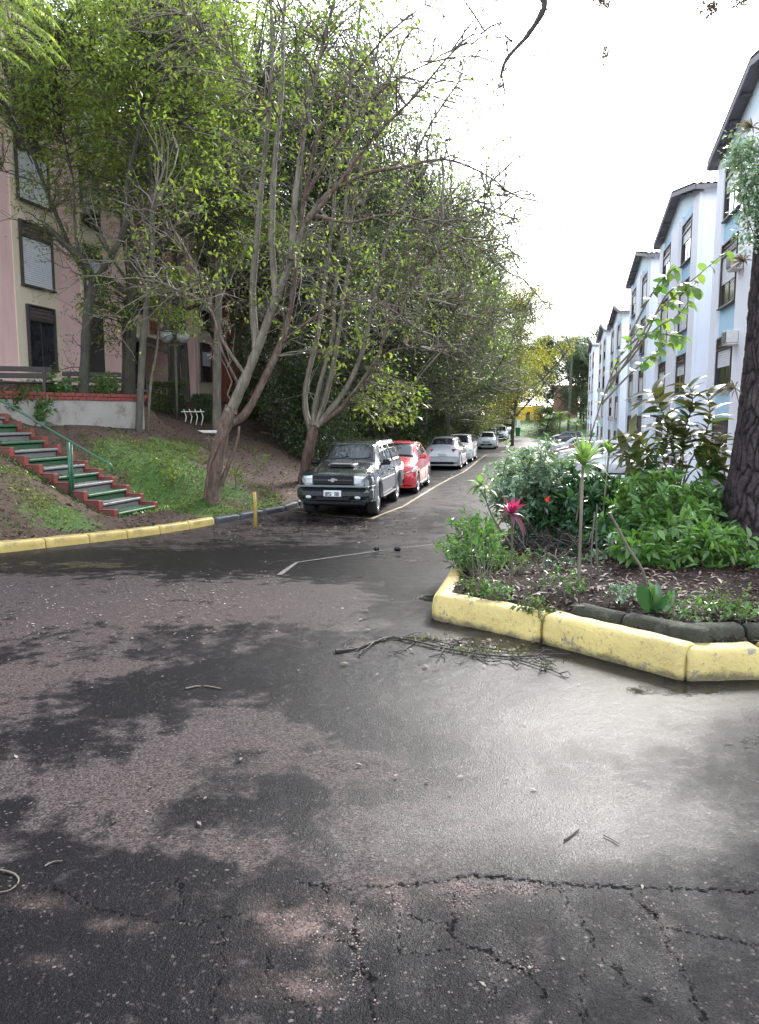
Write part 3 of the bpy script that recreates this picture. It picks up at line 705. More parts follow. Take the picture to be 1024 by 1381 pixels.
# local y = (-SU[1], SU[0]) = (-.267,-.964) = -SW, so the flight occupies y in [-SWID, 0]
for i in range(NST):
    x0 = i*RUN; zt = (i+1)*RISE; m = MB()
    m.box((x0+RUN/2-.012, -SWID/2, zt-.028), (RUN+.02, SWID-.24-.01*(i % 3), .055), bev=.012)
    m.box((x0+RUN/2+.02, -SWID/2+.0, zt-.075-RISE/2+.012), (RUN-.05, SWID-.26, RISE-.04), bev=.004)
    m.build('step', M['green_paint'] if i % 2 == 0 else M['grey_step'], st)
    for yy, nm in ((-.06, 1), (-SWID+.06, 2)):
        m = MB(); m.box((x0+RUN/2, yy, zt+.05-.22), (RUN-.006, .115, .44), bev=.012); o = m.build('side_block', M['step_side'], st)
        m = MB(); m.box((x0+.02, yy, zt+.056-.10), (.055, .13, .22), bev=.01); m.box((x0+RUN/2, yy, zt+.062), (RUN+.01, .12, .02), bev=.006)
        m.build('red_cap', M['red_paint'], o)
hr = MB(); xa, xb = .15, NST*RUN; hz = .93
def rz_(x): return x*RISE/RUN+RISE+hz
pts = [(xa-.10, -.06, rz_(xa)-.16), (xa-.10, -.06, rz_(xa)-.06), (xa-.03, -.06, rz_(xa)), (xa+.1, -.06, rz_(xa+.1)), (xb, -.06, rz_(xb))]
hr.tube(pts, .022, 8); rl = hr.build('handrail', M['rail_green'], st, smooth=True)
for xp in (.98, 4.3):
    m = MB(); m.tube([(xp, .02, xp*RISE/RUN-.1), (xp, .02, rz_(xp)-.01)], .03, 8); m.tube([(xp, -.055, xp*RISE/RUN-.1), (xp, -.055, rz_(xp)-.01)], .03, 8); m.build('post', M['rail_green'], st, smooth=True)
# path pad between kerb and stair
def pad_z(x, y): return max(tz(x, y), SZ0)+.03
pc = [S0+SW*(-.1)-SU*.02, S0+SW*(SWID+.2)-SU*.02, S0+SW*(SWID*.9)-SU*.8, S0-SU*.9-SW*.1, S0-SU*.45-SW*.5]
m = MB(); m.add([(p[0], p[1], SZ0+.035) for p in pc]+[(p[0], p[1], SZ0-.15) for p in pc], [tuple(range(5))]+[(i, (i+1) % 5, 5+(i+1) % 5, 5+i) for i in range(5)])
me = m.mesh('path', M['moss_stone']); fix_normals(me); tag(link('path', me), 'small earth-covered concrete pad at the foot of the steps', None, None, 'structure')

# ---------------------------------------------------------------- retaining wall with a red brick coping
rw = empty('retaining_wall', (WP0[0], WP0[1], 1.98), math.atan2(wdv[1], wdv[0]), 'low stained plaster retaining wall with red painted brick coping above the steps', 'wall')
x0, x1 = -4.5, WL
m = MB(); nx = 60; V = []; F = []
for i in range(nx+1):
    x = x0+(x1-x0)*i/nx
    for j in range(7): V.append((x, -.10-.012*mnoise.noise(Vector((x*2.5, j, 1))), -1.4+(1.4)*j/6))
for i in range(nx):
    for j in range(6): F.append((i*7+j, (i+1)*7+j, (i+1)*7+j+1, i*7+j+1))
m.add(V, F); m.box(((x0+x1)/2, .0, -.7), (x1-x0, .16, 1.4)); wl = m.build('wall_face', M['concrete_old'], rw)
bm_ = MB(); bm_.box((0, 0, 0), (.205, .25, .085), bev=.008); bme = bm_.mesh('brick', M['red_paint'])
k = 0
for row in range(2):
    xx = x0+(.1 if row else 0)
    while xx < x1-.05:
        o = link('brick', bme, rw, (xx+.105, -.01+random.uniform(-.006, .006), .047+row*.093+random.uniform(-.002, .002))); o.rotation_euler = (0, 0, random.uniform(-.012, .012)); xx += .215
if DEBUG_HITS:
    print('KA KB', KA, KB, 'IP', IP, 'IB', IB, 'S', SZ0)
# ---------------------------------------------------------------- blue and white blocks on the right
PHI = math.pi/2-ANG
TF = 5.87; BL = 10.1
def slats(m, x0, x1, z0, z1, y, pitch, d, mi=0, tilt=.35):
    z = z0+pitch/2
    while z < z1-pitch*.3:
        h = pitch*.86; m.add([(x0, y, z-h/2), (x1, y, z-h/2), (x1, y+d, z+h/2), (x0, y+d, z+h/2), (x0, y-.01, z+h/2), (x1, y-.01, z+h/2)], [(0, 1, 2, 3), (3, 2, 5, 4)], mi); z += pitch
def win_meshes(Wd, H, top, sgn, shut):
    """frame, louvre panel, shutter, pane; built facing sgn*y"""
    s = sgn; f = MB(); t = .07
    for c, d in (((-Wd/2+t/2, 0, H/2), (t, .10, H)), ((Wd/2-t/2, 0, H/2), (t, .10, H)), ((0, 0, t/2), (Wd-2*t, .10, t)), ((0, 0, H-t/2), (Wd-2*t, .10, t))):
        f.box((c[0], s*.05, c[2]), d, bev=.01)
    f.box((0, s*.05, H-top), (Wd-2*t, .09, .05)); f.box((0, s*.075, .01), (Wd+.06, .15, .05), bev=.01)
    fm = f.mesh('window', M['frame'])
    lv = MB()
    if top > .1:
        lv.box((0, s*.012, H-top/2), (Wd-2*t, .01, top-t)); n = max(2, int((top-t)/.13))
        for k in range(n): lv.box((0, s*.03, H-top+.06+(k+.5)*(top-t-.04)/n), (Wd-2*t, .03, (top-t-.04)/n*.62))
    lm = lv.mesh('louvre', M['louvre']) if top > .1 else None
    sh = MB(); zt = H-top-.03; zb = zt-(zt-t)*shut
    n = max(2, int((zt-zb)/.07))
    for k in range(n): 
        zc = zb+(k+.5)*(zt-zb)/n; sh.box((0, s*.032, zc), (Wd-2*t-.01, .022, (zt-zb)/n*.88), bev=.006)
    shm = sh.mesh('shutter', M['shutter']) if shut > .05 else None
    p = MB(); p.box((0, s*.008, (H-top)/2), (Wd-2*t, .012, H-top-t)); p.box((0, s*.022, zt/2), (.035, .02, H-top-t), 1); pm = p.mesh('pane', [M['pane'], M['frame']])
    return fm, lm, shm, pm
WM = {}
def add_window(parent, x, z, Wd=2.0, H=1.9, top=.42, shut=1.0, sgn=1, y=0.0, rot=0.0):
    k = (Wd, H, top, shut, sgn)
    if k not in WM: WM[k] = win_meshes(*k[:3], sgn, shut)
    fm, lm, shm, pm = WM[k]
    o = link('window', fm, parent, (x, y, z))
    if rot: o.rotation_euler = (0, 0, rot)
    if lm: link('louvre', lm, o)
    if shm: link('shutter', shm, o)
    link('pane', pm, o)
    return o
def roof_mesh(L, D, ze, zr, ov=.45, fo=.42):
    m = MB(); ny = int((D+2*fo)/.055); xs_ = [(-ov, ze), (L/2, zr), (L+ov, ze)]
    for a, b in ((0, 1), (1, 2)):
        V = []; F = []; K = 3
        for j in range(ny+1):
            y = fo-j*.055
            wv = .032*math.cos(j*.055*2*math.pi/.25)
            for k in range(K+1):
                u = k/K; x = xs_[a][0]+(xs_[b][0]-xs_[a][0])*u; z = xs_[a][1]+(xs_[b][1]-xs_[a][1])*u
                V.append((x, y, z+.10+wv)); V.append((x, y, z+.085+wv))
        n2 = 2*(K+1)
        for j in range(ny):
            for k in range(K):
                o = j*n2+2*k; F += [(o, o+2, o+2+n2, o+n2), (o+1, o+1+n2, o+3+n2, o+3)]
            o = j*n2; F.append((o, o+n2, o+n2+1, o+1)); o = j*n2+2*K; F.append((o, o+1, o+1+n2, o+n2))
        m.add(V, F)
    me = m.mesh('roof', M['roof'], smooth=False); return me
def slab_x(m, x0, z0, x1, z1, y0, y1, th, mi=0):
    m.add([(x0, y0, z0), (x1, y0, z1), (x1, y1, z1), (x0, y1, z0), (x0, y0, z0+th), (x1, y0, z1+th), (x1, y1, z1+th), (x0, y1, z0+th)],
          [(0, 3, 2, 1), (4, 5, 6, 7), (0, 1, 5, 4), (1, 2, 6, 5), (2, 3, 7, 6), (3, 0, 4, 7)], mi)
D_ = 11.0; ZE, ZR = 10.2, 11.35; ZB = -2.4
RM = roof_mesh(BL, D_, ZE, ZR)
sf = MB()
for a, b in (((-.45, ZE), (BL/2, ZR)), ((BL/2, ZR), (BL+.45, ZE))):
    slab_x(sf, a[0], a[1]-.02, b[0], b[1]-.02, -D_-.35, .40, .05)
    slab_x(sf, a[0], a[1]-.12, b[0], b[1]-.12, .36, .415, .17); 
    for k in range(1, 4):
        u = k/4; x = a[0]+(b[0]-a[0])*u; z = a[1]+(b[1]-a[1])*u; sf.box((x, -.1+.16, z-.07), (.07, .5, .09))
for x in (-.45, BL+.45): sf.box((x, -D_/2, ZE-.05), (.04, D_+.7, .18))
SFM = sf.mesh('eaves_board', M['soffit'])
wlm = MB(); pen = [(0, ZB), (BL, ZB), (BL, ZE+.05), (BL/2, ZR-.03), (0, ZE+.05)]
V = [(x, 0, z) for x, z in pen]+[(x, -D_, z) for x, z in pen]
wlm.add(V, [(0, 1, 2, 3, 4)[::-1], (5, 6, 7, 8, 9), (0, 5, 6, 1)[::-1], (1, 6, 7, 2)[::-1], (0, 4, 9, 5)[::-1]]); WLM = wlm.mesh('wall', M['w_pale']); fix_normals(WLM)
def band(x0, x1, mat, name, y=.035, zt=None):
    m = MB(); zz = zt or ZE-.12; m.box(((x0+x1)/2, y/2+.001, (ZB+zz)/2), (x1-x0, y, zz-ZB)); return m.mesh(name, mat)
BW = [band(.0, 1.33, M['w_white'], 'pilaster', .12), band(3.87, 6.58, M['w_white'], 'pilaster', .12), band(9.12, 10.1, M['w_white'], 'pilaster', .12)]
BB = [band(1.35, 3.85, M['w_blue'], 'blue_panel', .02), band(6.6, 9.1, M['w_blue'], 'blue_panel', .02)]
side = MB(); side.box((-.012, -D_/2, (ZB+ZE)/2), (.02, D_-.05, ZE-ZB-.05)); SDM = side.mesh('end_wall', M['w_white'])
def ac_mesh():
    m = MB(); m.box((0, 0, 0), (.58, .34, .38), 0, bev=.02); m.box((0, .18, 0), (.48, .02, .30), 1)
    for k in range(6): m.box((0, .192, -.12+k*.048), (.46, .012, .012), 0)
    m.box((0, -.03, -.22), (.62, .36, .03), 0); return m.mesh('air_conditioner', [M['ac'], M['ac_dark']])
ACM = ac_mesh()
WB = [-.60, 2.42, 5.10, 7.92]; WH = [2.1, 1.75, 2.1, 1.75]; XC = [2.6, 7.85]
desc = ['nearest blue and white block, partly behind the pine trunk', 'second blue and white block from the pine, with white blank end wall', 'third blue and white block down the row, ridge below the second',
        'fourth blue and white block, the first of the lower ones', 'fifth blue and white block, second from the far end of the row', 'farthest blue and white block beside the dark trees at the end of the yard']
ends = [(29.45, 0), (42.65, 0), (56.0, .1), (70.7, -1.1), (84.3, -1.0), (100.5, -.9)]
shutp = [[(1, 1), (.3, .45), (1, .55), (1, .35)], [(.6, 1), (.35, .5), (1, 1), (.3, .25)], [(1, .5), (.7, 1), (.4, .8), (1, .4)], [(0.06, .6), (1, .3), (.5, .5), (1, 1)], [(.4, 1), (1, 1), (.3, .5), (.5, .4)], [(1, .5), (.6, .5), (1, .3), (.5, 1)]]
acs = {0: [(6.15, 3.7), (6.1, 5.9)], 1: [(5.1, 2.0), (8.98, 4.3), (4.3, 7.6)], 2: [(5.0, 4.8), (4.2, 2.3), (5.9, 6.8)], 3: [(5.0, 2.2), (4.4, 5.1)], 4: [(5.2, 4.8), (5.0, 2.1)], 5: [(5.0, 5.0), (4.6, 2.0)]}
for bi, (se, dz) in enumerate(ends):
    s0 = se-BL; x, y = W(s0, TF)
    b = empty('apartment_block', (x, y, dz), PHI, desc[bi], 'building', 'blue and white apartment blocks in a row')
    link('wall', WLM, b); link('end_wall', SDM, b)
    for me in BW: link('pilaster', me, b)
    for me in BB: link('blue_panel', me, b)
    link('roof', RM, b); link('eaves_board', SFM, b)
    for fl in range(4):
        for c in range(2):
            if bi == 5 and fl == 3 and c == 1: pass
            add_window(b, XC[c], WB[fl], 2.15, WH[fl], .42 if fl else .95, shutp[bi][fl][c], 1, .022)
    for (ax, az) in acs[bi]:
        o = link('air_conditioner', ACM, b, (ax, .12+.18, az+.25))
    m = MB(); m.tube([(4.05, .17, ZB+1), (4.05, .17, ZE-.3)], .035, 6); m.build('drain_pipe', M['w_white'], b)

# ---------------------------------------------------------------- pink buildings on the left, above the bank
def left_local(px, py, t): 
    p = at_t(px, py, t); return ST(p[0], p[1])[0], p[2]
TL = -16.8
pb = empty('pink_apartment_building', W(12.0, TL, 0), PHI, 'pink and cream apartment building with brown framed shutters above the retaining wall', 'building')
Lp = 17.6; zb, zt = 1.8, 14.6; dp = 10
def boxm(name, mat, x0, x1, y0, y1, z0, z1, parent, bev=0):
    m = MB(); m.box(((x0+x1)/2, (y0+y1)/2, (z0+z1)/2), (x1-x0, y1-y0, z1-z0), bev=bev); return m.build(name, mat, parent)
boxm('wall', M['w_pink'], 0, Lp, 0, dp, zb, zt, pb)
S12 = 12.0
def wrect(x0, y0, x1, y1, t):      # photo rectangle -> (s centre, width, z bottom, height) on the facade
    sa, za = left_local(x0, y0, t); sb, zb_ = left_local(x1, y1, t); _, zc = left_local(x0, y1, t)
    s1 = left_local(x1, (y0+y1)/2, t)[0]; zmid = left_local((x0+x1)/2, y1, t)[1]; ztop = left_local((x0+x1)/2, y0, t)[1]
    return (sa+s1)/2, abs(s1-sa), zmid, ztop-zmid
c1 = wrect(22, 318, 69, 389, TL)
wx = c1[0]-S12
boxm('cream_band', M['w_cream'], wx-1.15, wx+1.15, -.03, 0, zb, zt, pb)
boxm('cream_band', M['w_cream'], wx-1.15-6.2, wx+1.15-6.2, -.03, 0, zb, zt, pb)
g1 = wrect(33, 425, 78, 500, TL); z1 = c1[2]; pitch = z1-g1[2]
for k in range(4):
    for dx in (0, -6.2):
        zz = z1+(k-1)*pitch
        if k == 0: add_window(pb, wx+.05+dx, zz, 1.5, 2.15, .5, .0, -1, -.032)
        else: add_window(pb, wx+dx, zz, 1.7, 2.1, .5, 1.0, -1, -.032)
c2 = wrect(107, 245, 128, 300, TL)
boxm('cream_band', M['w_cream'], c2[0]-S12-.75, c2[0]-S12+.75, -.03, 0, zb, zt, pb)
for k in range(1, 4): add_window(pb, c2[0]-S12, z1+(k-1)*pitch, 1.2, 2.1, .5, .6 if k == 2 else 1.0, -1, -.032)
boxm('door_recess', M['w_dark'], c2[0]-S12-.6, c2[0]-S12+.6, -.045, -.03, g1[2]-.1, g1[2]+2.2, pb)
boxm('roof_slab', M['soffit'], -.5, Lp+.5, -.6, dp+.5, zt, zt+.18, pb)
# recessed stair link
lk = empty('stairwell_block', W(29.6, TL-2.6, 0), PHI, 'dark recessed link between the two pink buildings with a cream balcony slab', 'building')
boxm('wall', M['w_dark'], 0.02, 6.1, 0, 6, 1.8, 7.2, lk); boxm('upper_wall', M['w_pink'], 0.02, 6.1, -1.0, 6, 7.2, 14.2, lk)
boxm('balcony', M['w_cream'], 2.2, 5.6, -1.6, 0, 5.15, 6.1, lk, .02); boxm('slot', M['w_maroon'], 3.7, 4.6, -1.63, -1.6, 5.35, 5.95, lk)
boxm('canopy', M['w_white'], .0, 2.6, -1.9, 0, 5.0, 5.12, lk, .01); add_window(lk, 4.3, 3.1, 1.6, 1.7, .05, .9, -1, -.002)
boxm('bench_ledge', M['w_white'], 2.9, 5.9, -.2, 0, 2.75, 2.85, lk)
pc2 = empty('pink_apartment_building', W(35.9, TL, 0), PHI, 'far pink building with a maroon end bay seen behind the twisted trees', 'building')
boxm('wall', M['w_pink'], 0, 16.2, 0, 10, 1.5, 14.4, pc2); boxm('cream_band', M['w_cream'], .25, 1.9, -.03, 0, 1.5, 14.4, pc2)
boxm('maroon_bay', M['w_maroon'], 2.8, 6.3, -1.2, 0, 1.5, 14.4, pc2); boxm('roof_slab', M['soffit'], -.5, 16.7, -.6, 10.5, 14.4, 14.58, pc2)
for k in range(4):
    add_window(pc2, 1.1, 3.3+k*2.75, 1.2, 1.9, .4, .5, -1, -.032); add_window(pc2, 13.3, 3.0+k*2.75, 1.7, 1.9, .4, .9, -1, -.001); add_window(pc2, 9.0, 3.0+k*2.75, 1.7, 1.9, .4, .6, -1, -.001)
o = link('air_conditioner', ACM, pc2, (11.2, -.18, 5.0)); o.rotation_euler = (0, 0, math.pi)

# ---------------------------------------------------------------- far end: lawn, yellow house, bits
fy = W(150, -3.2); 
yh = empty('yellow_house', (fy[0], fy[1], .45+.1), PHI-math.pi/2, 'low bright yellow house wall at the end of the lawn', 'building')
boxm('wall', M['w_yellow'], -2.4, 3.6, 0, 6, -.3, 2.7, yh); boxm('side_wing', M['w_yellow'], -3.4, -1.2, -.6, 0, -.3, 4.2, yh); m = MB(); slab_x(m, -2.6, 2.95, 3.8, 2.72, -.25, 6.2, .12); m.build('roof', M['roof'], yh)
boxm('post', M['w_orange'], 1.9, 2.05, -.9, -.75, -.4, 3.0, yh); boxm('door', M['w_dark'], .4, 1.2, -.02, 0, -.3, 1.7, yh)
fo_ = W(126, -6.9); oh = empty('orange_hut', (fo_[0], fo_[1], .2), PHI-math.pi/2, 'small orange hut half hidden by the trees left of the yellow house', 'hut')
boxm('wall', M['w_orange'], -2, 1.2, 0, 2.4, -.4, 2.1, oh); m = MB(); slab_x(m, -2.3, 2.35, 1.5, 2.15, -.4, 2.6, .1); m.build('roof', M['roof'], oh); boxm('door', M['w_dark'], -.6, .2, -.02, 0, -.3, 1.6, oh)
fr_ = W(150, 4.6); rh = empty('terracotta_house', (fr_[0], fr_[1], 1.0), PHI-math.pi/2, 'dull terracotta house end rising behind the banana plants', 'house')
boxm('wall', stucco('wall_terracotta', (.30, .15, .12), .4), -2.2, 2.2, 0, 5, -1, 6.2, rh); m = MB(); slab_x(m, -2.5, 6.2, 0, 7.6, -.3, 5.3, .15); slab_x(m, 0, 7.6, 2.5, 6.2, -.3, 5.3, .15); m.build('roof', M['roof'], rh); boxm('window', M['pane'], -.6, .6, -.02, 0, 3.6, 4.8, rh)
bn = W(107.5, -3.0); bo = empty('wheelie_bin', (bn[0], bn[1], tz(*bn)), PHI-math.pi/2, 'dark green wheeled rubbish bin at the kerb of the far lawn', 'bin')
m = MB(); V = [(-.25, -.25, .08), (.25, -.25, .08), (.25, .25, .08), (-.25, .25, .08), (-.34, -.36, 1.15), (.34, -.36, 1.15), (.34, .36, 1.15), (-.34, .36, 1.15)]
m.add(V, [(0, 3, 2, 1), (4, 5, 6, 7), (0, 1, 5, 4), (1, 2, 6, 5), (2, 3, 7, 6), (3, 0, 4, 7)]); m.build('body', M['bin_green'], bo)
m = MB(); m.box((0, 0, 1.2), (.76, .8, .08), bev=.03); m.build('lid', M['bin_green'], bo)
for sx in (-1, 1): m = MB(); m.lathe([(.0, -.03), (.1, -.03), (.1, .03), (0, .03)], 12, (sx*.26, .28, .1), 'x'); m.build('wheel', M['rubber'], bo)
# sign board beside it
sb_ = W(112, -3.6); sgn = empty('notice_board', (sb_[0], sb_[1], tz(*sb_)), PHI-math.pi/2, 'pale blue grey board on two legs on the far lawn', 'board')
m = MB(); m.box((0, 0, 1.75), (1.5, .06, .95), bev=.01); m.build('board', simple('board_blue_grey', (.20, .27, .29), .6), sgn); m = MB(); m.box((.55, -.04, 1.75), (.5, .02, .85)); m.build('poster', M['shutter'], sgn)
for sx in (-.6, .6): m = MB(); m.box((sx, .02, .62), (.07, .07, 1.3)); m.build('leg', M['rail_green'], sgn)
# low white wall/step at the end of the street
# ---------------------------------------------------------------- cars
# local frame: x from the nose (0) to the tail (L), y across, z up from the ground
class Car:
    def __init__(s, L, Wd, clear, keys, wr, xf, xr, archr):
        """keys rows: x, z_shoulder, z_top, half width at sill/body, half width at shoulder, half width at roof edge"""
        s.L, s.Wd, s.clear, s.wr, s.xf, s.xr, s.ar = L, Wd, clear, wr, xf, xr, archr
        k = np.array(keys, float); s.k = k
        xs = np.unique(np.concatenate([np.linspace(0, L, 46), k[:, 0], [xf-archr, xf+archr, xr-archr, xr+archr], xf+archr*np.cos(np.linspace(0, math.pi, 13)), xr+archr*np.cos(np.linspace(0, math.pi, 13))]).round(4))
        s.xs = xs[(xs >= 0) & (xs <= L)]
    def val(s, x, c):
        return np.interp(x, s.k[:, 0], s.k[:, c])
    def zb(s, x):
        z = s.clear+0*x
        for xc in (s.xf, s.xr):
            d = abs(x-xc)
            if d < s.ar: z = max(z, s.wr+math.sqrt(max(s.ar**2-d*d, 0)))
        return min(z, s.val(x, 1)-.07)
    def section(s, x):
        zs, zt, w0, ws, wt = [float(s.val(x, c)) for c in (1, 2, 3, 4, 5)]; zb = s.zb(x)
        zm = s.clear+(zs-s.clear)*.55; zl = max(zb+.02, s.clear+.1)
        zl = min(zl, zs-.05)
        pts = [(0, zb), (w0*.9, zb), (w0*.975, zb+.012), (w0*.995, max(zl, zb+.03)), (w0, max(zm, zb+.045)), (w0*.985, max(zs-.10, zb+.055)), (ws, zs), (wt, zt-.07*min(1, (zt-zs)/.25)-.004), (wt*.93, zt-.022*min(1, (zt-zs)/.25)), (wt*.6, zt), (0, zt+.012)]
        return pts
    def body(s, mats):
        V = []; F = []; mi = []; n = 11
        for x in s.xs:
            p = s.section(x); row = [(x, y, z) for y, z in p]+[(x, -y, z) for y, z in p[1:-1]][::-1]
            V += row
        m = 2*n-2; K = len(s.xs)
        for i in range(K-1):
            for j in range(m):
                j2 = (j+1) % m; F.append((i*m+j, i*m+j2, (i+1)*m+j2, (i+1)*m+j)); mi.append(1 if j in (0, m-1, 1, m-2) else 0)
        F.append(tuple(range(m))); mi.append(0); F.append(tuple((K-1)*m+j for j in range(m))); mi.append(0)
        me = bpy.data.meshes.new('body'); me.from_pydata(V, [], F)
        for q in mats: me.materials.append(q)
        me.polygons.foreach_set('material_index', mi); me.polygons.foreach_set('use_smooth', [True]*len(F)); fix_normals(me)
        e = me.attributes.new('sharp_edge', 'BOOLEAN', 'EDGE'); 
        bm = bmesh.new(); bm.from_mesh(me); sh = [False]*len(bm.edges)
        for ed_ in bm.edges:
            if len(ed_.link_faces) == 2 and ed_.calc_face_angle(0) > R(32): sh[ed_.index] = True
        bm.free(); me.attributes['sharp_edge'].data.foreach_set('value', sh)
        return me
    def side(s, x, z):
        p = s.section(x)[1:8]; zz = [q[1] for q in p]; yy = [q[0] for q in p]
        return float(np.interp(z, np.maximum.accumulate(zz), yy))
    def side_hi(s, x, v):
        """glass band between shoulder (v=0) and roof edge (v=1)"""
        p = s.section(x); a, b = p[6], p[7]; return a[0]+(b[0]-a[0])*v, a[1]+(b[1]-a[1])*v
    def top(s, x, y):
        p = s.section(x); q = [p[10], p[9], p[8], p[7], p[6]]; return float(np.interp(abs(y), [a[0] for a in q], [a[1] for a in q]))
def panel_grid(f, nu, nv, off, thick=.0):
    P = np.array([[f(i/nu, j/nv) for j in range(nv+1)] for i in range(nu+1)], float)
    du = np.gradient(P, axis=0); dv = np.gradient(P, axis=1); Nn = np.cross(du, dv); Nn /= (np.linalg.norm(Nn, axis=2, keepdims=True)+1e-9)
    return P, Nn
def panel(name, f, mat, parent, nu=6, nv=4, off=.006, outward=(0, 0, 1)):
    P, Nn = panel_grid(f, nu, nv, off); c = Nn[nu//2, nv//2]
    if np.dot(c, outward) < 0: Nn = -Nn
    P = P+Nn*off; V = [tuple(p) for p in P.reshape(-1, 3)]; F = []
    for i in range(nu):
        for j in range(nv):
            a = i*(nv+1)+j; F.append((a, a+1, a+nv+2, a+nv+1))
    # turned-in rim gives the pane a real edge
    rim = [i*(nv+1) for i in range(nu+1)]+[nu*(nv+1)+j for j in range(1, nv+1)]+[i*(nv+1)+nv for i in range(nu-1, -1, -1)]+[j for j in range(nv-1, 0, -1)]
    Q = (P-Nn*(off+.012)).reshape(-1, 3); b = len(V)
    V += [tuple(Q[r]) for r in rim]; n = len(rim)
    for k in range(n): F.append((rim[k], rim[(k+1) % n], b+(k+1) % n, b+k))
    me = bpy.data.meshes.new(name); me.from_pydata(V, [], F); me.materials.append(mat); fix_normals(me)
    me.polygons.foreach_set('use_smooth', [True]*(nu*nv)+[False]*n)
    if np.dot(me.polygons[(nu//2)*nv+nv//2].normal, outward) < 0: me.flip_normals()
    return link(name, me, parent)
WHC = {}
def wheel_meshes(r, w, style, spokes=5, cover=False):
    k = (r, w, style)
    if k in WHC: return WHC[k]
    m = MB(); rr = r*.66
    m.lathe([(rr, -w/2+.02), (rr+.02, -w/2+.004), (r-.03, -w/2), (r-.006, -w/2+.03), (r, -w/4), (r, w/4), (r-.006, w/2-.03), (r-.03, w/2), (rr+.02, w/2-.004), (rr, w/2-.02), (rr, -w/2+.02)], 28, axis='y')
    tm = m.mesh('wheel', M['rubber'], True); fix_normals(tm)
    q = MB(); q.lathe([(rr+.004, .0), (rr+.002, w/2-.012), (rr-.02, w/2-.004), (rr-.028, w/2-.02), (rr-.05, .02)], 28, axis='y', mi=0)
    q.lathe([(0, .015), (rr-.02, .015)], 24, axis='y', mi=1)
    for i in range(spokes):
        a = 2*math.pi*i/spokes
        for da in (-.13, .13):
            m4 = Matrix.Rotation(a+da*(.6), 4, 'Y')
            q.box((0, 0, 0), (rr*.78, .03, .035), 0, M=m4 @ Matrix.Translation((rr*.55, w/2-.035, 0)))
    q.lathe([(0, w/2-.008), (.05, w/2-.01), (.06, w/2-.03)], 14, axis='y', mi=0)
    rm = q.mesh('rim', [M['rim'], M['plastic']], False)
    WHC[k] = (tm, rm); return WHC[k]
def glyph_boxes(m, text, x0, z0, h, wch, y, th, mi=0):
    seg = {'a': ((.0, 1), (1, 1)), 'b': ((1, 1), (1, .5)), 'c': ((1, .5), (1, 0)), 'd': ((0, 0), (1, 0)), 'e': ((0, .5), (0, 0)), 'f': ((0, 1), (0, .5)), 'g': ((0, .5), (1, .5))}
    T = {'I': 'bc', 'U': 'bcdef', 'A': 'abcefg', 'B': 'abcdefg', 'D': 'abcdef', 'R': 'abcefg', 'F': 'aefg', 'P': 'abefg', 'Q': 'abcdef', '0': 'abcdef', '1': 'bc', '2': 'abdeg', '9': 'abcdfg', '8': 'abcdefg', '-': 'g'}
    for i, ch in enumerate(text):
        for sg in T.get(ch, ''):
            (ax, az), (bx_, bz) = seg[sg]; cx = x0+i*wch+(ax+bx_)/2*wch*.6; cz = z0+(az+bz)/2*h
            m.box((y, cx, cz), (.004, abs(ax-bx_)*wch*.6+th, abs(az-bz)*h+th), mi)
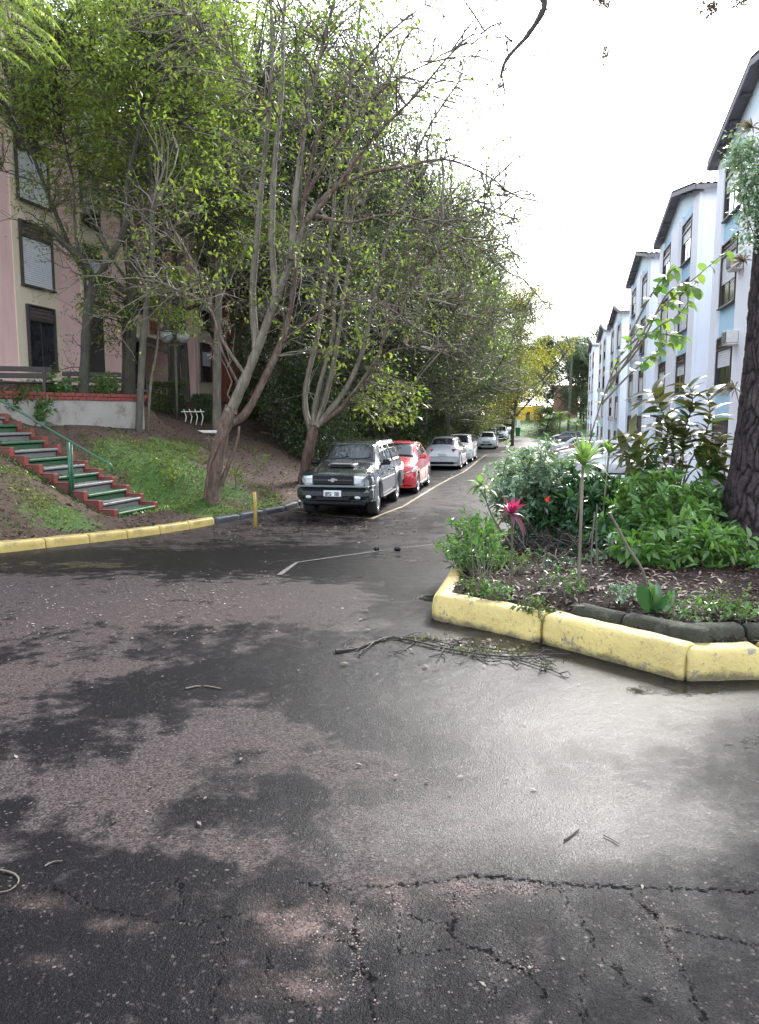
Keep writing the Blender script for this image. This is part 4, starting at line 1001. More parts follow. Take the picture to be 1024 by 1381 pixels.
def build_car(name, C, paint, label, cat, spec, loc, rz, group=None):
    root = empty(name, loc, rz, label, cat, group)
    L = C.L; me = C.body([paint, M['plastic']]); link('body', me, root)
    body_front = lambda y: 0
    # windscreen and rear window
    def scr(xa, xb, ya, yb, nm, mat=M['carglass'], off=.006, outw=(0, 0, 1)):
        panel(nm, lambda u, v: ((lambda x, wy: (x, (v*2-1)*wy, C.top(x, (v*2-1)*wy)))(xa+(xb-xa)*u, ya+(yb-ya)*u)), mat, root, 6, 10, off, outw)
    xa, xb, ya, yb = spec['screen']; scr(xa, xb, ya, yb, 'windscreen', outw=(-.5, 0, .7))
    xa, xb, ya, yb = spec['rear']; scr(xa, xb, ya, yb, 'rear_window', outw=(.5, 0, .7))
    for sy in (-1, 1):
        for (x0, x1, x2, x3) in spec['side']:     # bottom front, bottom rear, top rear, top front
            def f(u, v, sy=sy, q=(x0, x1, x2, x3)):
                xb_ = q[0]+(q[1]-q[0])*u; xt = q[3]+(q[2]-q[3])*u; x = xb_+(xt-xb_)*v
                y, z = C.side_hi(x, .08+.80*v); return (x, sy*y, z)
            panel('side_window', f, M['carglass'], root, 8, 3, .006, (0, sy, .2))
        # door seams
        for xd in spec['seams']:
            def g(u, v, sy=sy, xd=xd):
                z = C.clear+.12+(C.val(xd, 1)-C.clear-.14)*u; x = xd+(v-.5)*.012+spec.get('rake', 0)*u; return (x, sy*(C.side(x, z)+.001), z)
            panel('door_seam', g, M['plastic'], root, 8, 1, .002, (0, sy, 0))
        for xd in spec['handles']:
            z = C.val(xd, 1)-.13; m = MB(); m.box((xd, sy*(C.side(xd, z)+.014), z), (.18, .03, .035), bev=.012); m.build('door_handle', spec.get('handle_mat', paint), root)
        # mirror
        xm = spec['mirror']; y, z = C.side_hi(xm, .12); m = MB()
        m.box((xm-.02, sy*(y+.13), z+.06), (.13, .20, .135), bev=.035); m.box((xm+.01, sy*(y+.02), z+.01), (.07, .10, .05), bev=.01); o = m.build('wing_mirror', spec.get('mirror_mat', paint), root)
        m = MB(); m.box((xm+.048, sy*(y+.135), z+.06), (.006, .16, .10)); m.build('mirror_glass', M['chrome'], o)
        for xw in (C.xf, C.xr):
            tm, rm = wheel_meshes(C.wr, spec.get('ww', .2), spec.get('wst', 0), spec.get('spokes', 5))
            wo = link('wheel', tm, root, (xw, sy*(C.Wd/2-spec.get('ww', .2)/2-.02), C.wr)); 
            if sy < 0: wo.rotation_euler = (0, 0, math.pi)
            link('rim', rm, wo)
            # arch lip
            if spec.get('flare'):
                fl = spec['flare']; n = 16; V = []; F = []
                for i in range(n+1):
                    a = math.pi*i/n*1.0; ca, sa = math.cos(a), math.sin(a)
                    for rr, dy in ((C.ar-.01, -.02), (C.ar-.005, fl), (C.ar+.035, fl+.004), (C.ar+.085, .0), (C.ar+.085, -.04)):
                        x = xw+rr*ca; z = C.wr+rr*sa; y = C.side(min(max(x, .05), L-.05), min(max(z, C.clear+.1), C.val(min(max(x, 0), L), 1)-.02)); V.append((x, sy*(C.Wd/2-.035+dy if True else y), z))
                for i in range(n):
                    for j in range(4): a = i*5+j; F.append((a, a+1, a+6, a+5))
                m = MB(); m.add(V, F); ff = m.mesh('wheel_arch', spec.get('flare_mat', paint), True); fix_normals(ff); link('wheel_arch', ff, root)
    for (nm, mat, c, d, bev) in spec['boxes']:
        ys = (c[1],) if c[1] == 0 else (c[1], -c[1])
        for yy in ys:
            m = MB(); m.box((c[0], yy, c[2]), d, bev=bev); m.build(nm, mat, root)
    for (nm, mat, fn, nu, nv, outw) in spec.get('panels', []): 
        for sy in (-1, 1): panel(nm, (lambda u, v, fn=fn, sy=sy: fn(u, v, sy)), mat, root, nu, nv, .012, (outw[0], outw[1]*sy, outw[2]))
    # plate
    for (x, z, w_, h, sg) in spec.get('plates', []):
        m = MB(); m.box((x, 0, z), (.014, w_, h), bev=.005); p = m.build('number_plate', M['plate'], root)
        m = MB(); 
        if sg < 0: glyph_boxes(m, spec.get('text', 'IQD 1298'), -w_*.42, z-h*.34, h*.52, w_*.108, x+sg*.009, .012)
        m.v = [(v[0], v[1], v[2]) for v in m.v]
        if m.v: m.build('lettering', M['ink'], p)
    return root
def place(px_s, t, zoff=0, rev=False, L=4.0):
    """root location so that the car nose/tail sits at street distance s"""
    x, y = W(px_s, t); return (x, y, float(zroad(x, y))+.004)
TH = PHI      # +x along the street (away)
# nose panel helpers
def face_y(C, z, k): return C.side(.06, z)*k
# --- pickup ---------------------------------------------------------
PK = Car(4.95, 1.78, .36, [
 (0.00, .86, .88, .70, .62, .50), (.05, .93, .96, .78, .72, .58), (.18, .985, 1.02, .845, .78, .62), (.45, 1.01, 1.06, .865, .80, .66), (1.05, 1.04, 1.11, .875, .80, .70), (1.40, 1.06, 1.14, .875, .80, .72),
 (1.52, 1.07, 1.17, .875, .80, .70), (2.12, 1.08, 1.60, .875, .80, .60), (2.30, 1.08, 1.655, .875, .80, .60), (2.9, 1.08, 1.675, .875, .80, .61), (4.60, 1.08, 1.665, .875, .80, .61), (4.86, 1.07, 1.56, .87, .79, .59), (4.93, 1.06, 1.10, .86, .78, .60), (4.95, 1.04, 1.06, .85, .77, .6)],
 .37, .88, 3.80, .435)
pk_spec = dict(screen=(1.56, 2.16, .665, .55), rear=(4.84, 4.63, .52, .54), side=[(1.80, 2.62, 2.60, 2.24), (2.72, 3.32, 3.28, 2.70), (3.42, 4.62, 4.50, 3.40)],
 seams=[1.55, 2.67, 3.37], handles=[2.50, 3.22], mirror=1.86, mirror_mat=M['plastic'], handle_mat=M['plastic'], ww=.25, wst='pk', spokes=5, flare=.065, flare_mat=M['plastic_grey'],
 plates=[(-.115, .575, .40, .135, -1)], text='IQD 1298',
 boxes=[('front_bumper', M['p_black'], (.05, 0, .56), (.30, 1.62, .30), .11), ('lower_apron', M['plastic'], (.10, 0, .36), (.24, 1.42, .16), .05), ('air_intake', M['plastic'], (-.10, 0, .46), (.03, .78, .09), .02), ('fog_lamp', M['lamp_clear'], (-.075, .56, .50), (.05, .13, .09), .02), ('bumper_top_trim', M['plastic_grey'], (-.005, 0, .725), (.20, 1.62, .03), .012), ('bumper_corner', M['p_black'], (.25, .80, .55), (.40, .15, .30), .07),
  ('corner_trim', M['plastic_grey'], (.26, .81, .725), (.40, .13, .03), .012), ('grille_frame', M['p_black'], (.005, 0, .87), (.06, 1.02, .25), .03), ('grille', M['plastic'], (-.03, 0, .865), (.03, .90, .185), .012),
  ('grille_bar', M['p_black'], (-.05, 0, .865), (.012, .88, .035), .005), ('hood_scoop', M['plastic_grey'], (.98, 0, 1.145), (.56, .62, .06), .028),
  ('scoop_mouth', M['plastic'], (.715, 0, 1.155), (.09, .50, .035), .01), ('side_cladding', M['plastic_grey'], (2.33, .875, .62), (1.95, .03, .34), .012), ('side_step', M['plastic'], (2.33, .86, .37), (1.9, .14, .06), .02), ('bed_cladding', M['plastic_grey'], (4.62, .87, .66), (.5, .03, .30), .012),
  ('tail_light', M['lamp_red'], (4.93, .74, .88), (.05, .13, .36), .015), ('rear_bumper', M['plastic_grey'], (4.98, 0, .52), (.16, 1.66, .22), .04), ('sunshade', M['seatlight'], (1.93, .16, 1.345), (.02, .26, .12), .01)])
pk_spec['boxes'] = [b for b in pk_spec['boxes'] if b[0] != 'sunshade']
def bowtie(m, x, z, w_, h):
    P = [(-.5, -.25), (-.5, .12), (-.18, .12), (-.14, .5), (.22, .5), (.18, .25), (.5, .25), (.5, -.12), (.18, -.12), (.14, -.5), (-.22, -.5), (-.18, -.25)]
    n = len(P); V = [(x, p[0]*-w_, z+p[1]*h) for p in P]+[(x+.02, p[0]*-w_, z+p[1]*h) for p in P]
    m.add(V, [tuple(range(n)), tuple(range(n, 2*n))[::-1]]+[(i, (i+1) % n, n+(i+1) % n, n+i) for i in range(n)])
S_PK = 16.5
pk_spec['panels'] = [('headlight', M['lamp_clear'], lambda u, v, sy: (-.03+.20*u**2.0, sy*(.475+.335*u-.03*u**4), .772+(.195-.035*u)*v), 8, 4, (-1, .3, 0)), ('indicator', M['lamp_clear'], lambda u, v, sy: (.18+.10*u, sy*(.80+.045*u), .79+.13*v), 3, 3, (-.3, 1, 0))]
a = place(S_PK, -4.5); pk = build_car('pickup_truck', PK, M['p_black'], 'dark green black double cab pickup with grey cladding and bonnet scoop facing the camera', 'pickup truck', pk_spec, a, TH+R(1.5))
m = MB(); bowtie(m, -.075, .87, .21, .085); bme2 = m.mesh('badge', M['chrome']); fix_normals(bme2); link('badge', bme2, pk)
0 and panel('sun_reflector', lambda u, v: (lambda x, y: (x, y, PK.top(x, y)))(1.72+.24*u, -.02-.27+.30*v), M['seatlight'], pk, 4, 4, .0085, (-.5, 0, .7))
# wipers
for y0, y1 in ((.45, .02), (-.08, -.52)):
    m = MB(); m.tube([(1.56, y0, PK.top(1.56, y0)+.012), (1.68, y1, PK.top(1.68, y1)+.015)], .009, 5); m.build('wiper', M['plastic'], pk)
# --- hatchback profiles ----------------------------------------------
def hatch(L, Wd, H, kind):
    h2 = Wd/2
    if kind == 'small':      # upright short nose city car
        k = [(0, .60, .62, h2*.80, h2*.70, h2*.5), (.06, .68, .70, h2*.90, h2*.80, h2*.6), (.22, .80, .83, h2*.97, h2*.88, h2*.7), (.55, .90, .95, h2*.985, h2*.90, h2*.78), (.82, .94, 1.0, h2*.985, h2*.90, h2*.80), (.92, .95, 1.03, h2*.985, h2*.90, h2*.78),
             (1.50, .97, H-.08, h2*.985, h2*.90, h2*.68), (1.75, .98, H-.01, h2*.985, h2*.90, h2*.67), (2.3, 1.0, H, h2*.985, h2*.90, h2*.67), (L-.35, 1.02, H-.05, h2*.985, h2*.90, h2*.64), (L-.14, 1.02, H-.30, h2*.97, h2*.88, h2*.66), (L-.04, .98, 1.02, h2*.95, h2*.86, h2*.7), (L, .80, .84, h2*.88, h2*.8, h2*.66)]
    elif kind == 'hatch':
        k = [(0, .60, .62, h2*.78, h2*.68, h2*.5), (.07, .68, .70, h2*.90, h2*.80, h2*.6), (.30, .80, .83, h2*.97, h2*.88, h2*.7), (.80, .92, .97, h2*.985, h2*.90, h2*.78), (1.08, .96, 1.02, h2*.985, h2*.90, h2*.78),
             (1.78, .98, H-.08, h2*.985, h2*.90, h2*.66), (2.05, .99, H-.01, h2*.985, h2*.90, h2*.65), (2.6, 1.01, H, h2*.985, h2*.90, h2*.65), (L-.62, 1.03, H-.05, h2*.985, h2*.90, h2*.62), (L-.20, 1.04, H-.36, h2*.97, h2*.88, h2*.66), (L-.07, .99, 1.05, h2*.95, h2*.86, h2*.70), (L, .80, .84, h2*.88, h2*.8, h2*.66)]
    else:                    # saloon
        k = [(0, .58, .60, h2*.78, h2*.68, h2*.5), (.07, .66, .68, h2*.90, h2*.80, h2*.6), (.30, .76, .79, h2*.97, h2*.88, h2*.7), (.85, .88, .93, h2*.985, h2*.90, h2*.78), (1.12, .93, .98, h2*.985, h2*.90, h2*.78),
             (1.85, .96, H-.08, h2*.985, h2*.90, h2*.64), (2.15, .97, H-.01, h2*.985, h2*.90, h2*.63), (2.7, .98, H, h2*.985, h2*.90, h2*.63), (L-1.15, 1.0, H-.08, h2*.985, h2*.90, h2*.62), (L-.62, 1.0, 1.08, h2*.98, h2*.90, h2*.72), (L-.12, .98, 1.03, h2*.96, h2*.86, h2*.72), (L, .82, .86, h2*.9, h2*.8, h2*.66)]
    wb0 = .62 if kind == 'small' else .80; wb1 = L-(.50 if kind == 'small' else .66 if kind == 'hatch' else .95)
    return Car(L, Wd, .20, k, .30 if kind != 'suv' else .34, wb0, wb1, .355)
def hatch_spec(C, H, kind, paint, grille='lo', text=None, dark_tail=False):
    L = C.L; h2 = C.Wd/2; off = {'small': (.96, 1.60), 'hatch': (1.14, 1.88), 'saloon': (1.18, 1.95)}[kind]
    re = {'small': (L-.15, L-.34), 'hatch': (L-.22, L-.60), 'saloon': (L-.66, L-1.15)}[kind]
    a, b = off
    side = {'small': [(1.28, 2.12, 2.10, 1.72), (2.20, 2.98, 2.84, 2.19)], 'hatch': [(1.48, 2.38, 2.36, 2.00), (2.47, 3.42, 3.10, 2.45)], 'saloon': [(1.55, 2.48, 2.46, 2.10), (2.57, 3.35, 3.05, 2.55)]}[kind]
    sx = {'small': [1.12, 2.16, 3.0], 'hatch': [1.30, 2.42, 3.34], 'saloon': [1.36, 2.52, 3.45]}[kind]
    nose = C
    def hl(u, v, sy):      # headlight wraps round the corner
        x = .03+.42*u**1.4; z = .62+.04*u+.15*v*(1-.35*u)+.05*u; z = min(z, C.val(x, 1)-.01)
        y = min(C.side(x, z), h2)*(1 if u > .35 else (.66+.34*(u/.35)**.7)); return (x-.02*(1-u), sy*y, z)
    def tl(u, v, sy):
        x = L-.03-.30*u; z = .74+.25*v*(1-.3*u)+.0*u; y = C.side(min(x, L-.02), z)*(1 if u > .3 else (.74+.26*(u/.3)**.7)); return (x+.015*(1-u), sy*y, z)
    bx = [('front_bumper', paint, (.06, 0, .40), (.20, h2*1.80, .34), .07), ('lower_grille', M['plastic'], (-.035, 0, .40), (.05, h2*1.15, .13), .02), ('upper_grille', M['plastic'], (.0, 0, .625), (.06, h2*.80, .07), .02),
          ('fog_lamp', M['chrome'], (-.01, h2*.72, .38), (.05, .12, .08), .02), ('rear_bumper', paint, (L-.02, 0, .47), (.20, h2*1.80, .34), .07), ('bumper_insert', M['plastic'], (L+.07, 0, .33), (.05, h2*1.3, .12), .02),
          ('sill', M['plastic'], (L/2, h2*.975, .235), (L*.40, .04, .08), .015)]
    sp = dict(screen=(a, b, h2*.74, h2*.60), rear=(re[0], re[1], h2*.60, h2*.56), side=side, seams=sx, handles=[sx[1]-.16, sx[2]-.16], mirror=side[0][0]+.06, ww=.19, wst=kind, spokes=6, boxes=bx,
              panels=[('headlight', M['lamp_clear'], hl, 6, 3, (-.6, .7, .2)), ('tail_light', M['lamp_red'], tl, 5, 3, (.6, .7, .1))], plates=[(-.055, .44, .38, .12, -1), (L+.03, .70, .38, .12, 1)], rake=.0, text=text or 'IPR 2180')
    return sp
GP = 'cars parked nose to tail along the left of the street'
H1 = hatch(3.6, 1.66, 1.49, 'small'); s1 = hatch_spec(H1, 1.49, 'small', M['p_red']); s1['mirror_mat'] = M['p_red']
build_car('parked_car', H1, M['p_red'], 'small red hatchback parked behind the dark pickup, facing the camera', 'car', s1, place(21.9, -4.3), TH+R(1), GP)
H2 = hatch(4.05, 1.74, 1.53, 'hatch'); s2 = hatch_spec(H2, 1.53, 'hatch', M['p_silver'])
s2['mirror_mat'] = M['plastic']
x, y = W(40.3, -4.5); build_car('parked_car', H2, M['p_silver'], 'silver hatchback seen from behind with a dark rear window and red tail lights', 'car', s2, (x, y, float(zroad(x, y))+.004), TH+math.pi, GP)
H3 = hatch(4.0, 1.70, 1.50, 'hatch'); s3 = hatch_spec(H3, 1.50, 'hatch', M['p_white'])
x, y = W(42.0, -4.45); build_car('parked_car', H3, M['p_white'], 'white hatchback facing the camera, half behind the silver hatchback', 'car', s3, (x, y, float(zroad(x, y))+.004), TH, GP)
H4 = hatch(4.4, 1.74, 1.46, 'saloon'); s4 = hatch_spec(H4, 1.46, 'saloon', M['p_pale'])
x, y = W(68, -4.6); build_car('parked_car', H4, M['p_pale'], 'pale silver low saloon facing the camera beyond the white hatchback', 'car', s4, (x, y, float(zroad(x, y))+.004), TH, GP)
H5 = hatch(4.2, 1.80, 1.66, 'hatch'); s5 = hatch_spec(H5, 1.66, 'hatch', M['p_white']); s5['boxes'] = s5['boxes']+[('cladding', M['plastic'], (.02, 0, .30), (.26, 1.5, .18), .05)]
x, y = W(94, -4.7); build_car('parked_car', H5, M['p_white'], 'tall white crossover, farthest of the cars along the left kerb', 'car', s5, (x, y, float(zroad(x, y))+.004), TH, GP)
# right yard: side on, noses towards the street
GR = 'cars parked across the bright yard on the right'
def yard(C, paint, sp, s, t, label, z=None):
    x, y = W(s, t); return build_car('parked_car', C, paint, label, 'car', sp, (x, y, (float(zroad(x, y)) if z is None else z)+.02), -ANG, GR)
H6 = hatch(4.25, 1.74, 1.46, 'hatch'); yard(H6, M['p_navy'], hatch_spec(H6, 1.46, 'hatch', M['p_navy']), 103, 1.35, 'very dark blue hatchback parked side on at the edge of the far lawn')
yard(H3, M['p_white'], hatch_spec(H3, 1.50, 'hatch', M['p_white']), 71, 1.0, 'white hatchback parked side on in front of the dark blue one')
H7 = hatch(4.4, 1.74, 1.48, 'saloon'); yard(H7, M['p_maroon'], hatch_spec(H7, 1.46, 'saloon', M['p_maroon']), 60.0, .95, 'dark red saloon parked between white cars in the yard')
yard(H4, M['p_white'], hatch_spec(H4, 1.46, 'saloon', M['p_white']), 53.5, 1.05, 'white saloon just this side of the dark red one, behind the spiky plant')
yard(H5, M['p_white'], hatch_spec(H5, 1.66, 'hatch', M['p_white']), 44.5, 1.2, 'nearest big white car in the yard, glimpsed through the island shrubs')
yard(H2, M['p_silver'], hatch_spec(H2, 1.53, 'hatch', M['p_silver']), 35.5, 1.5, 'silver hatchback nearest the island, almost hidden by its shrubs')
x, y = W(114, -4.9); build_car('parked_car', H4, M['p_aqua'], 'pale blue car on the lawn in front of the yellow house', 'car', hatch_spec(H4, 1.46, 'saloon', M['p_aqua']), (x, y, tz(x, y)), TH)
# yellow marker post
p = hit(344, 712); po = empty('marker_post', p, 0, 'short yellow marker post leaning by the left kerb before the pickup', 'post')
m = MB(); m.tube([(0, 0, -.05), (.005, .0, .5), (-.012, .01, .72)], [.04, .038, .037], 10); m.build('shaft', M['post'], po, smooth=True); m = MB(); m.lathe([(0, .735), (.028, .732), (.037, .715)], 10, (-.012, .01, 0)); m.build('cap', M['post'], po)
# ---------------------------------------------------------------- vegetation tools
def unit(a): return a/(np.linalg.norm(a, axis=-1, keepdims=True)+1e-9)
def leaves_np(pos, dirs, size, aspect=.45, fold=.25, droop=.25, kind=4, up=None, r=None):
    """vectorised leaves; pos (n,3) leaf base, dirs (n,3) unit; kind 4 = one quad, 6 = two folded quads"""
    r = r or rng; n = len(pos); size = np.asarray(size)*np.ones(n)
    dirs = unit(dirs); rnd = r.normal(size=(n, 3)); 
    if up is not None: rnd = rnd*.45+np.array(up)
    sidev = unit(np.cross(dirs, rnd)); nrm = unit(np.cross(sidev, dirs))
    L = size[:, None]; Wd = L*aspect*.5
    tip = pos+dirs*L-nrm*L*droop*.5
    if kind == 4:
        mid = pos+dirs*L*.48+nrm*L*fold*.25
        V = np.stack([pos, mid+sidev*Wd, tip, mid-sidev*Wd], 1).reshape(-1, 3)
        F = np.arange(4*n).reshape(-1, 4); return V, F
    a1 = pos+dirs*L*.30+nrm*L*fold*.2; a2 = pos+dirs*L*.66+nrm*L*(fold*.15-droop*.18)
    V = np.stack([pos, a1+sidev*Wd, a2+sidev*Wd*.82, tip, a2-sidev*Wd*.82, a1-sidev*Wd], 1).reshape(-1, 3)
    b = np.arange(n)[:, None]*6
    F = np.concatenate([b+np.array([[0, 1, 2, 3]]), b+np.array([[0, 3, 4, 5]])]); return V, F
class Geo:
    def __init__(s): s.V = []; s.F = []; s.n = 0
    def add(s, V, F):
        s.V.append(np.asarray(V)); s.F.append(np.asarray(F)+s.n); s.n += len(V)
    def tube(s, pts, rad, n=5): s.add(*tube_np(np.asarray(pts, float), np.asarray(rad, float), n))
    def build(s, name, mat, parent=None, smooth=False, loc=None):
        if not s.V: return None
        return link(name, np_mesh(name, np.concatenate(s.V), np.concatenate(s.F), mat, smooth), parent, loc)
    def mesh(s, name, mat, smooth=False): return np_mesh(name, np.concatenate(s.V), np.concatenate(s.F), mat, smooth)
def smooth_poly(P, m=4):
    P = np.array(P, float); n = len(P); t = np.arange(n); tt = np.linspace(0, n-1, (n-1)*m+1)
    out = []
    for u in tt:
        i = min(int(u), n-2); f = u-i; p0 = P[max(i-1, 0)]; p1 = P[i]; p2 = P[i+1]; p3 = P[min(i+2, n-1)]
        out.append(.5*((2*p1)+(-p0+p2)*f+(2*p0-5*p1+4*p2-p3)*f*f+(-p0+3*p1-3*p2+p3)*f**3))
    return np.array(out)
def stem(geo, P, r0, r1, n=8, m=4, knob=.10, seed=0):
    Q = smooth_poly(P, m); k = len(Q); u = np.linspace(0, 1, k)
    rad = r0+(r1-r0)*u**.85; rr = np.random.default_rng(seed+int(abs(P[0][0])*100)); rad = rad*(1+knob*rr.normal(size=k)*.5)
    rad[0] *= 1.15
    V, F = tube_np(Q, rad, n)
    # fluted, uneven trunk surface
    if r0 > .05:
        Vr = V.reshape(k, n, 3); a = np.arange(n)*2*math.pi/n; f = 1+.10*np.sin(a*3+rr.uniform(0, 6))[None, :]+.07*np.sin(a*5+np.linspace(0, 3, k)[:, None])
        Vr = Q[:, None, :]+(Vr-Q[:, None, :])*f[:, :, None]; V = Vr.reshape(-1, 3)
    geo.add(V, F); return Q, rad
def twigs_and_leaves(tg, lf, skel, centers, rngl, nleaf=30, spread=.45, size=.12, aspect=.45, twig_r=.012, sag=.1, kind=4, sub=3, upb=.25, maxd=None):
    """each centre gets a twig from the nearest skeleton point and a cluster of leaves round it"""
    S = np.concatenate(skel)
    C = np.array(centers, float)
    for c in C:
        d2 = ((S-c)**2).sum(1)+np.where(S[:, 2] > c[2]-.2, 1.5, 0)*np.maximum(S[:, 2]-c[2]+.2, 0)
        q = S[np.argmin(d2)]; L = np.linalg.norm(c-q)
        if tg is not None and L > .15:
            n = 6; u = np.linspace(0, 1, n)[:, None]; mid = rngl.normal(size=3)*L*.09
            P = q+(c-q)*u+np.sin(u*math.pi)*(mid+np.array((0, 0, L*sag)))+rngl.normal(size=(n, 3))*L*.018*(u > 0)*(u < 1)
            r0 = min(twig_r*(.6+L*.55), twig_r*3.2); tg.tube(P, np.linspace(r0, twig_r*.35, n), 4 if L > 1 else 3)
            for k in range(sub):
                e = c+rngl.normal(size=3)*spread*.9; b = P[rngl.integers(2, n)]
                M_ = (b+e)/2+rngl.normal(size=3)*.06; tg.tube([b, M_, e], [twig_r*.5, twig_r*.4, twig_r*.2], 3)
    if nleaf <= 0: return
    N_ = len(C)*nleaf
    base = np.repeat(C, nleaf, 0); o = rngl.normal(size=(N_, 3)); o = unit(o)*(rngl.random((N_, 1))**.55)*spread
    o[:, 2] *= .75
    d = unit(o)+rngl.normal(size=(N_, 3))*.6+np.array((0, 0, upb-.35))
    V, F = leaves_np(base+o, d, size*rngl.uniform(.6, 1.25, N_), aspect, kind=kind, r=rngl, up=(0, 0, 1) if upb > 0 else None)
    lf.add(V, F)
def ell(c, rad, n, rl, shell=.55):
    v = unit(rl.normal(size=(n, 3))); r = rl.random((n, 1))**(1/3.); r = shell+(1-shell)*r if shell else r
    r = np.where(rl.random((n, 1)) < .75, r, rl.random((n, 1))**.5)
    return np.array(c)+v*r*np.array(rad)

# ---------------------------------------------------------------- wood along the left of the street
def proto_tree(seed, H, Rr, bark, leaf, nclu, nleaf, size, forks=5, zlow=.22, name='tree', aspect=.45, spread=.6, trunk_r=.2):
    rl = np.random.default_rng(seed); tk = Geo(); tw = Geo(); lf = Geo(); sk = []
    base = np.array((0, 0, -.4)); top = np.array((rl.normal()*.6, rl.normal()*.6, H*.75))
    P = [base, base+(top-base)*.25+rl.normal(size=3)*.15, base+(top-base)*.55+rl.normal(size=3)*.3, top]
    Q, _ = stem(tk, P, trunk_r, .05, 8, 5, seed=seed); sk.append(Q[4:])
    for k in range(forks):
        i = rl.integers(4, len(Q)-4); a = rl.uniform(0, 6.28); ln = Rr*rl.uniform(.6, 1.0)
        e = Q[i]+np.array((math.cos(a)*ln, math.sin(a)*ln, ln*rl.uniform(.5, 1.2))); m_ = (Q[i]+e)/2+rl.normal(size=3)*.3-np.array((0, 0, .1*ln))
        q2, _ = stem(tk, [Q[i], m_, e], trunk_r*.45, .03, 6, 4, seed=seed+k); sk.append(q2[1:])
    C = []
    nb = 9
    for k in range(nb):
        u = rl.random(); zc = H*(zlow+(1-zlow)*u*.86); rr = Rr*(.55+.45*math.sin(math.pi*min(1, .15+u*.85)))
        a = rl.uniform(0, 6.28); off_ = rr*.52
        C.append(ell((math.cos(a)*off_, math.sin(a)*off_, zc), (rr*.55, rr*.55, rr*.42), nclu//nb, rl, .6))
    C.append(ell((0, 0, H*.88), (Rr*.5, Rr*.5, H*.12), nclu//8, rl, .5))
    C = np.concatenate(C)
    twigs_and_leaves(tw, lf, sk, C, rl, nleaf, spread, size, aspect, .02, .05, 4, 1)
    root = empty(name, (0, 0, 0))
    tk.build('trunk', bark, root, True); tw.build('branches', bark, root); lf.build('crown', leaf, root)
    return root
PT = dict(
 dark=proto_tree(11, 15, 5.6, M['bark_dark'], M['l_dark'], 720, 44, .15),
 mid=proto_tree(12, 15, 5.4, M['bark_grey'], M['l_mid'], 680, 44, .15),
 olive=proto_tree(13, 15, 5.6, M['bark_pale'], M['l_olive'], 620, 40, .135, forks=8),
 yellow=proto_tree(15, 13, 4.8, M['bark_grey'], M['l_yellow'], 560, 44, .17),
 far=proto_tree(16, 13, 5.6, M['bark_dark'], M['l_blue'], 640, 44, .26, zlow=.12),
 high=proto_tree(19, 16, 4.6, M['bark_grey'], M['l_bright'], 420, 34, .17, zlow=.52),
 bush=proto_tree(17, 4.0, 2.3, M['bark_dark'], M['l_dark'], 200, 44, .13, forks=3, zlow=.05, trunk_r=.06, spread=.5),
 gbush=proto_tree(18, 3.6, 2.0, M['bark_grey'], M['l_mid'], 170, 44, .14, forks=3, zlow=.05, trunk_r=.05, spread=.5))
for o in PT.values():
    for c in [o]+list(o.children): pass
used = set()
def put_tree(kind, s, t, sc_, rz, label, cat='tree', group=None, sz=None, name=None, dz=0):
    o = PT[kind] if kind not in used else copy_tree(PT[kind]); used.add(kind)
    x, y = W(s, t); o.location = (x, y, tz(x, y)+dz); o.scale = (sc_, sc_, sz or sc_); o.rotation_euler = (0, 0, rz); o.name = name or ('bush' if 'bush' in kind else 'street_tree')
    return tag(o, label, cat, group)
G1 = 'trees of the wood along the left of the street'
wood = [('high', 27.0, -13.6, .95, .3, .95, 'high crowned tree on the bank between the two pink buildings'),
 ('high', 35.5, -14.2, 1.05, 2.0, 1.0, 'high crowned tree before the far pink building'),
 ('olive', 31.0, -8.6, 1.0, 1.1, 1.15, 'grey green tree rising above the red hatchback'),
 ('dark', 35.5, -9.3, 1.0, 2.3, 1.12, 'dark tree on the bank behind the silver hatchback'),
 ('olive', 39.5, -7.6, 1.08, 3.0, 1.08, 'olive grey tree leaning over the street beyond the silver hatchback'),
 ('mid', 45.5, -6.9, 1.15, 4.2, 1.08, 'mid green tree overhanging the pale saloon'),
 ('olive', 53, -6.0, 1.28, 5.0, 1.2, 'tall olive tree whose crown reaches over mid street'),
 ('mid', 64, -8.0, 1.25, 1.9, 1.2, 'mid green tree over the white crossover'),
 ('olive', 73, -7.8, 1.2, .6, 1.2, 'pale olive tree next to the yellow flowering tree'),
 ('yellow', 76.0, -2.7, 1.15, .9, 1.25, 'yellow flowering tree at the far end of the wood'),
 ('yellow', 99.0, -4.4, .95, 2.6, .95, 'smaller yellow flowering tree hanging over the orange hut'),
 ('high', 31.5, -15.2, 1.1, 2.2, 1.1, 'tall green tree at the back of the wood behind the far pink building corner'),
 ('dark', 38.5, -14.5, 1.2, .2, 1.2, 'tall dark tree in the back row of the wood, left part'),
 ('mid', 50.0, -14.0, 1.35, 3.3, 1.18, 'tall green tree in the back row of the wood, middle part'),
 ('dark', 65.0, -13.5, 1.45, 4.1, 1.15, 'tall dark tree in the back row of the wood, far part'),
 ('dark', 86.0, -12.0, 1.4, 5.1, 1.3, 'dark tree behind the yellow flowering tree')]
for k, s, t, a, rz, h, lb in wood: put_tree(k, s, t, a, rz, lb, 'tree', G1, h)
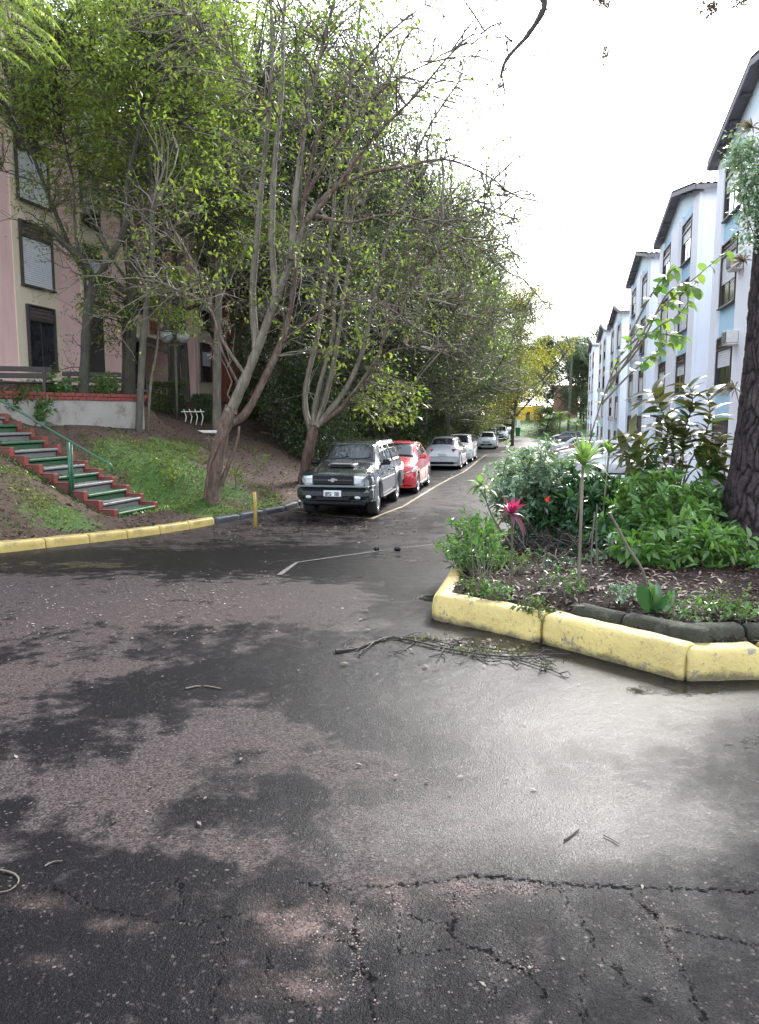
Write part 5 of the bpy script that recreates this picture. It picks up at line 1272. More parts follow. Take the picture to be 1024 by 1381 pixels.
bushes = [('bush', 26.5, -8.2, .9, 'dark bush right behind the red hatchback'), ('gbush', 29.0, -8.5, .95, 'mid green bush on the bank between the red and silver hatchbacks'), ('bush', 31.8, -7.9, 1.0, 'dark bush left of the silver hatchback'),
 ('bush', 35.0, -8.0, 1.1, 'dark bush at the head of the silver and white hatchbacks'), ('gbush', 39.0, -7.8, 1.0, 'green bush beyond the white hatchback'), ('bush', 43.5, -7.9, 1.2, 'dark bush before the pale saloon'), ('bush', 48.5, -7.8, 1.2, 'dark bush beside the pale saloon'),
 ('gbush', 54.0, -7.8, 1.2, 'green bush beyond the pale saloon'), ('bush', 60.0, -7.8, 1.3, 'dark bush before the white crossover'), ('bush', 70, -7.9, 1.4, 'dark bush beside the white crossover'), ('gbush', 80, -7.8, 1.3, 'green bush beyond the white crossover'), ('bush', 92, -7.9, 1.7, 'dark bush at the end of the kerb'),
 ('gbush', 31.5, -12.2, .55, 'low green bush below the maroon bay'),
 ('bush', 42, -12.0, 1.5, 'dark undergrowth bush deep in the wood, middle'), ('bush', 50, -12.0, 1.6, 'dark undergrowth bush deep in the wood, beyond the middle'), ('bush', 60, -12.0, 1.8, 'dark undergrowth bush deep in the wood, far end')]
for i, (k, s, t, a, lb) in enumerate(bushes): put_tree(k, s, t, a, i*1.3, lb, 'bush', 'bushes under the trees on the left')
# background beyond the lawn
G2 = 'trees beyond the lawn and yard'
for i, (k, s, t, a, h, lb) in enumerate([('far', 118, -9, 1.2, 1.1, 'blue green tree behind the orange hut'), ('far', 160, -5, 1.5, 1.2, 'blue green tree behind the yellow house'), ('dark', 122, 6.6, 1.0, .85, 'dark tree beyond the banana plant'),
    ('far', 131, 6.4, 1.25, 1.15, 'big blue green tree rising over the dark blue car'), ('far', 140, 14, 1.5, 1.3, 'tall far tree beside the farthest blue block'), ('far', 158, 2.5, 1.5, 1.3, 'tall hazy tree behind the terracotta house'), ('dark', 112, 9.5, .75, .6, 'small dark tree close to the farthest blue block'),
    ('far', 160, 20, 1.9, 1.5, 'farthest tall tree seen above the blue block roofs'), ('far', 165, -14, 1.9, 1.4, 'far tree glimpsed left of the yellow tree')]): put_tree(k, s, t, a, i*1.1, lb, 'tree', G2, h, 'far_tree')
put_tree('gbush', 113, .6, 1.35, 2, 'round green shrub on the lawn beside the banana plant', 'shrub', None, 1.1)
put_tree('bush', 108, 8.5, 1.3, 1, 'dark shrub at the foot of the trees right of the banana plant', 'shrub')
# palm
def frond_np(geo, base, d0, L, nl, lw, ll, rl, droop=.9):
    u = np.linspace(0, 1, 10)[:, None]; d0 = np.array(d0, float); P = base+d0*L*u+np.array((0, 0, -1))*L*droop*u**2*.6
    geo.tube(P, np.linspace(.03, .008, 10)*L/3, 3)
    T = unit(np.gradient(P, axis=0)); k = np.linspace(1, 9, nl); i = k.astype(int).clip(0, 8); f = (k-i)[:, None]
    B = P[i]*(1-f)+P[i+1]*f; TT = T[i]; S = unit(np.cross(TT, (0, 0, 1.)))
    for sg in (-1, 1):
        dd = unit(TT*.55+S*sg*.9+np.array((0, 0, -.35))+rl.normal(size=B.shape)*.07); V, F = leaves_np(B, dd, ll*np.sin(np.linspace(.35, 2.9, nl)), lw/ll, .1, .5, r=rl, up=(0, 0, 1)); geo.add(V, F)
def palm(name, s, t, H, nf, L, label, mat, cat='palm', tr=.2, dz=0):
    rl = np.random.default_rng(int(s*10)); x, y = W(s, t); root = empty(name, (x, y, tz(x, y)+dz), 0, label, cat)
    g = Geo(); stem(g, [(0, 0, -.3), (.1, 0, H*.5), (.15, .1, H)], tr, tr*.75, 8); g.build('trunk', M['bark_grey'], root, True)
    for k in range(nf):
        a = k*2.4; el = 1.15-1.7*(k/nf); g = Geo(); frond_np(g, np.array((.15, .1, H)), (math.cos(a)*math.cos(el), math.sin(a)*math.cos(el), math.sin(el)), L*rl.uniform(.85, 1.1), 34, .09, .75, rl); g.build('frond', mat, root)
palm('palm', 116, 4.0, 12.5, 34, 3.6, 'tall feathery palm rising behind the yellow flowering tree', M['l_palm'])
def banana(s, t, H, label, nl=9):
    x, y = W(s, t); rl = np.random.default_rng(int(s*7+t)); root = empty('banana_plant', (x, y, tz(x, y)), 0, label, 'plant'); g = Geo(); stem(g, [(0, 0, -.1), (0, 0, H*.4), (.05, 0, H*.6)], .13, .08, 8); g.build('stem', M['stem_green'], root, True)
    for k in range(nl):
        a = k*2.4+.4; el = rl.uniform(.35, 1.25); L = H*.55; n = 8; u = np.linspace(0, 1, n); d = np.array((math.cos(a)*math.cos(el), math.sin(a)*math.cos(el), math.sin(el)))
        P = np.array((.05, 0, H*.58))+d*L*u[:, None]+np.array((0, 0, -1))*L*.6*(u**2.2)[:, None]; S = unit(np.cross(d, (0, 0, 1.))); wv = .33*np.sin(math.pi*np.clip(u*.95+.06, 0, 1))**.6
        V = np.concatenate([P+S*wv[:, None]+np.array((0, 0, .08)), P, P-S*wv[:, None]+np.array((0, 0, .08))]); F = [(i, i+1, n+i+1, n+i) for i in range(n-1)]+[(n+i, n+i+1, 2*n+i+1, 2*n+i) for i in range(n-1)]
        m = MB(); m.add(V, F); m.build('leaf', M['l_lime'], root)
banana(109, 2.6, 4.8, 'banana plant with broad pale green leaves on the lawn')
banana(108, 4.8, 3.4, 'smaller banana plant nearer the farthest blue block')
banana(84, 5.2, 2.2, 'small leafy plant against the farthest blue block', 7)

# ---------------------------------------------------------------- traced feature trees on the bank
def T(pts, ds):
    n = len(pts); ds = np.interp(np.linspace(0, 1, n), np.linspace(0, 1, len(ds)), ds); return [at(p[0], p[1], d) for p, d in zip(pts, ds)]
def feature_tree(name, label, stems, crowns, bark, leafm, seed, twigr=.014, side_twigs=0, twig_len=1.6, bark2=None, tufts=0, tleaf=7, minz=2.7):
    rl = np.random.default_rng(seed); root = empty(name, tuple(stems[0][0][0]), 0, label, 'tree'); o0 = np.array(stems[0][0][0]); tk = Geo(); tk2 = Geo(); tw = Geo(); lf = Geo(); sk = []
    for k, (P, r0, r1, *mm) in enumerate(stems):
        P = [np.array(p)-o0 for p in P]
        if k == 0: P = [P[0]-np.array((0, 0, .4))]+P
        Q, rad = stem(tk2 if (mm and mm[0]) else tk, P, r0, r1, 12 if r0 > .08 else 7, 5, .14, seed+k); sk.append(Q[len(Q)//5:])
    # bare arching side twigs
    S = [q for q in sk]
    for _ in range(side_twigs):
        q = S[rl.integers(0, len(S))]; i = rl.integers(len(q)//4, len(q)); b = q[i]; d = unit(q[min(i+1, len(q)-1)]-q[max(i-1, 0)]); a = unit(d*.8+rl.normal(size=3)*.65+np.array((.12, 0, .25))); L = twig_len*rl.uniform(.4, 1.3)
        n = 7; u = np.linspace(0, 1, n)[:, None]; P = b+a*L*u+np.array((0, 0, -.30))*L*u**2+rl.normal(size=(n, 3))*.03*L
        if P[-1][2]+o0[2] < minz: continue
        tw.tube(P, np.linspace(twigr*1.3, twigr*.35, n), 4)
        for __ in range(4):
            j = rl.integers(2, n-1); e = P[j]+unit(a+rl.normal(size=3)*.8)*L*.42; m_ = (P[j]+e)/2+rl.normal(size=3)*.05; tw.tube([P[j], m_, e], [twigr*.6, twigr*.45, twigr*.25], 3)
            if tleaf: 
                c = e+rl.normal(size=(tleaf, 3))*.12; V, F = leaves_np(c, unit(rl.normal(size=(tleaf, 3))), .085*rl.uniform(.6, 1.2, tleaf), .5, r=rl, up=(0, 0, 1)); lf.add(V, F)
    for (c, rad, n, nl, size, spread) in crowns:
        C = ell(np.array(c)-o0, rad, int(n*1.25), rl, .35); twigs_and_leaves(tw, lf, sk, C, rl, max(2, int(nl*.6)), spread*.85, size*1.3, .5, twigr, .04, 4, 2)
    tk.build('trunk', bark, root, True)
    if tk2.V: tk2.build('stems', bark2 or bark, root, True)
    if tw.V: tag(tw.build('twigs', bark2 or bark, root), kind='stuff')
    if lf.V: lf.build('crown', leafm, root)
    if tufts:
        g = Geo(); Ss = np.concatenate(sk)
        for _ in range(tufts):
            c = Ss[rl.integers(len(Ss)//2, len(Ss))]+rl.normal(size=3)*.25; n = 26; V, F = leaves_np(np.repeat(c[None], n, 0), unit(rl.normal(size=(n, 3))), .16*rl.uniform(.5, 1.3, n), .10, r=rl); g.add(V, F)
        tag(g.build('epiphyte', M['tilland'], root), kind='stuff')
    return root
b1_ = hit(285, 676, zland, 12); d1 = b1_[1]
feature_tree('twisted_tree', 'twisted reddish brown tree with bare stems at the foot of the bank', [
 (T([(285,676),(290,630),(300,585),(312,548)], [d1, d1]), .175, .15),
 (T([(310,555),(332,505),(352,455),(372,400),(392,350),(412,300),(440,262)], [d1, d1-.3]), .125, .05, 1),
 (T([(306,572),(330,558),(355,512),(378,462),(392,410),(400,345),(410,270),(428,180)], [d1+.1, d1+.6]), .105, .04),
 (T([(345,470),(340,400),(345,330),(352,250),(362,150),(366,60),(362,-60)], [d1-.1, d1+.3]), .085, .03, 1),
 (T([(372,400),(366,320),(370,220),(380,120),(382,20),(395,-60)], [d1-.2, d1]), .08, .03, 1),
 (T([(392,350),(398,260),(412,170),(430,80),(455,-20)], [d1-.3, d1-.6]), .08, .025, 1),
 (T([(412,300),(455,250),(500,190),(560,130),(612,70),(650,45)], [d1-.3, d1-.8]), .06, .012),
 (T([(440,262),(490,235),(545,225),(600,215),(655,235),(690,262)], [d1-.3, d1-1.0]), .05, .010),
 (T([(425,290),(470,300),(520,290),(580,300),(640,330),(680,360)], [d1-.3, d1-.8]), .035, .009),
 (T([(378,462),(420,430),(460,405),(510,408),(560,440),(600,470)], [d1+.3, d1-.4]), .035, .008),
 (T([(330,505),(300,460),(285,420),(262,400),(225,385),(195,372)], [d1, d1-.3]), .04, .010, 1),
 (T([(322,520),(298,470),(292,430),(270,380),(235,320),(205,280)], [d1, d1-.3]), .03, .010),
 (T([(428,180),(470,110),(520,50),(575,5)], [d1+.6, d1]), .04, .012),
 (T([(410,270),(450,200),(505,130),(580,85),(640,75)], [d1+.4, d1-.6]), .04, .010),
 (T([(362,150),(330,100),(290,60),(250,20)], [d1, d1-.3]), .03, .01),
 (T([(297,655),(318,600),(322,575)], [d1+.1, d1+.1]), .06, .03),
 (T([(300,590),(285,620),(279,650),(276,672)], [d1-.15, d1-.25]), .03, .02)],
 [(at(360,80,d1), (3.6, 2.2, 2.4), 120, 16, .10, .35), (at(480,120,d1-.4), (2.4, 2.0, 1.8), 70, 12, .10, .32), (at(430,390,d1), (1.7, 1.2, 1.4), 36, 14, .10, .3), (at(290,300,d1), (1.8, 1.4, 2.0), 50, 16, .10, .3), (at(560,250,d1-.5), (2.0, 1.2, 1.8), 36, 8, .085, .3), (at(520,560,d1), (.1,.1,.1), 1, 2, .08, .2)],
 M['bark_red'], M['l_bright'], 31, .015, 190, 1.7, M['bark_pale'], 26, 3)
b2_ = hit(408, 652, zland, 12); d2 = b2_[1]
feature_tree('forked_tree', 'many stemmed pale tree forking low down just behind the left side of the dark pickup', [
 (T([(408,652),(412,625),(418,595),(422,572)], [d2, d2-.1]), .16, .15),
 (T([(418,578),(411,548),(414,510),(426,460),(434,410),(440,360),(448,300),(452,240),(466,150),(480,60),(490,-40)], [d2-.1, d2]), .085, .03, 1),
 (T([(421,576),(426,540),(436,500),(448,455),(450,410),(455,360),(462,310),(470,240),(492,140),(515,40)], [d2-.1, d2-.4]), .08, .025, 1),
 (T([(424,576),(436,545),(446,505),(455,455),(462,410),(470,350),(474,290),(490,210),(520,120),(548,50)], [d2-.1, d2-.6]), .085, .025, 1),
 (T([(427,574),(452,545),(470,518),(490,470),(500,420),(512,370),(525,310),(548,240),(580,170),(620,110)], [d2-.1, d2-1]), .09, .02, 1),
 (T([(432,572),(458,552),(478,528),(505,500),(520,450),(545,400),(572,360),(610,330),(655,320),(700,345)], [d2-.1, d2-1.4]), .075, .015),
 (T([(478,528),(510,478),(530,420),(560,350),(590,300),(630,270),(680,262)], [d2-.4, d2-1.4]), .055, .013, 1),
 (T([(492,505),(525,475),(570,470),(620,485),(655,510)], [d2-.4, d2-1.2]), .035, .010),
 (T([(500,420),(540,395),(590,400),(630,430),(665,440)], [d2-.6, d2-1.5]), .035, .010, 1),
 (T([(512,370),(560,330),(600,305),(660,285),(705,300)], [d2-.7, d2-1.6]), .03, .009)],
 [(at(590,420,d2-1), (2.2, 1.8, 2.6), 60, 9, .09, .34), (at(640,300,d2-1), (2.0, 1.8, 2.4), 56, 9, .09, .32), (at(520,540,d2-.8), (1.1, 1.0, .8), 26, 26, .13, .3), (at(480,420,d2), (1.4, 1.0, 2.2), 36, 16, .11, .3), (at(560,160,d2), (2.8, 1.6, 2.6), 70, 12, .10, .34)],
 M['bark_red'], M['l_bright'], 32, .015, 240, 1.8, M['bark_pale'], 30, 3)
# trees on the platform
def base_at(x, y): return (x, y, tz(x, y))
yA = 20.3; xa = (112-512)/1040*yA; A0 = (xa, yA, tz(xa, yA))
feature_tree('leaning_tree', 'crooked tree with a broken mossy limb reaching left, in front of the pink wall', [
 ([A0]+T([(114,480),(118,420),(126,378)], [yA, yA]), .13, .11), (T([(126,380),(112,352),(88,330),(60,303)], [yA, yA-.4]), .10, .07), (T([(126,380),(150,345),(168,300),(172,240),(190,160),(200,60)], [yA, yA-.5]), .09, .03), (T([(120,372),(108,345),(100,300),(98,240),(80,160),(70,60)], [yA, yA-.6]), .04, .015), (T([(150,345),(120,290),(60,250),(0,230)], [yA-.2, yA-1]), .035, .012)],
 [(at(60,150,yA-.6), (1.8, 1.4, 1.0), 34, 30, .10, .34), (at(50,90,yA-.5), (2.6, 2, 1.7), 100, 40, .10, .4), (at(150,120,yA), (2.6, 2, 2.0), 110, 34, .10, .4), (at(130,350,yA-.2), (.8, .6, .5), 12, 20, .09, .25), (at(215,60,yA), (2.4, 2, 1.6), 80, 34, .10, .4)],
 M['bark_dark'], M['l_bright'], 33, .012, 60, 1.3, None, 14, 6)
yB = 21.4; xb_ = (188-512)/1040*yB; B0 = (xb_, yB, tz(xb_, yB))
feature_tree('slim_tree', 'slim pale grey trunk standing at the right end of the retaining wall', [
 ([B0]+T([(192,470),(199,400),(205,340),(203,260),(196,160),(190,40),(188,-60)], [yB, yB]), .105, .05, 0), (T([(203,260),(230,200),(250,120),(262,20)], [yB, yB-.5]), .06, .02), (T([(196,160),(160,110),(120,70)], [yB, yB-.3]), .05, .02), (T([(205,330),(240,300),(262,250)], [yB, yB]), .04, .015)],
 [(at(190,40,yB), (3.4, 2.4, 2.6), 150, 36, .11, .42), (at(250,170,yB), (2.2, 1.8, 2.0), 90, 30, .11, .4), (at(120,240,yB), (1.6, 1.4, 1.4), 44, 26, .10, .36)],
 M['bark_grey'], M['l_bright'], 34, .012, 50, 1.4, None, 6, 6)
yC = 21.9; xc = (199-512)/1040*yC; C0 = (xc, yC, tz(xc, yC))
feature_tree('sapling', 'thin pale sapling with drooping light green leaves leaning beside the wall end', [([C0]+T([(203,515),(211,470),(216,412),(222,370)], [yC, yC]), .055, .025)],
 [(at(225,395,yC-.2), (.75, .6, .8), 34, 26, .10, .26), (at(250,440,yC-.2), (.5, .4, .4), 12, 22, .10, .22)], M['bark_pale'], M['l_bright'], 35, .008, 8, .6, None, 0, 6)
yD = 24.5; xd = (174-512)/1040*yD; D0 = (xd, yD, tz(xd, yD))
feature_tree('mossy_tree', 'big dark mossy tree with a thick black limb sweeping up to the right', [
 ([D0]+T([(174,440),(178,380),(190,345)], [yD, yD]), .21, .18), (T([(190,345),(225,330),(262,300),(292,258),(318,205),(342,158),(350,120)], [yD, yD-.6]), .17, .09), (T([(178,380),(168,300),(172,220),(232,160),(228,60),(236,-60)], [yD, yD]), .16, .06), (T([(178,400),(150,380),(110,360),(80,300),(40,200)], [yD, yD-.6]), .12, .04), (T([(262,300),(240,240),(232,160),(236,60)], [yD, yD]), .1, .05)],
 [(at(150,420,yD-.5), (.9, .8, 1.3), 30, 36, .11, .4), (at(240,220,yD), (2.8, 2, 2.0), 80, 36, .12, .45), (at(110,230,yD-.4), (1.5, 1.2, 1.6), 40, 34, .12, .40), (at(330,300,yD), (1.8, 1.3, 1.2), 36, 34, .12, .42), (at(70,60,yD), (3.4,2,2.4), 110, 40, .12, .45), (at(300,60,yD), (3.4, 2, 2.4), 110, 34, .12, .45)],
 M['bark_dark'], M['l_bright'], 36, .016, 60, 1.6, None, 30, 6)
for (px, pyb, dd, r, lb, mt, top) in [(236, 528, 28, .22, 'straight dark trunk left of the lamp with two globes', 'bark_dark', 250), (402, 575, 30, .20, 'straight black trunk between the twisted and the forked tree', 'bark_dark', 200), (292, 540, 25.5, .16, 'pale buttressed trunk on top of the bank behind the twisted tree', 'bark_pale', 330)]:
    x = (px-512)/1040*dd; bs = (x, dd, tz(x, dd)); st_ = [([bs]+T([(px, 480), (px+2, 400), (px+1, 320), (px, top), (px-2, top-140)], [dd, dd]), r, r*.5)]
    cr = [(at(px, top-40, dd), (2.2, 2, 1.8), 50, 34, .12, .45), (at(px+20, top-150, dd), (2.4, 2, 2.0), 50, 34, .12, .45)]
    feature_tree('upright_tree', lb, st_, cr, M[mt], M['l_mid'], int(px), .014, 14, 1.2, None, 6, 5)
sb2 = hit(450, 612, zland, 20); ds = sb2[1]
feature_tree('slanting_tree', 'slanting lichen covered trunk behind the roof of the dark pickup', [([sb2]+T([(462,560),(474,520),(484,480),(500,420),(520,340)], [ds, ds]), .14, .06)], [(at(520,360,ds), (2.0, 1.6, 1.8), 60, 34, .12, .42), (at(500,500,ds), (1.0, .8, .8), 20, 26, .12, .35)], M['bark_grey'], M['l_mid'], 41, .012, 16, 1.0)
ft = empty('feathery_tree', (-9.2, 14.0, tz(-9.2, 14.0)), 0, 'yellow green feathery foliage hanging in the top left corner', 'tree'); g = Geo(); o0 = np.array(ft.location)
stem(g, [(0, 0, -.3), (.1, 0, 3), (.5, -.4, 6), (1.2, -.8, 8.2)], .16, .06); g.build('trunk', M['bark_grey'], ft, True)
g = Geo(); rl = np.random.default_rng(5)
for k in range(70):
    c = np.array(at(rl.uniform(-60, 60), rl.uniform(-80, 130)*(1 if k % 3 else .5), 12.6+rl.uniform(-.8, .8)))-o0; a = rl.uniform(-1.2, 1.0)
    if c[0] > 3.2 and c[2] < 6.3: continue
    frond_np(g, c, (math.cos(a), -.3, -.15), .75, 16, .035, .16, rl, .9)
g.build('crown', M['l_bright'], ft)
g = Geo()
for k in range(7): stem(g, [(1.2, -.8, 8.0), (1.6+k*.1, -1.0, 8.0-.1*k), (2.6, -1.3+.1*k, 7.4-k*.22)], .03, .008, 5)
g.build('branches', M['bark_grey'], ft)
# ---------------------------------------------------------------- pine at the right edge of the island
PX, PY = 3.86, 7.75
pz = tb(PX, PY)
pine = empty('pine_tree', (PX, PY, pz), 0, 'thick pine trunk with plated bark at the right edge of the island', 'tree')
nz, na = 520, 220; H = 9.0
zz = np.linspace(-.35, H, nz); aa = np.linspace(0, 2*math.pi, na, endpoint=False); rl = np.random.default_rng(3)
Z, A = np.meshgrid(zz, aa, indexing='ij')
rad = .285+.20*np.exp(-np.maximum(Z, 0)/.55)*(1+.35*np.cos(A*3+.4)+.2*np.cos(A*5+1))-.012*Z
def vor_tex(U, Vv, cu, cv, seed):
    r = np.random.default_rng(seed); iu = np.floor(U/cu).astype(int); iv = np.floor(Vv/cv).astype(int); nu = int(round(2*math.pi*.30/cu)); tab = r.random((nu, 400, 2)); ht = r.random((nu, 400))
    f1 = np.full(U.shape, 9.); f2 = np.full(U.shape, 9.); hh = np.zeros(U.shape)
    for du in (-1, 0, 1):
        for dv in (-1, 0, 1):
            a = iu+du; b = iv+dv; am = a % nu; bm_ = b % 400
            px_ = (a+tab[am, bm_, 0])*cu; pv = (b+tab[am, bm_, 1])*cv
            d = np.sqrt(((U-px_)/cu)**2+((Vv-pv)/cv)**2*.9)
            m = d < f1; f2 = np.where(m, f1, np.minimum(f2, d)); hh = np.where(m, ht[am, bm_], hh); f1 = np.where(m, d, f1)
    return f2-f1, hh
U = A*.30+.02*np.sin(Z*14+A*3); e, hh = vor_tex(U+.018*np.sin(Z*5+A*2)+.008*np.sin(Z*23), Z+.05*np.sin(A*9)+.03*np.sin(A*21+Z*7), .0725, .26, 4)
e2, h2_ = vor_tex(U+.01*np.sin(Z*40), Z+.02*np.sin(A*17), .047, .07, 9)
plate = np.clip((e-.03)/.26, 0, 1)**.5; rad2 = rad+(-.030*(1-plate)+.010*hh*plate+.005*np.clip(e2/.3, 0, 1)*plate)
lean = .03*Z
X = np.cos(A)*rad2+.02*np.sin(Z*.8)+lean*.55; Y = np.sin(A)*rad2
V = np.stack([X, Y, Z], -1).reshape(-1, 3); i = np.arange(na); j = np.arange(nz-1)[:, None]
F = np.stack([j*na+i, j*na+(i+1) % na, (j+1)*na+(i+1) % na, (j+1)*na+i], -1).reshape(-1, 4)
link('trunk', np_mesh('trunk', V, F, M['pine'], True, dict(plate=plate)), pine)
def pl_(px, py, d): return np.array(at(px, py, d))-np.array((PX, PY, pz))
g = Geo(); n_ = Geo(); rl = np.random.default_rng(8)
top = np.array((.4*.55*.9, 0, H-.6))
lm = [top, np.array((-.6, -.2, 6.6)), np.array((-1.5, -.4, 5.9)), pl_(742, -30, 7.1), pl_(735, 10, 7.0), pl_(712, 48, 7.0), pl_(684, 80, 6.9), pl_(676, 105, 6.9)]
stem(g, lm, .05, .011, 7, 5, .25)
def tw_(P, r0=.011, r1=.005): stem(g, P, r0, r1, 5, 3, .2)
tw_([pl_(692, 56, 6.9), pl_(684, 50, 6.9), pl_(672, 30, 6.9)]); tw_([pl_(684, 56, 6.9), pl_(686, 75, 6.9)]); tw_([pl_(676, 100, 6.9), pl_(681, 120, 6.9), pl_(679, 150, 6.85), pl_(678, 170, 6.85)], .009, .004); tw_([pl_(672, 130, 6.9), pl_(668, 118, 6.9)], .008, .004)
tw_([pl_(737, 8, 7), pl_(742, 30, 7), pl_(748, 50, 6.95), pl_(758, 65, 6.95)], .006, .003); tw_([pl_(787, -40, 7), pl_(787, 5, 7), pl_(790, 40, 6.9)], .008, .004); tw_([pl_(729, 10, 7), pl_(727, 38, 7), pl_(722, 72, 7)], .004, .002)
lm2 = [top-np.array((0, 0, .5)), np.array((-.3, -.5, 6.6)), pl_(960, -60, 6.9), pl_(950, -10, 6.8)]; stem(g, lm2, .05, .01, 6, 4); lm3 = [lm[2], pl_(820, -50, 7), pl_(815, 0, 7)]; stem(g, lm3, .03, .006, 6, 4)
g.build('branch', M['twig'], pine, True)
for (px, py, r_) in [(820, 73, .075), (820, 2, .07), (957, 12, .09), (965, 8, .06), (1000, 3, .08), (722, 76, .03), (741, 70, .025), (676, 118, .045), (682, 92, .04), (806, 2, .05)]:
    c = pl_(px, py, 6.95); k = 60; Vv, Ff = leaves_np(c+rl.normal(size=(k, 3))*r_*.3, unit(rl.normal(size=(k, 3))), r_*rl.uniform(.5, 1.2, k), .22, r=rl); n_.add(Vv, Ff)
tw_l = Geo()
for (px, py) in [(955, 0), (1000, -5), (820, 60)]: pass
# thin hangers carrying the tufts
hg = Geo()
for P in ([lm3[-1], pl_(820, 40, 6.95), pl_(820, 70, 6.95)], [lm2[-1], pl_(955, 5, 6.9), pl_(958, 14, 6.9)], [lm2[-1], pl_(985, -8, 6.9), pl_(1000, 5, 6.9)]): hg.tube(P, [.004, .0025, .0015], 4)
hg.build('twig', M['twig'], pine); tag(n_.build('needle_tuft', M['tilland'], pine), kind='stuff')
# crown above the frame (seen from a step aside)
lf = Geo(); tg = Geo(); sk = [np.linspace(top, top+np.array((.3, 0, 4.5)), 20)]; tg.tube(sk[0], np.linspace(.2, .05, 20), 8)
twigs_and_leaves(tg, lf, sk, ell(top+np.array((.6, .3, 3.6)), (2.3, 2.3, 1.5), 60, rl), rl, 60, .45, .14, .07, .02, .1)
tg.build('upper_branches', M['bark_dark'], pine); lf.build('crown', M['l_dark'], pine)
# climber and tufts on the trunk
rl = np.random.default_rng(21)
cl = empty('climbing_plant', at(1012, 262, 7.55), 0, 'mass of small pale leaves clinging high on the pine trunk', 'plant'); o0 = np.array(cl.location)
g = Geo(); lf = Geo(); sk = []
for k in range(16):
    e = np.array(at(rl.uniform(986, 1030), rl.uniform(190, 335), 7.4))-o0+rl.normal(size=3)*.06; s0 = np.array((.22, .1, rl.uniform(-.4, .5))); Q, _ = stem(g, [s0, (s0+e)/2+rl.normal(size=3)*.08, e], .008, .003, 4, 4); sk.append(Q)
g.build('stems', M['twig'], cl)
C = np.concatenate([np.array([at(rl.uniform(990, 1040), rl.uniform(185, 260), 7.45) for _ in range(44)]), np.array([at(rl.uniform(1000, 1035), rl.uniform(255, 335), 7.5) for _ in range(26)])])-o0
twigs_and_leaves(None, lf, sk, C, rl, 26, .13, .045, .6, kind=6); lf.build('foliage', M['l_vari'], cl)
def rosette(name, loc, n, L, wd, mat, label, cat, tilt=(0, 0, 1), spread=1.0, root=None, droop=.5, nm='leaf', up0=.35):
    root = root or empty(name, loc, 0, label, cat)
    tl = unit(np.array(tilt, float)); a1 = unit(np.cross(tl, (.3, .9, .1))); a2 = np.cross(tl, a1)
    for k in range(n):
        a = k*2.4; el = up0+spread*(1-k/n)*.0+spread*rl.uniform(.0, 1.0)
        d = unit(tl*math.cos(el)+(a1*math.cos(a)+a2*math.sin(a))*math.sin(el)); m_ = 6; u = np.linspace(0, 1, m_); ln = L*rl.uniform(.7, 1.15)
        P = d*ln*u[:, None]+np.array((0, 0, -1))*ln*droop*(u**2)[:, None]*math.sin(el); S = unit(np.cross(d, tl)+1e-6); wv = wd*.5*np.sin(math.pi*np.clip(u*.88+.10, 0, 1))**.8; up_ = unit(np.cross(S, d))
        V = np.concatenate([P+S*wv[:, None]+up_*wv[:, None]*.35, P, P-S*wv[:, None]+up_*wv[:, None]*.35]); F = [(i, i+1, m_+i+1, m_+i) for i in range(m_-1)]+[(m_+i, m_+i+1, 2*m_+i+1, 2*m_+i) for i in range(m_-1)]
        q = MB(); q.add(V, F); o = q.build(nm, mat, root, smooth=True)
        if root.location != Vector(loc): o.location = Vector(loc)-root.location
    return root
for (px, py, nn, L_, lb) in [(1016, 172, 22, .17, 'spiky reddish tuft highest on the pine trunk above the climber'), (1004, 352, 22, .15, 'spiky grey tuft on the left flank of the pine trunk below the climber'), (992, 524, 24, .15, 'dark spiky tuft low on the pine trunk level with the shuttered window')]:
    rosette('air_plant', at(px, py, 7.42), nn, L_, .016, M['tilland'], lb, 'air plant', (-.8, -.5, .2), 1.2, up0=.1)

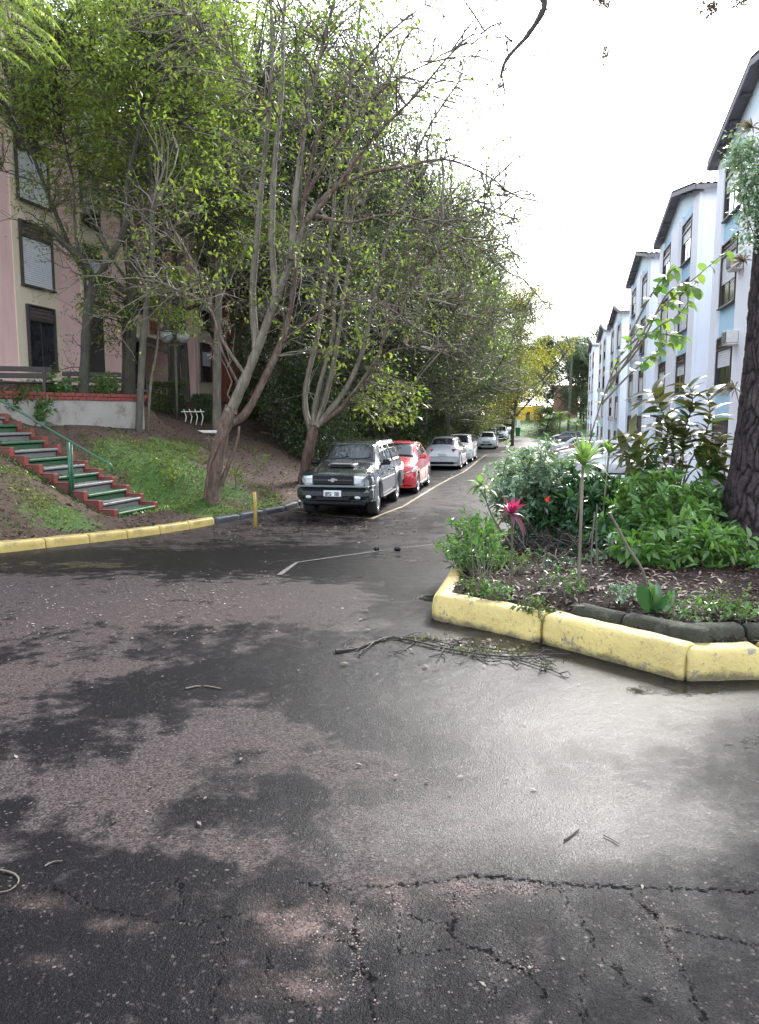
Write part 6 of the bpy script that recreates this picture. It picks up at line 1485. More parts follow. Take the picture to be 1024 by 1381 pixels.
# ---------------------------------------------------------------- island planting
def bed_pt(px, py): 
    return hit(px, py, zbed, 5)
def shrub(name, label, base, tips, leaf, size, nleaf, spread, seed, r0=.012, aspect=.38, per=10, sides=2, mat=None, cat='shrub', stemm=None, kind=6, upb=.4, extra=None):
    """stems from base to each tip region, leaves set round the shoots"""
    rl = np.random.default_rng(seed); root = empty(name, base, 0, label, cat); o0 = np.array(base); g = Geo(); lf = Geo(); P0 = []; D0_ = []
    for tp in tips:
        e = np.array(tp)-o0; b = rl.normal(size=3)*.04; b[2] = -.03; mid = b+(e-b)*.5+rl.normal(size=3)*.07*np.linalg.norm(e)+np.array((0, 0, .05))
        Q, _ = stem(g, [b, mid, e], r0, r0*.3, 5, 5, .1); L = len(Q)
        shoots = [Q[int(L*.35):]]
        for k in range(sides):
            i = rl.integers(L//3, L-1); d = unit(Q[i]-Q[max(i-2, 0)]+rl.normal(size=3)*.06+unit(rl.normal(size=3))*np.linalg.norm(e)*.10); ln = spread*rl.uniform(.8, 1.8); q2 = [Q[i], Q[i]+d*ln*.5+rl.normal(size=3)*.02, Q[i]+d*ln]; R2, _ = stem(g, q2, r0*.5, r0*.2, 4, 4, .1); shoots.append(R2)
        for S in shoots:
            n = nleaf; u = rl.random(n)**.7; ii = (u*(len(S)-1)); i0 = ii.astype(int).clip(0, len(S)-2); f = (ii-i0)[:, None]; B = S[i0]*(1-f)+S[i0+1]*f; T_ = unit(S[i0+1]-S[i0]); rr = unit(rl.normal(size=(n, 3))); rr = unit(rr-(rr*T_).sum(1)[:, None]*T_)
            P0.append(B); D0_.append(unit(T_*.55+rr*.9+np.array((0, 0, .15))))
    P = np.concatenate(P0); D = np.concatenate(D0_); V, F = leaves_np(P, D, size*rl.uniform(.55, 1.2, len(P)), aspect, .3, .5, kind, up=(0, 0, 1), r=rl); lf.add(V, F)
    g.build('stem', stemm or M['stem_green'], root, True); lf.build('foliage', mat or leaf, root)
    return root
def region_tips(x0, y0, x1, y1, d, n, seed, dj=.5):
    rl = np.random.default_rng(seed); out = []
    while len(out) < n:
        u, v = rl.uniform(-1, 1, 2)
        if u*u+v*v > 1: continue
        out.append(at((x0+x1)/2+u*(x1-x0)/2, (y0+y1)/2+v*(y1-y0)/2, d+rl.uniform(-dj, dj)))
    return out
def on_bed(px, d): 
    x = (px-512)/1040*d; return (x, d, tb(x, d))
shrub('small_shrub', 'small bright shrub with narrow shiny leaves at the left tip of the island', bed_pt(650, 783), region_tips(605, 696, 680, 762, 7.8, 44, 1, .2)+region_tips(622, 740, 668, 780, 7.8, 12, 21, .15), M['l_gloss'], .075, 15, .13, 51, .004, .27)
shrub('variegated_shrub', 'big silvery green shrub with small glossy leaves behind the pink cordyline', on_bed(722, 9.5), region_tips(660, 606, 772, 705, 9.4, 140, 2, .6)+region_tips(690, 690, 785, 750, 9.1, 44, 22, .35), M['l_vari'], .092, 20, .20, 52, .009, .36)
shrub('dark_shrub', 'dark glossy shrub in the middle of the island, below the spiky dracaena', on_bed(800, 9.0), region_tips(750, 655, 880, 750, 8.8, 100, 3, .4)+region_tips(765, 645, 855, 680, 9.0, 14, 23, .3)+region_tips(740, 720, 870, 775, 8.4, 26, 43, .3)+region_tips(785, 700, 870, 792, 7.8, 30, 63, .2), M['l_deep'], .14, 18, .22, 53, .012, .45)
shrub('hibiscus', 'slender leafy hibiscus with one red flower between the silvery and the dark shrub', on_bed(742, 9.0), region_tips(710, 645, 775, 750, 8.9, 44, 4, .3), M['l_gloss'], .10, 12, .18, 54, .008, .45, mat=M['l_deep'])
hb = at(739, 673, 8.5); fl_ = empty('red_flower', hb, 0, 'small red flower open among the hibiscus leaves', 'flower')
for k in range(6):
    a = k*1.05; V, F = leaves_np(np.zeros((1, 3)), np.array([[math.cos(a)*.8, -.5, math.sin(a)*.8]]), .038, .7, kind=6, r=rl); link('petal', np_mesh('petal', V, F, M['flower']), fl_)
g = Geo(); g.tube([(0, .02, 0), (0.01, .1, -.06), (0, .16, -.25)], [.004, .004, .005], 4); g.build('flower_stalk', M['stem_green'], fl_)
shrub('broadleaf_shrub', 'large bright green glossy shrub filling the right half of the island', on_bed(905, 7.7), region_tips(825, 655, 1005, 760, 7.9, 150, 5, .5)+region_tips(840, 710, 990, 806, 7.0, 90, 25, .35)+region_tips(850, 750, 1020, 815, 6.75, 46, 65, .2)+region_tips(825, 650, 900, 690, 8.3, 24, 26, .3), M['l_gloss'], .115, 18, .22, 55, .011, .42)
shrub('lime_shrub', 'pale lime leaved shoot rising out of the left of the bright shrub', on_bed(862, 8.3), region_tips(846, 648, 905, 690, 8.0, 18, 6, .25), M['l_lime'], .12, 10, .18, 56, .008, .5, mat=M['l_lime'])
shrub('low_shrub', 'low leafy seedling in front of the pine trunk base', on_bed(962, 6.9), region_tips(925, 725, 1018, 812, 6.85, 34, 7, .25), M['l_gloss'], .10, 10, .13, 57, .006, .36)
shrub('low_shrub', 'bright star shaped leaves just right of the paddle leaves', on_bed(912, 6.8), region_tips(885, 765, 955, 822, 6.7, 22, 8, .2), M['l_gloss'], .10, 9, .12, 58, .005, .34)
shrub('low_shrub', 'small seedling clump with white edged leaves left of the paddle leaves', on_bed(828, 7.3), region_tips(806, 735, 856, 800, 7.3, 24, 9, .2), M['l_vari'], .08, 9, .12, 59, .005, .4)
shrub('low_shrub', 'tiny yellowish seedling by the end of the mossy edging', on_bed(800, 6.9), region_tips(788, 788, 815, 815, 6.9, 8, 10, .1), M['l_lime'], .07, 7, .08, 60, .004, .3, mat=M['l_lime'])
# bronze tipped plant, leaves as parts
def leaf_mesh(name, L, wd, mat, fold=.25, droop=.3, m_=6, blunt=.8):
    u = np.linspace(0, 1, m_); P = np.stack([u*L, 0*u, -droop*L*u**2], 1); wv = wd*.5*np.sin(math.pi*np.clip(u*.9+.08, 0, 1))**blunt; wv[-1] = .002
    V = np.concatenate([P+np.stack([0*u, wv, wv*fold], 1), P, P+np.stack([0*u, -wv, wv*fold], 1)]); F = [(i, m_+i, m_+i+1, i+1) for i in range(m_-1)]+[(m_+i, 2*m_+i, 2*m_+i+1, m_+i+1) for i in range(m_-1)]
    q = MB(); q.add(V, F); return q.mesh(name, mat, True)
LB = [leaf_mesh('leaf', .19, .062, M['l_bronze'], .3, .45), leaf_mesh('leaf', .16, .055, M['l_deep'], .3, .45), leaf_mesh('leaf', .17, .06, M['l_mid'], .3, .3)]
def orient(o, d, roll=0):
    o.rotation_mode = 'QUATERNION'; q = Vector(d).to_track_quat('X', 'Z'); o.rotation_quaternion = q @ Matrix.Rotation(roll, 4, 'X').to_quaternion()
def leafy_stems(name, label, base, polys, protos, per, r0, seed, cat='plant', stemm=None, sel=None, up=.2, sc0=1.0):
    rl = np.random.default_rng(seed); root = empty(name, base, 0, label, cat); o0 = np.array(base); g = Geo(); out = []
    for P in polys:
        P = [np.array(p)-o0 for p in P[0:]]; Q, _ = stem(g, P, r0[0], r0[1], 6, 5, .08); L = len(Q); n = per
        for k in range(n):
            u = .42+.58*(k+.5)/n; i = min(int(u*(L-1)), L-2); T_ = unit(Q[i+1]-Q[i]); a = k*2.4+rl.uniform(-.4, .4); s1 = unit(np.cross(T_, (0.1, .2, 1.))); s2 = np.cross(T_, s1)
            d = unit(T_*.5+(s1*math.cos(a)+s2*math.sin(a))+np.array((0, 0, up))); pr = protos[0] if (u > .8) else protos[rl.integers(0, len(protos))]
            o = link('leaf', pr, root, tuple(Q[i])); orient(o, d, rl.uniform(-.5, .5)); s_ = sc0*rl.uniform(.65, 1.15); o.scale = (s_, s_, s_)
    g.build('stem', stemm or M['stem_green'], root, True); return root
b9 = on_bed(915, 8.5)
leafy_stems('bronze_plant', 'tall shrub with dark leaves and bronze shoot tips in front of the nearest blue block', b9,
 [[b9]+T(p, [8.4, 8.3]) for p in ([(912,640),(905,590),(892,550),(880,528)], [(920,640),(925,580),(935,545),(930,518)], [(925,640),(945,600),(958,565),(955,530)], [(905,650),(880,620),(868,600),(850,585)], [(910,650),(895,620),(900,590),(905,565)], [(925,650),(950,625),(968,610),(975,590)], [(900,655),(872,640),(858,622),(840,612)], [(915,655),(918,625),(922,600),(925,585)], [(930,660),(955,640),(965,635),(978,628)])],
 LB, 30, (.012, .004), 61, sc0=1.45)
# lime sapling with round leaves
LL = [leaf_mesh('leaf', .135, .11, M['l_lime'], .2, .35, blunt=.6), leaf_mesh('leaf', .11, .09, M['l_bright'], .2, .5, blunt=.6), leaf_mesh('leaf', .12, .10, M['l_gloss'], .2, .4, blunt=.6)]
b10 = on_bed(776, 8.4)
sap = leafy_stems('lime_sapling', 'tall thin sapling with round lime leaves waving before the blue and white blocks', b10,
 [[b10]+T(p, [8.4, 8.1]) for p in ([(780,690),(786,640),(800,580),(820,520),(838,478),(858,450),(872,428)],)]+
 [T(p, [8.3, 7.9]) for p in ([(816,532),(850,480),(880,430),(915,395),(950,365),(985,335)], [(830,498),(865,462),(890,440),(915,425),(930,405)], [(838,478),(870,450),(905,452),(925,455)], [(812,545),(850,505),(880,480),(905,458)], [(846,462),(872,410),(895,375),(912,362)], [(822,515),(862,470),(898,400),(925,385),(945,392)])],
 LL, 15, (.013, .003), 62, 'sapling', M['bark_pale'], up=-.5, sc0=.9)
# pink cordyline
cb = bed_pt(690, 792); ct = at(691, 694, cb[1]); cy_ = empty('cordyline', cb, 0, 'pink leaved cordyline on a bare cane at the left of the island', 'plant'); g = Geo(); stem(g, [(0, 0, -.03), (.0, 0, .35), tuple(np.array(ct)-np.array(cb))], .011, .009, 6, 4); g.build('cane', M['stem_green'], cy_, True)
rosette('x', ct, 13, .18, .042, M['l_pink'], '', '', (0.05, 0, 1), .75, cy_, .35); rosette('x', ct, 8, .19, .036, M['l_dpink'], '', '', (0, 0, 1), 1.4, cy_, .9, up0=.9)
# leaning cane with green rosette
gb = bed_pt(702, 752); g1_ = at(650, 655, gb[1]-.3); cn = empty('leaning_plant', gb, 0, 'thin leaning cane with a green leaf tuft left of the cordyline', 'plant'); g = Geo()
stem(g, [(0, 0, -.03)]+[tuple(np.array(at(a, b, gb[1]-.2))-np.array(gb)) for a, b in ((680, 722), (664, 695), (656, 674), (648, 660))], .013, .007, 6, 4); stem(g, [tuple(np.array(at(a, b, gb[1]-.2))-np.array(gb)) for a, b in ((657, 676), (655, 665), (654, 660))], .007, .005, 6, 3); g.build('cane', M['bark_grey'], cn, True)
rosette('x', g1_, 12, .17, .05, M['l_lime'], '', '', (-.2, 0, 1), 1.3, cn, .5); rosette('x', at(657, 660, gb[1]-.2), 7, .15, .05, M['l_bright'], '', '', (.3, 0, 1), 1.3, cn, .5)
# dracaena
db = bed_pt(781, 788); dt = at(787, 628, db[1]); dr = empty('dracaena', db, 0, 'spiky lime green dracaena on a tall thin stem in the middle of the island', 'plant'); g = Geo(); stem(g, [(0, 0, -.03), tuple((np.array(dt)-np.array(db))*np.array((.5, 1, .5))+(.0, 0, 0)), tuple(np.array(dt)-np.array(db))], .014, .012, 6, 5); g.build('stem', M['bark_pale'], dr, True)
rosette('x', dt, 20, .30, .045, M['l_lime'], '', '', (.1, -.1, 1), .8, dr, .3, up0=.15); rosette('x', dt, 10, .26, .045, M['l_gloss'], '', '', (0, 0, 1), 1.3, dr, .7, up0=.6)
d2b = on_bed(815, 8.4); d2t = at(822, 612, 8.4); dr2 = empty('dracaena', d2b, 0, 'smaller upright leaf tuft just right of the spiky dracaena', 'plant'); g = Geo(); stem(g, [(0, 0, -.03), tuple(np.array(d2t)-np.array(d2b))], .012, .01, 6, 5); g.build('stem', M['bark_pale'], dr2, True); rosette('x', d2t, 12, .20, .05, M['l_lime'], '', '', (0, 0, 1), .7, dr2, .3)
# paddle leaves
lb_ = bed_pt(878, 826); li = empty('paddle_leaf_plant', lb_, 0, 'fan of broad folded blue green leaves at the front of the bed', 'plant')
PLM = leaf_mesh('leaf', .23, .105, M['l_deep'], .75, .15, 8, .6); PL2 = leaf_mesh('leaf', .22, .085, M['l_gloss'], .9, .25, 8, .6)
for d, me, rr in (((-.42, -.1, 1), PLM, 1.2), ((.12, .1, 1), PL2, 1.5), ((.75, -.15, .75), PLM, 1.9), ((.35, .3, .9), PLM, 1.4)):
    o = link('leaf', me, li, (0, 0, 0)); orient(o, d, rr)
# dead canes and bent sticks
sk_ = empty('dead_cane', bed_pt(737, 786), 0, 'pale bent dead cane standing in the bed left of the dracaena stem', 'stick'); o0 = np.array(sk_.location); g = Geo()
stem(g, [(0, 0, -.03)]+[tuple(np.array(at(a, b, o0[1]))-o0) for a, b in ((734, 765), (737, 746), (750, 752), (762, 765))], .009, .006, 6, 3); g.build('cane', M['twig_pale'], sk_, True)
sk_ = empty('dead_cane', bed_pt(874, 800), 0, 'pale bare cane leaning left out of the glossy shrub above the paddle leaves', 'stick'); o0 = np.array(sk_.location); g = Geo()
stem(g, [(0, 0, -.03)]+[tuple(np.array(at(a, b, o0[1]-.1))-o0) for a, b in ((868, 770), (850, 742), (833, 710), (823, 692))], .012, .009, 6, 3); g.build('cane', M['twig_pale'], sk_, True)
for px, py, tx, ty, lb in ((798, 790, 803, 690, 'thin upright bare stem just right of the dracaena stem'), (808, 775, 806, 680, 'second thin bare stem right of the dracaena')):
    b = bed_pt(px, py); sk_ = empty('bare_stem', b, 0, lb, 'stick'); g = Geo(); stem(g, [(0, 0, -.03), tuple(np.array(at((px+tx)/2-2, (py+ty)/2, b[1]))-np.array(b)), tuple(np.array(at(tx, ty, b[1]))-np.array(b))], .009, .006, 6, 4); g.build('cane', M['bark_grey'], sk_, True)
# tangle of dead roots and twigs
g = Geo(); rl = np.random.default_rng(77)
for k in range(260):
    x = rl.uniform(*sorted((on_bed(690, 8.2)[0], on_bed(850, 8.2)[0]))); y = rl.uniform(7.3, 8.9); z = tb(x, y)+.01; a = rl.uniform(0, 6.28); L = rl.uniform(.12, .5); e = np.array((x+math.cos(a)*L, y+math.sin(a)*L, z+rl.uniform(0, .28))); g.tube([np.array((x, y, z)), (np.array((x, y, z))+e)/2+rl.normal(size=3)*.05+(0, 0, .05), e], [.006, .005, .002], 4)
tag(g.build('dead_roots', M['twig']), 'tangle of brown dead roots and twigs on the bed', None, None, 'stuff')
# litter and small ground cover on the bed
def scatter(name, mat, pts, size, label, aspect=.55, flat=.25, seed=1, lift=.006, kind=4):
    rl = np.random.default_rng(seed); n = len(pts); a = rl.uniform(0, 6.28, n); d = np.stack([np.cos(a), np.sin(a), rl.normal(size=n)*flat], 1); P = np.array(pts)+np.array((0, 0, lift))
    V, F = leaves_np(P, d, size*rl.uniform(.5, 1.4, n), aspect, .3, .1, kind, up=(0, 0, 2.5), r=rl); return tag(link(name, np_mesh(name, V, F, mat)), label, None, None, 'stuff')
def bed_samples(n, seed, cond=None):
    rl = np.random.default_rng(seed); x = rl.uniform(.4, 6.5, n*4); y = 4.7+7.3*rl.random(n*4)**1.5; m = in_poly(x, y, BED) & (poly_edge(x, y, BED) > .04)
    if cond is not None: m &= cond(x, y)
    x, y = x[m][:n], y[m][:n]; return np.stack([x, y, zbed(x, y)], 1)
scatter('leaf_litter', M['litter_red'], bed_samples(9000, 1), .06, 'reddish brown dead leaves on the bed', .3, .3, 2)
scatter('leaf_litter', M['litter'], bed_samples(1500, 3), .04, 'tan dead leaves on the bed', .45, .3, 4)
scatter('fallen_petals', M['petal'], bed_samples(700, 5), .02, 'pale fallen petals on the bed', .8, .1, 6, .012)
gc = bed_pt(700, 815)
def near_c(c, rx, ry): return lambda x, y: np.random.default_rng(1).random(x.shape) < np.exp(-((x-c[0])/rx)**2-((y-c[1])/ry)**2)
scatter('ground_cover', M['l_gloss'], bed_samples(1500, 7, near_c(gc, .35, .28)), .035, 'small green creeping plants at the front left of the bed', .5, .9, 8, .02, 6)
gc2 = bed_pt(660, 805); scatter('ground_cover', M['l_mid'], bed_samples(900, 17, near_c(gc2, .45, .5)), .035, 'mossy green creeping plants by the short kerb stub', .5, .9, 9, .015)
gc3 = bed_pt(870, 845); scatter('ground_cover', M['l_mid'], bed_samples(900, 27, near_c(gc3, .9, .25)), .035, 'mossy green creeping plants along the edging stones', .5, .9, 19, .015)

for i, (px, py, mt, hh, nn, lb) in enumerate([(640, 800, 'l_mid', .10, 8, 'low weed beside the short kerb stub'), (668, 812, 'l_gloss', .10, 9, 'low green weed at the front left of the bed'), (722, 832, 'l_mid', .09, 8, 'low weed right behind the first long yellow kerb stone'), (760, 800, 'l_gloss', .14, 7, 'young seedling before the dead roots'), (842, 812, 'l_vari', .12, 8, 'pale seedling left of the paddle leaves'), (930, 838, 'l_gloss', .13, 9, 'leafy weed behind the mossy edging at right'), (975, 828, 'l_mid', .15, 9, 'leafy weed below the pine at the right edge'), (1000, 845, 'l_gloss', .12, 8, 'small weed by the last edging stone'), (700, 772, 'l_mid', .18, 9, 'green weed at the foot of the pink cordyline'), (745, 770, 'l_deep', .16, 8, 'dark weed by the bent dead cane')]):
    b = bed_pt(px, py); shrub('weed', lb, b, [np.array(b)+np.array((math.cos(k*2.4)*hh*1.1, math.sin(k*2.4)*hh*.8, hh*(.4+.6*math.sin(k*1.7)**2))) for k in range(nn)], M[mt], .045, 6, .06, 180+i, .003, .42, cat='weed')
scatter('leaf_litter', M['litter_red'], bed_samples(420, 41), .15, 'long curled dead leaves and bark strips on the bed', .12, .5, 42, .02)
# ---------------------------------------------------------------- bank: ground cover and litter
def bank_samples(n, seed, dens, x0=-13, x1=-1, y0=11, y1=34):
    rl = np.random.default_rng(seed); N_ = n*6; x = rl.uniform(x0, x1, N_); y = y0+(y1-y0)*rl.random(N_)**1.4; d = seg_dist(x, y, KP); m = (d > .18) & (d < 12)
    a = (x-S0[0])*SU[0]+(y-S0[1])*SU[1]; b = (x-S0[0])*SW[0]+(y-S0[1])*SW[1]; m &= ~((a > -.05) & (a < 4.6) & (b > -.05) & (b < SWID+.05))
    m &= rl.random(N_) < dens(x, y); x, y = x[m][:n], y[m][:n]; return np.stack([x, y, zland(x, y)], 1)
def gdens(x, y):
    n = .5+.5*np.sin(x*1.9+np.sin(y*1.3)*2)*np.sin(y*1.7+np.sin(x)*1.5); return np.clip(f_grass(x, y)*1.15-.30+(n-.5)*1.1, .0, 1)
P = bank_samples(42000, 11, gdens); scatter('grass', M['l_mid'], P, .07, 'low green weeds and grass on the bank', .2, 1.3, 12, .0)
P = bank_samples(15000, 13, lambda x, y: np.clip(gdens(x, y)*1.2, 0, 1)); scatter('grass', M['l_bright'], P, .06, 'light green broad weeds on the bank', .5, .8, 14, .02)
P = bank_samples(16000, 15, lambda x, y: .25+.6*(1-f_grass(x, y))); scatter('leaf_litter', M['litter'], P, .085, 'brown dead leaves over the bank', .5, .35, 16)
P = bank_samples(2600, 18, lambda x, y: .5+0*x); scatter('fallen_petals', M['petal'], P, .05, 'pale fallen leaves over the bank', .6, .2, 19, .01)
def stair_edge(x, y):
    a = (x-S0[0])*SU[0]+(y-S0[1])*SU[1]; b = (x-S0[0])*SW[0]+(y-S0[1])*SW[1]; e = np.where(b < 0, -b, b-SWID); return ((a > -.3) & (a < 4.6) & (e < .3))*1.0
P = bank_samples(1500, 51, stair_edge, -10.5, -4.5, 14, 19); scatter('grass', M['l_gloss'], P, .11, 'weeds growing against the stepped stair sides', .22, 1.3, 52, .0)
P = bank_samples(2600, 53, lambda x, y: (seg_dist(x, y, KP) < .45)*1.0, -9, -2, 9, 19); scatter('grass', M['l_mid'], P, .07, 'weeds and soil crumbs spilling along the kerb', .3, 1.0, 54, .0)
# worn soil spilled on the treads
rs = np.random.default_rng(55); Q = []
for _ in range(900):
    a = rs.uniform(0, NST*RUN-.05); b = rs.choice([rs.uniform(.14, .45), rs.uniform(SWID-.5, SWID-.14), rs.uniform(.14, SWID-.14)]); p = S0+SU*a+SW*b; Q.append((p[0], p[1], SZ0+(math.floor(a/RUN)+1)*RISE))
scatter('leaf_litter', M['litter'], Q, .05, 'dead leaves and crumbs lying on the treads', .5, .2, 56, .006)
# weeds: few taller seedlings on bank
for i, (px, py, n_, lb) in enumerate([(232, 660, 7, 'thin weed stems right of the stairs'), (318, 660, 10, 'tuft of thin weeds right of the twisted trunk'), (350, 640, 6, 'yellowish seedling on the bare slope'), (175, 655, 5, 'weed growing against the red stair side')]):
    b = hit(px, py, zland, 10); shrub('weed', lb, b, [np.array(b)+np.array((math.cos(k*2.4)*.18, math.sin(k*2.4)*.12, .35+.25*math.sin(k*1.7)**2)) for k in range(n_)], M['l_bright'], .07, 6, .10, 80+i, .005, .4, cat='weed')
# litter on the asphalt
def road_samples(regs, seed):
    rl = np.random.default_rng(seed); out = []
    for (px, py, rx, ry, n) in regs:
        for _ in range(n):
            u, v = rl.normal(size=2)*.5
            x, y, z = hit(px+u*rx, max(py+v*ry, 640)); 
            if seg_dist(np.array(x), np.array(y), KP) < -.02 and not bool(in_poly(x, y, BED)): out.append((x, y, z))
    return out
scatter('leaf_litter', M['litter'], road_samples([(400, 712, 170, 16, 700), (240, 725, 260, 10, 260), (420, 695, 120, 14, 420), (640, 860, 200, 40, 40)], 31), .05, 'brown leaves gathered on the asphalt near the left kerb', .5, .2, 32, .012)
scatter('fallen_petals', M['petal'], road_samples([(150, 812, 260, 60, 620), (260, 800, 120, 30, 220)], 33), .022, 'pinkish grit and petals strewn over the asphalt at left', .6, .15, 34, .010)
scatter('leaf_litter', M['petal'], road_samples([(500, 800, 500, 120, 90), (500, 1000, 500, 200, 40), (620, 872, 200, 10, 40)], 35), .028, 'odd pale leaf scraps on the wet asphalt', .45, .2, 36, .010)
# loose grit over the broken edge
rl = np.random.default_rng(91); V = []; F = []; oc = np.array([(1, 0, 0), (0, 1, 0), (-1, 0, 0), (0, -1, 0), (0, 0, .7), (0, 0, -.5)]); of = np.array([(0, 1, 4), (1, 2, 4), (2, 3, 4), (3, 0, 4), (1, 0, 5), (2, 1, 5), (3, 2, 5), (0, 3, 5)])
cnt = 0
for (px, py, rx, ry, n) in [(410,1240,70,34,900),(530,1212,24,20,180),(620,1206,28,24,220),(680,1196,80,7,260),(370,1330,60,28,260),(430,1330,40,24,180),(160,1250,50,12,120),(100,1310,50,60,120),(880,1230,30,30,120),(905,1290,20,50,90),(600,1290,420,110,420),(480,1290,12,70,160),(700,1300,50,20,90)]:
    for _ in range(n):
        u, v = rl.normal(size=2)*.5; x, y, z = hit(px+u*rx, min(py+v*ry, 1460)); s_ = rl.uniform(.0018, .0048)*(1.7 if rl.random() < .06 else 1); a = rl.uniform(0, 6.28); c, s__ = math.cos(a), math.sin(a); q = oc*s_*rl.uniform(.6, 1.3, 3)
        V.append(np.stack([q[:, 0]*c-q[:, 1]*s__+x, q[:, 0]*s__+q[:, 1]*c+y, q[:, 2]+float(z)-.004], 1)); F.append(of+cnt*6); cnt += 1
qg = N('grit_stone'); r_ = qg.rnd(); gm = qg.fin(qg.pbr(qg.ramp(r_, [(0, (.02, .017, .017)), (.5, (.075, .055, .05)), (.85, (.16, .11, .10)), (1, (.30, .235, .21))]), .55))
tag(link('grit', np_mesh('grit', np.concatenate(V), np.concatenate(F), gm)), 'loose grit and broken aggregate along the cracks', None, None, 'stuff')
# fallen branch in front of the yellow kerb
fb = hit(600, 877); br = empty('fallen_branch', fb, 0, 'dead many twigged branch lying on the asphalt before the yellow kerb', 'branch'); o0 = np.array(fb)
def rd(px, py, up=.012): x, y, z = hit(px, py); return np.array((x, y, z+up))-o0
lines = [([(452,881),(480,877),(505,868),(530,862),(560,868),(600,877),(640,884),(690,888),(730,886),(770,884)], .012), ([(505,868),(490,880),(470,882)], .006), ([(530,862),(575,863),(610,872),(650,876)], .008), ([(600,877),(594,886),(590,894)], .005), ([(640,884),(660,895),(685,893),(700,903)], .006), ([(650,876),(690,880),(735,880),(765,886)], .007), ([(690,888),(715,897),(740,905),(758,912)], .007), ([(715,897),(728,890),(745,893)], .004), ([(560,868),(545,878),(525,882)], .005), ([(575,863),(600,866),(630,870),(672,870)], .004), ([(730,886),(742,896),(750,900)], .004), ([(610,872),(622,866),(640,866)], .004), ([(480,877),(470,874),(460,870)], .003), ([(640,884),(628,892),(622,897)], .004)]
g = Geo(); rl = np.random.default_rng(6)
for P, r in lines:
    Q = [rd(a, b, .008+rl.uniform(0, .012)) for a, b in P]; stem(g, Q, r, r*.4, 6, 4, .3)
    for k in range(len(P)):
        i = rl.integers(0, len(Q)-1); b = Q[i]+(Q[i+1]-Q[i])*rl.random(); a = rl.uniform(0, 6.28); e = b+np.array((math.cos(a), math.sin(a), rl.uniform(0, .10)))*rl.uniform(.05, .16); g.tube([b, (b+e)/2+rl.normal(size=3)*.012, e], [.005, .004, .002], 4)
g.build('stick', M['twig'], br, True)
g = Geo(); 
for (a, b) in [(560,866),(612,878),(655,882),(700,886),(575,864),(738,902),(640,880),(685,882)]:
    c = rd(a, b, .02); k = 34; V, F = leaves_np(c+rl.normal(size=(k, 3))*np.array((.06, .03, .012)), unit(rl.normal(size=(k, 3))), .028, .5, r=rl); g.add(V, F)
tag(g.build('lichen', M['moss'], br), kind='stuff')
for (pts, lb, mt, r) in [([(762,1135),(772,1128),(782,1120)], 'short dark twig on the bright wet asphalt', 'twig', .004), ([(815,1128),(828,1135),(836,1140)], 'short pale twig right of the dark twig', 'twig_pale', .003), ([(0,1175),(18,1180),(25,1190),(14,1202),(-5,1206)], 'tan curled twig at the left edge of the foreground', 'twig_pale', .0035), ([(60,1170),(72,1164),(84,1163)], 'tiny pale twig near the left edge', 'twig_pale', .003), ([(250,930),(272,926),(298,930)], 'pale curved twig on the dark damp patch', 'twig_pale', .006)]:
    b = hit(*pts[0]); ro = empty('twig', b, 0, lb, 'twig'); g = Geo(); stem(g, [np.array(hit(*p))-np.array(b)+np.array((0, 0, .006)) for p in pts], r, r*.6, 6, 4); g.build('stick', M[mt], ro, True)
for (px, py, lb) in [(508, 743, 'dark stone chip on the grey joint in the road'), (537, 743, 'smaller dark chip right of the first on the road joint')]:
    b = hit(px, py); m = MB(); m.box((0, 0, .03), (.11, .07, .06), bev=.025, rz=.4); o = m.build('stone', M['plastic'], None, (b[0], b[1], b[2])); tag(o, lb, 'stone')

# ---------------------------------------------------------------- things on the platform
lx = (240-512)/1040*25.5; lp = empty('street_lamp', (lx, 25.5, tz(lx, 25.5)), 0, 'short lamp post with two clear globes on the lawn in front of the pink buildings', 'lamp'); zl = at(240, 463, 25.5)[2]-lp.location[2]
m = MB(); m.tube([(0, 0, -.1), (0, 0, zl)], .04, 10); m.build('pole', M['bark_grey'], lp, smooth=True)
m = MB(); m.tube([(-.27, 0, zl), (-.14, 0, zl-.06), (.14, 0, zl-.06), (.27, 0, zl)], .02, 8); m.build('arm', M['bark_grey'], lp, smooth=True)
for sx in (-.27, .27): m = MB(); m.lathe([(0, .0), (.10, .02), (.19, .12), (.21, .22), (.18, .33), (.09, .41), (0, .43)], 18, (sx, 0, zl)); m.build('globe', M['globe'], lp, smooth=True)
def bench(px, d, rz, label):
    x = (px-512)/1040*d; r = empty('bench', (x, d, tz(x, d)), rz, label, 'bench', None)
    for k in range(3): m = MB(); m.box((0, -.15+k*.15, .44), (1.6, .12, .04), bev=.01); m.build('seat_slat', M['darkwood'], r)
    for k in range(2): m = MB(); m.box((0, .26+k*.02, .62+k*.17), (1.6, .035, .13), bev=.01); m.build('back_slat', M['darkwood'], r)
    for sx in (-.62, .62): m = MB(); m.box((sx, 0, .22), (.09, .42, .44), bev=.01); m.box((sx, .28, .55), (.09, .08, .62), bev=.01); m.build('leg', M['darkwood'], r)
bench(28, 19.6, .35, 'dark slatted bench at the left end of the platform'); bench(128, 22.2, .35, 'second dark slatted bench nearer the slim pale trunk')
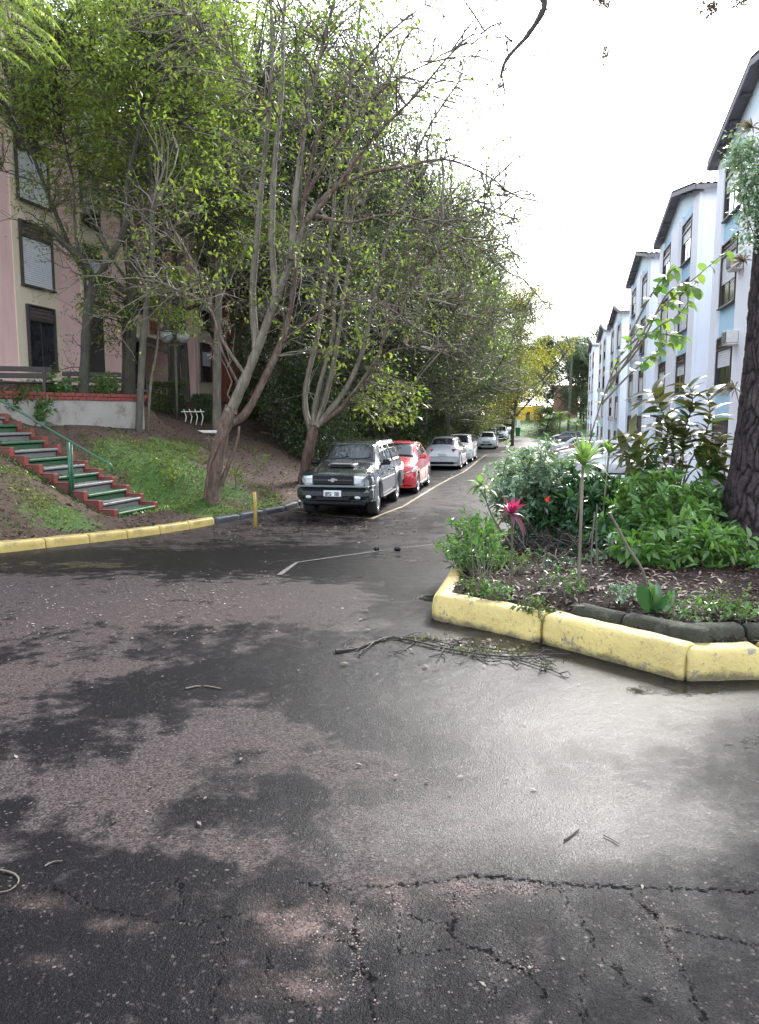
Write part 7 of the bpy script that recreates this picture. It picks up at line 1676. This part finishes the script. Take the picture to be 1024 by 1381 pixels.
def hedge(name, px0, px1, d, H_, label, seed):
    x0, x1 = (px0-512)/1040*d, (px1-512)/1040*d; z = tz((x0+x1)/2, d); r = empty(name, ((x0+x1)/2, d, z), .12, label, 'hedge'); rl = np.random.default_rng(seed); n = int(9000*(x1-x0)/2.2); P = np.stack([rl.uniform(-(x1-x0)/2, (x1-x0)/2, n), rl.uniform(-.35, .35, n), rl.random(n)*H_], 1); f = rl.integers(0, 3, n); P[f == 0, 1] = -.35+rl.normal(size=(f == 0).sum())*.03; P[f == 1, 2] = H_+rl.normal(size=(f == 1).sum())*.04
    V, F = leaves_np(P, unit(rl.normal(size=(n, 3))+(0, -.5, .5)), .06, .55, r=rl); link('foliage', np_mesh('foliage', V, F, M['l_dark']), r); m = MB(); 
    for k in range(6): m.tube([(-(x1-x0)/2+(k+.5)*(x1-x0)/6, 0, -.05), (-(x1-x0)/2+(k+.5)*(x1-x0)/6, .02, H_*.8)], .02, 5)
    m.build('stems', M['twig'], r)
hedge('hedge', 205, 252, 27.0, 1.0, 'clipped dark hedge left of the lamp post', 61); hedge('hedge', 262, 288, 26.8, .85, 'short clipped hedge right of the lamp post', 62)
cx = (262-512)/1040*25.6; ch = empty('iron_chair', (cx, 25.6, tz(cx, 25.6)), .2, 'white iron garden seat below the short hedge', 'chair')
for k in range(4): m = MB(); m.tube([(-.3+k*.18, 0, -.02), (-.24+k*.18, .04, .25), (-.32+k*.18, .06, .5)], .018, 6); m.build('leg', M['white_iron'], ch, smooth=True)
m = MB(); m.box((-.03, .05, .42), (.75, .36, .03), bev=.01); m.build('seat', M['white_iron'], ch)
m = MB(); m.box((0, 0, .05), (1.35, .28, .09), bev=.02); sx_ = (278-512)/1040*24.8; tag(m.build('stone_slab', M['white_iron'], None, (sx_, 24.8, tz(sx_, 24.8)), (0, 0, .1)), 'long pale slab lying at the top of the bank below the lamp', 'slab')
# plants on the platform edge
for i, (px, d, w_, lb, mt) in enumerate([(75, 20.1, .6, 'leafy plants in front of the left bench above the brick coping', 'l_gloss'), (145, 21.4, .35, 'broad drooping pale green leaves over the brick coping', 'l_lime'), (10, 18.4, .5, 'bushy green plant at the left edge above the wall', 'l_mid'), (45, 18.9, .4, 'low grassy plant above the wall', 'l_gloss')]):
    x = (px-512)/1040*d; b = (x, d, tz(x, d)); rl_ = np.random.default_rng(90+i)
    shrub('terrace_plant', lb, b, [np.array(b)+np.array((rl_.uniform(-w_, w_), rl_.uniform(-.2, .2), rl_.uniform(.2, .65))) for _ in range(16)], M[mt], .17, 7, .2, 95+i, .008, .3, mat=M[mt], cat='plant')
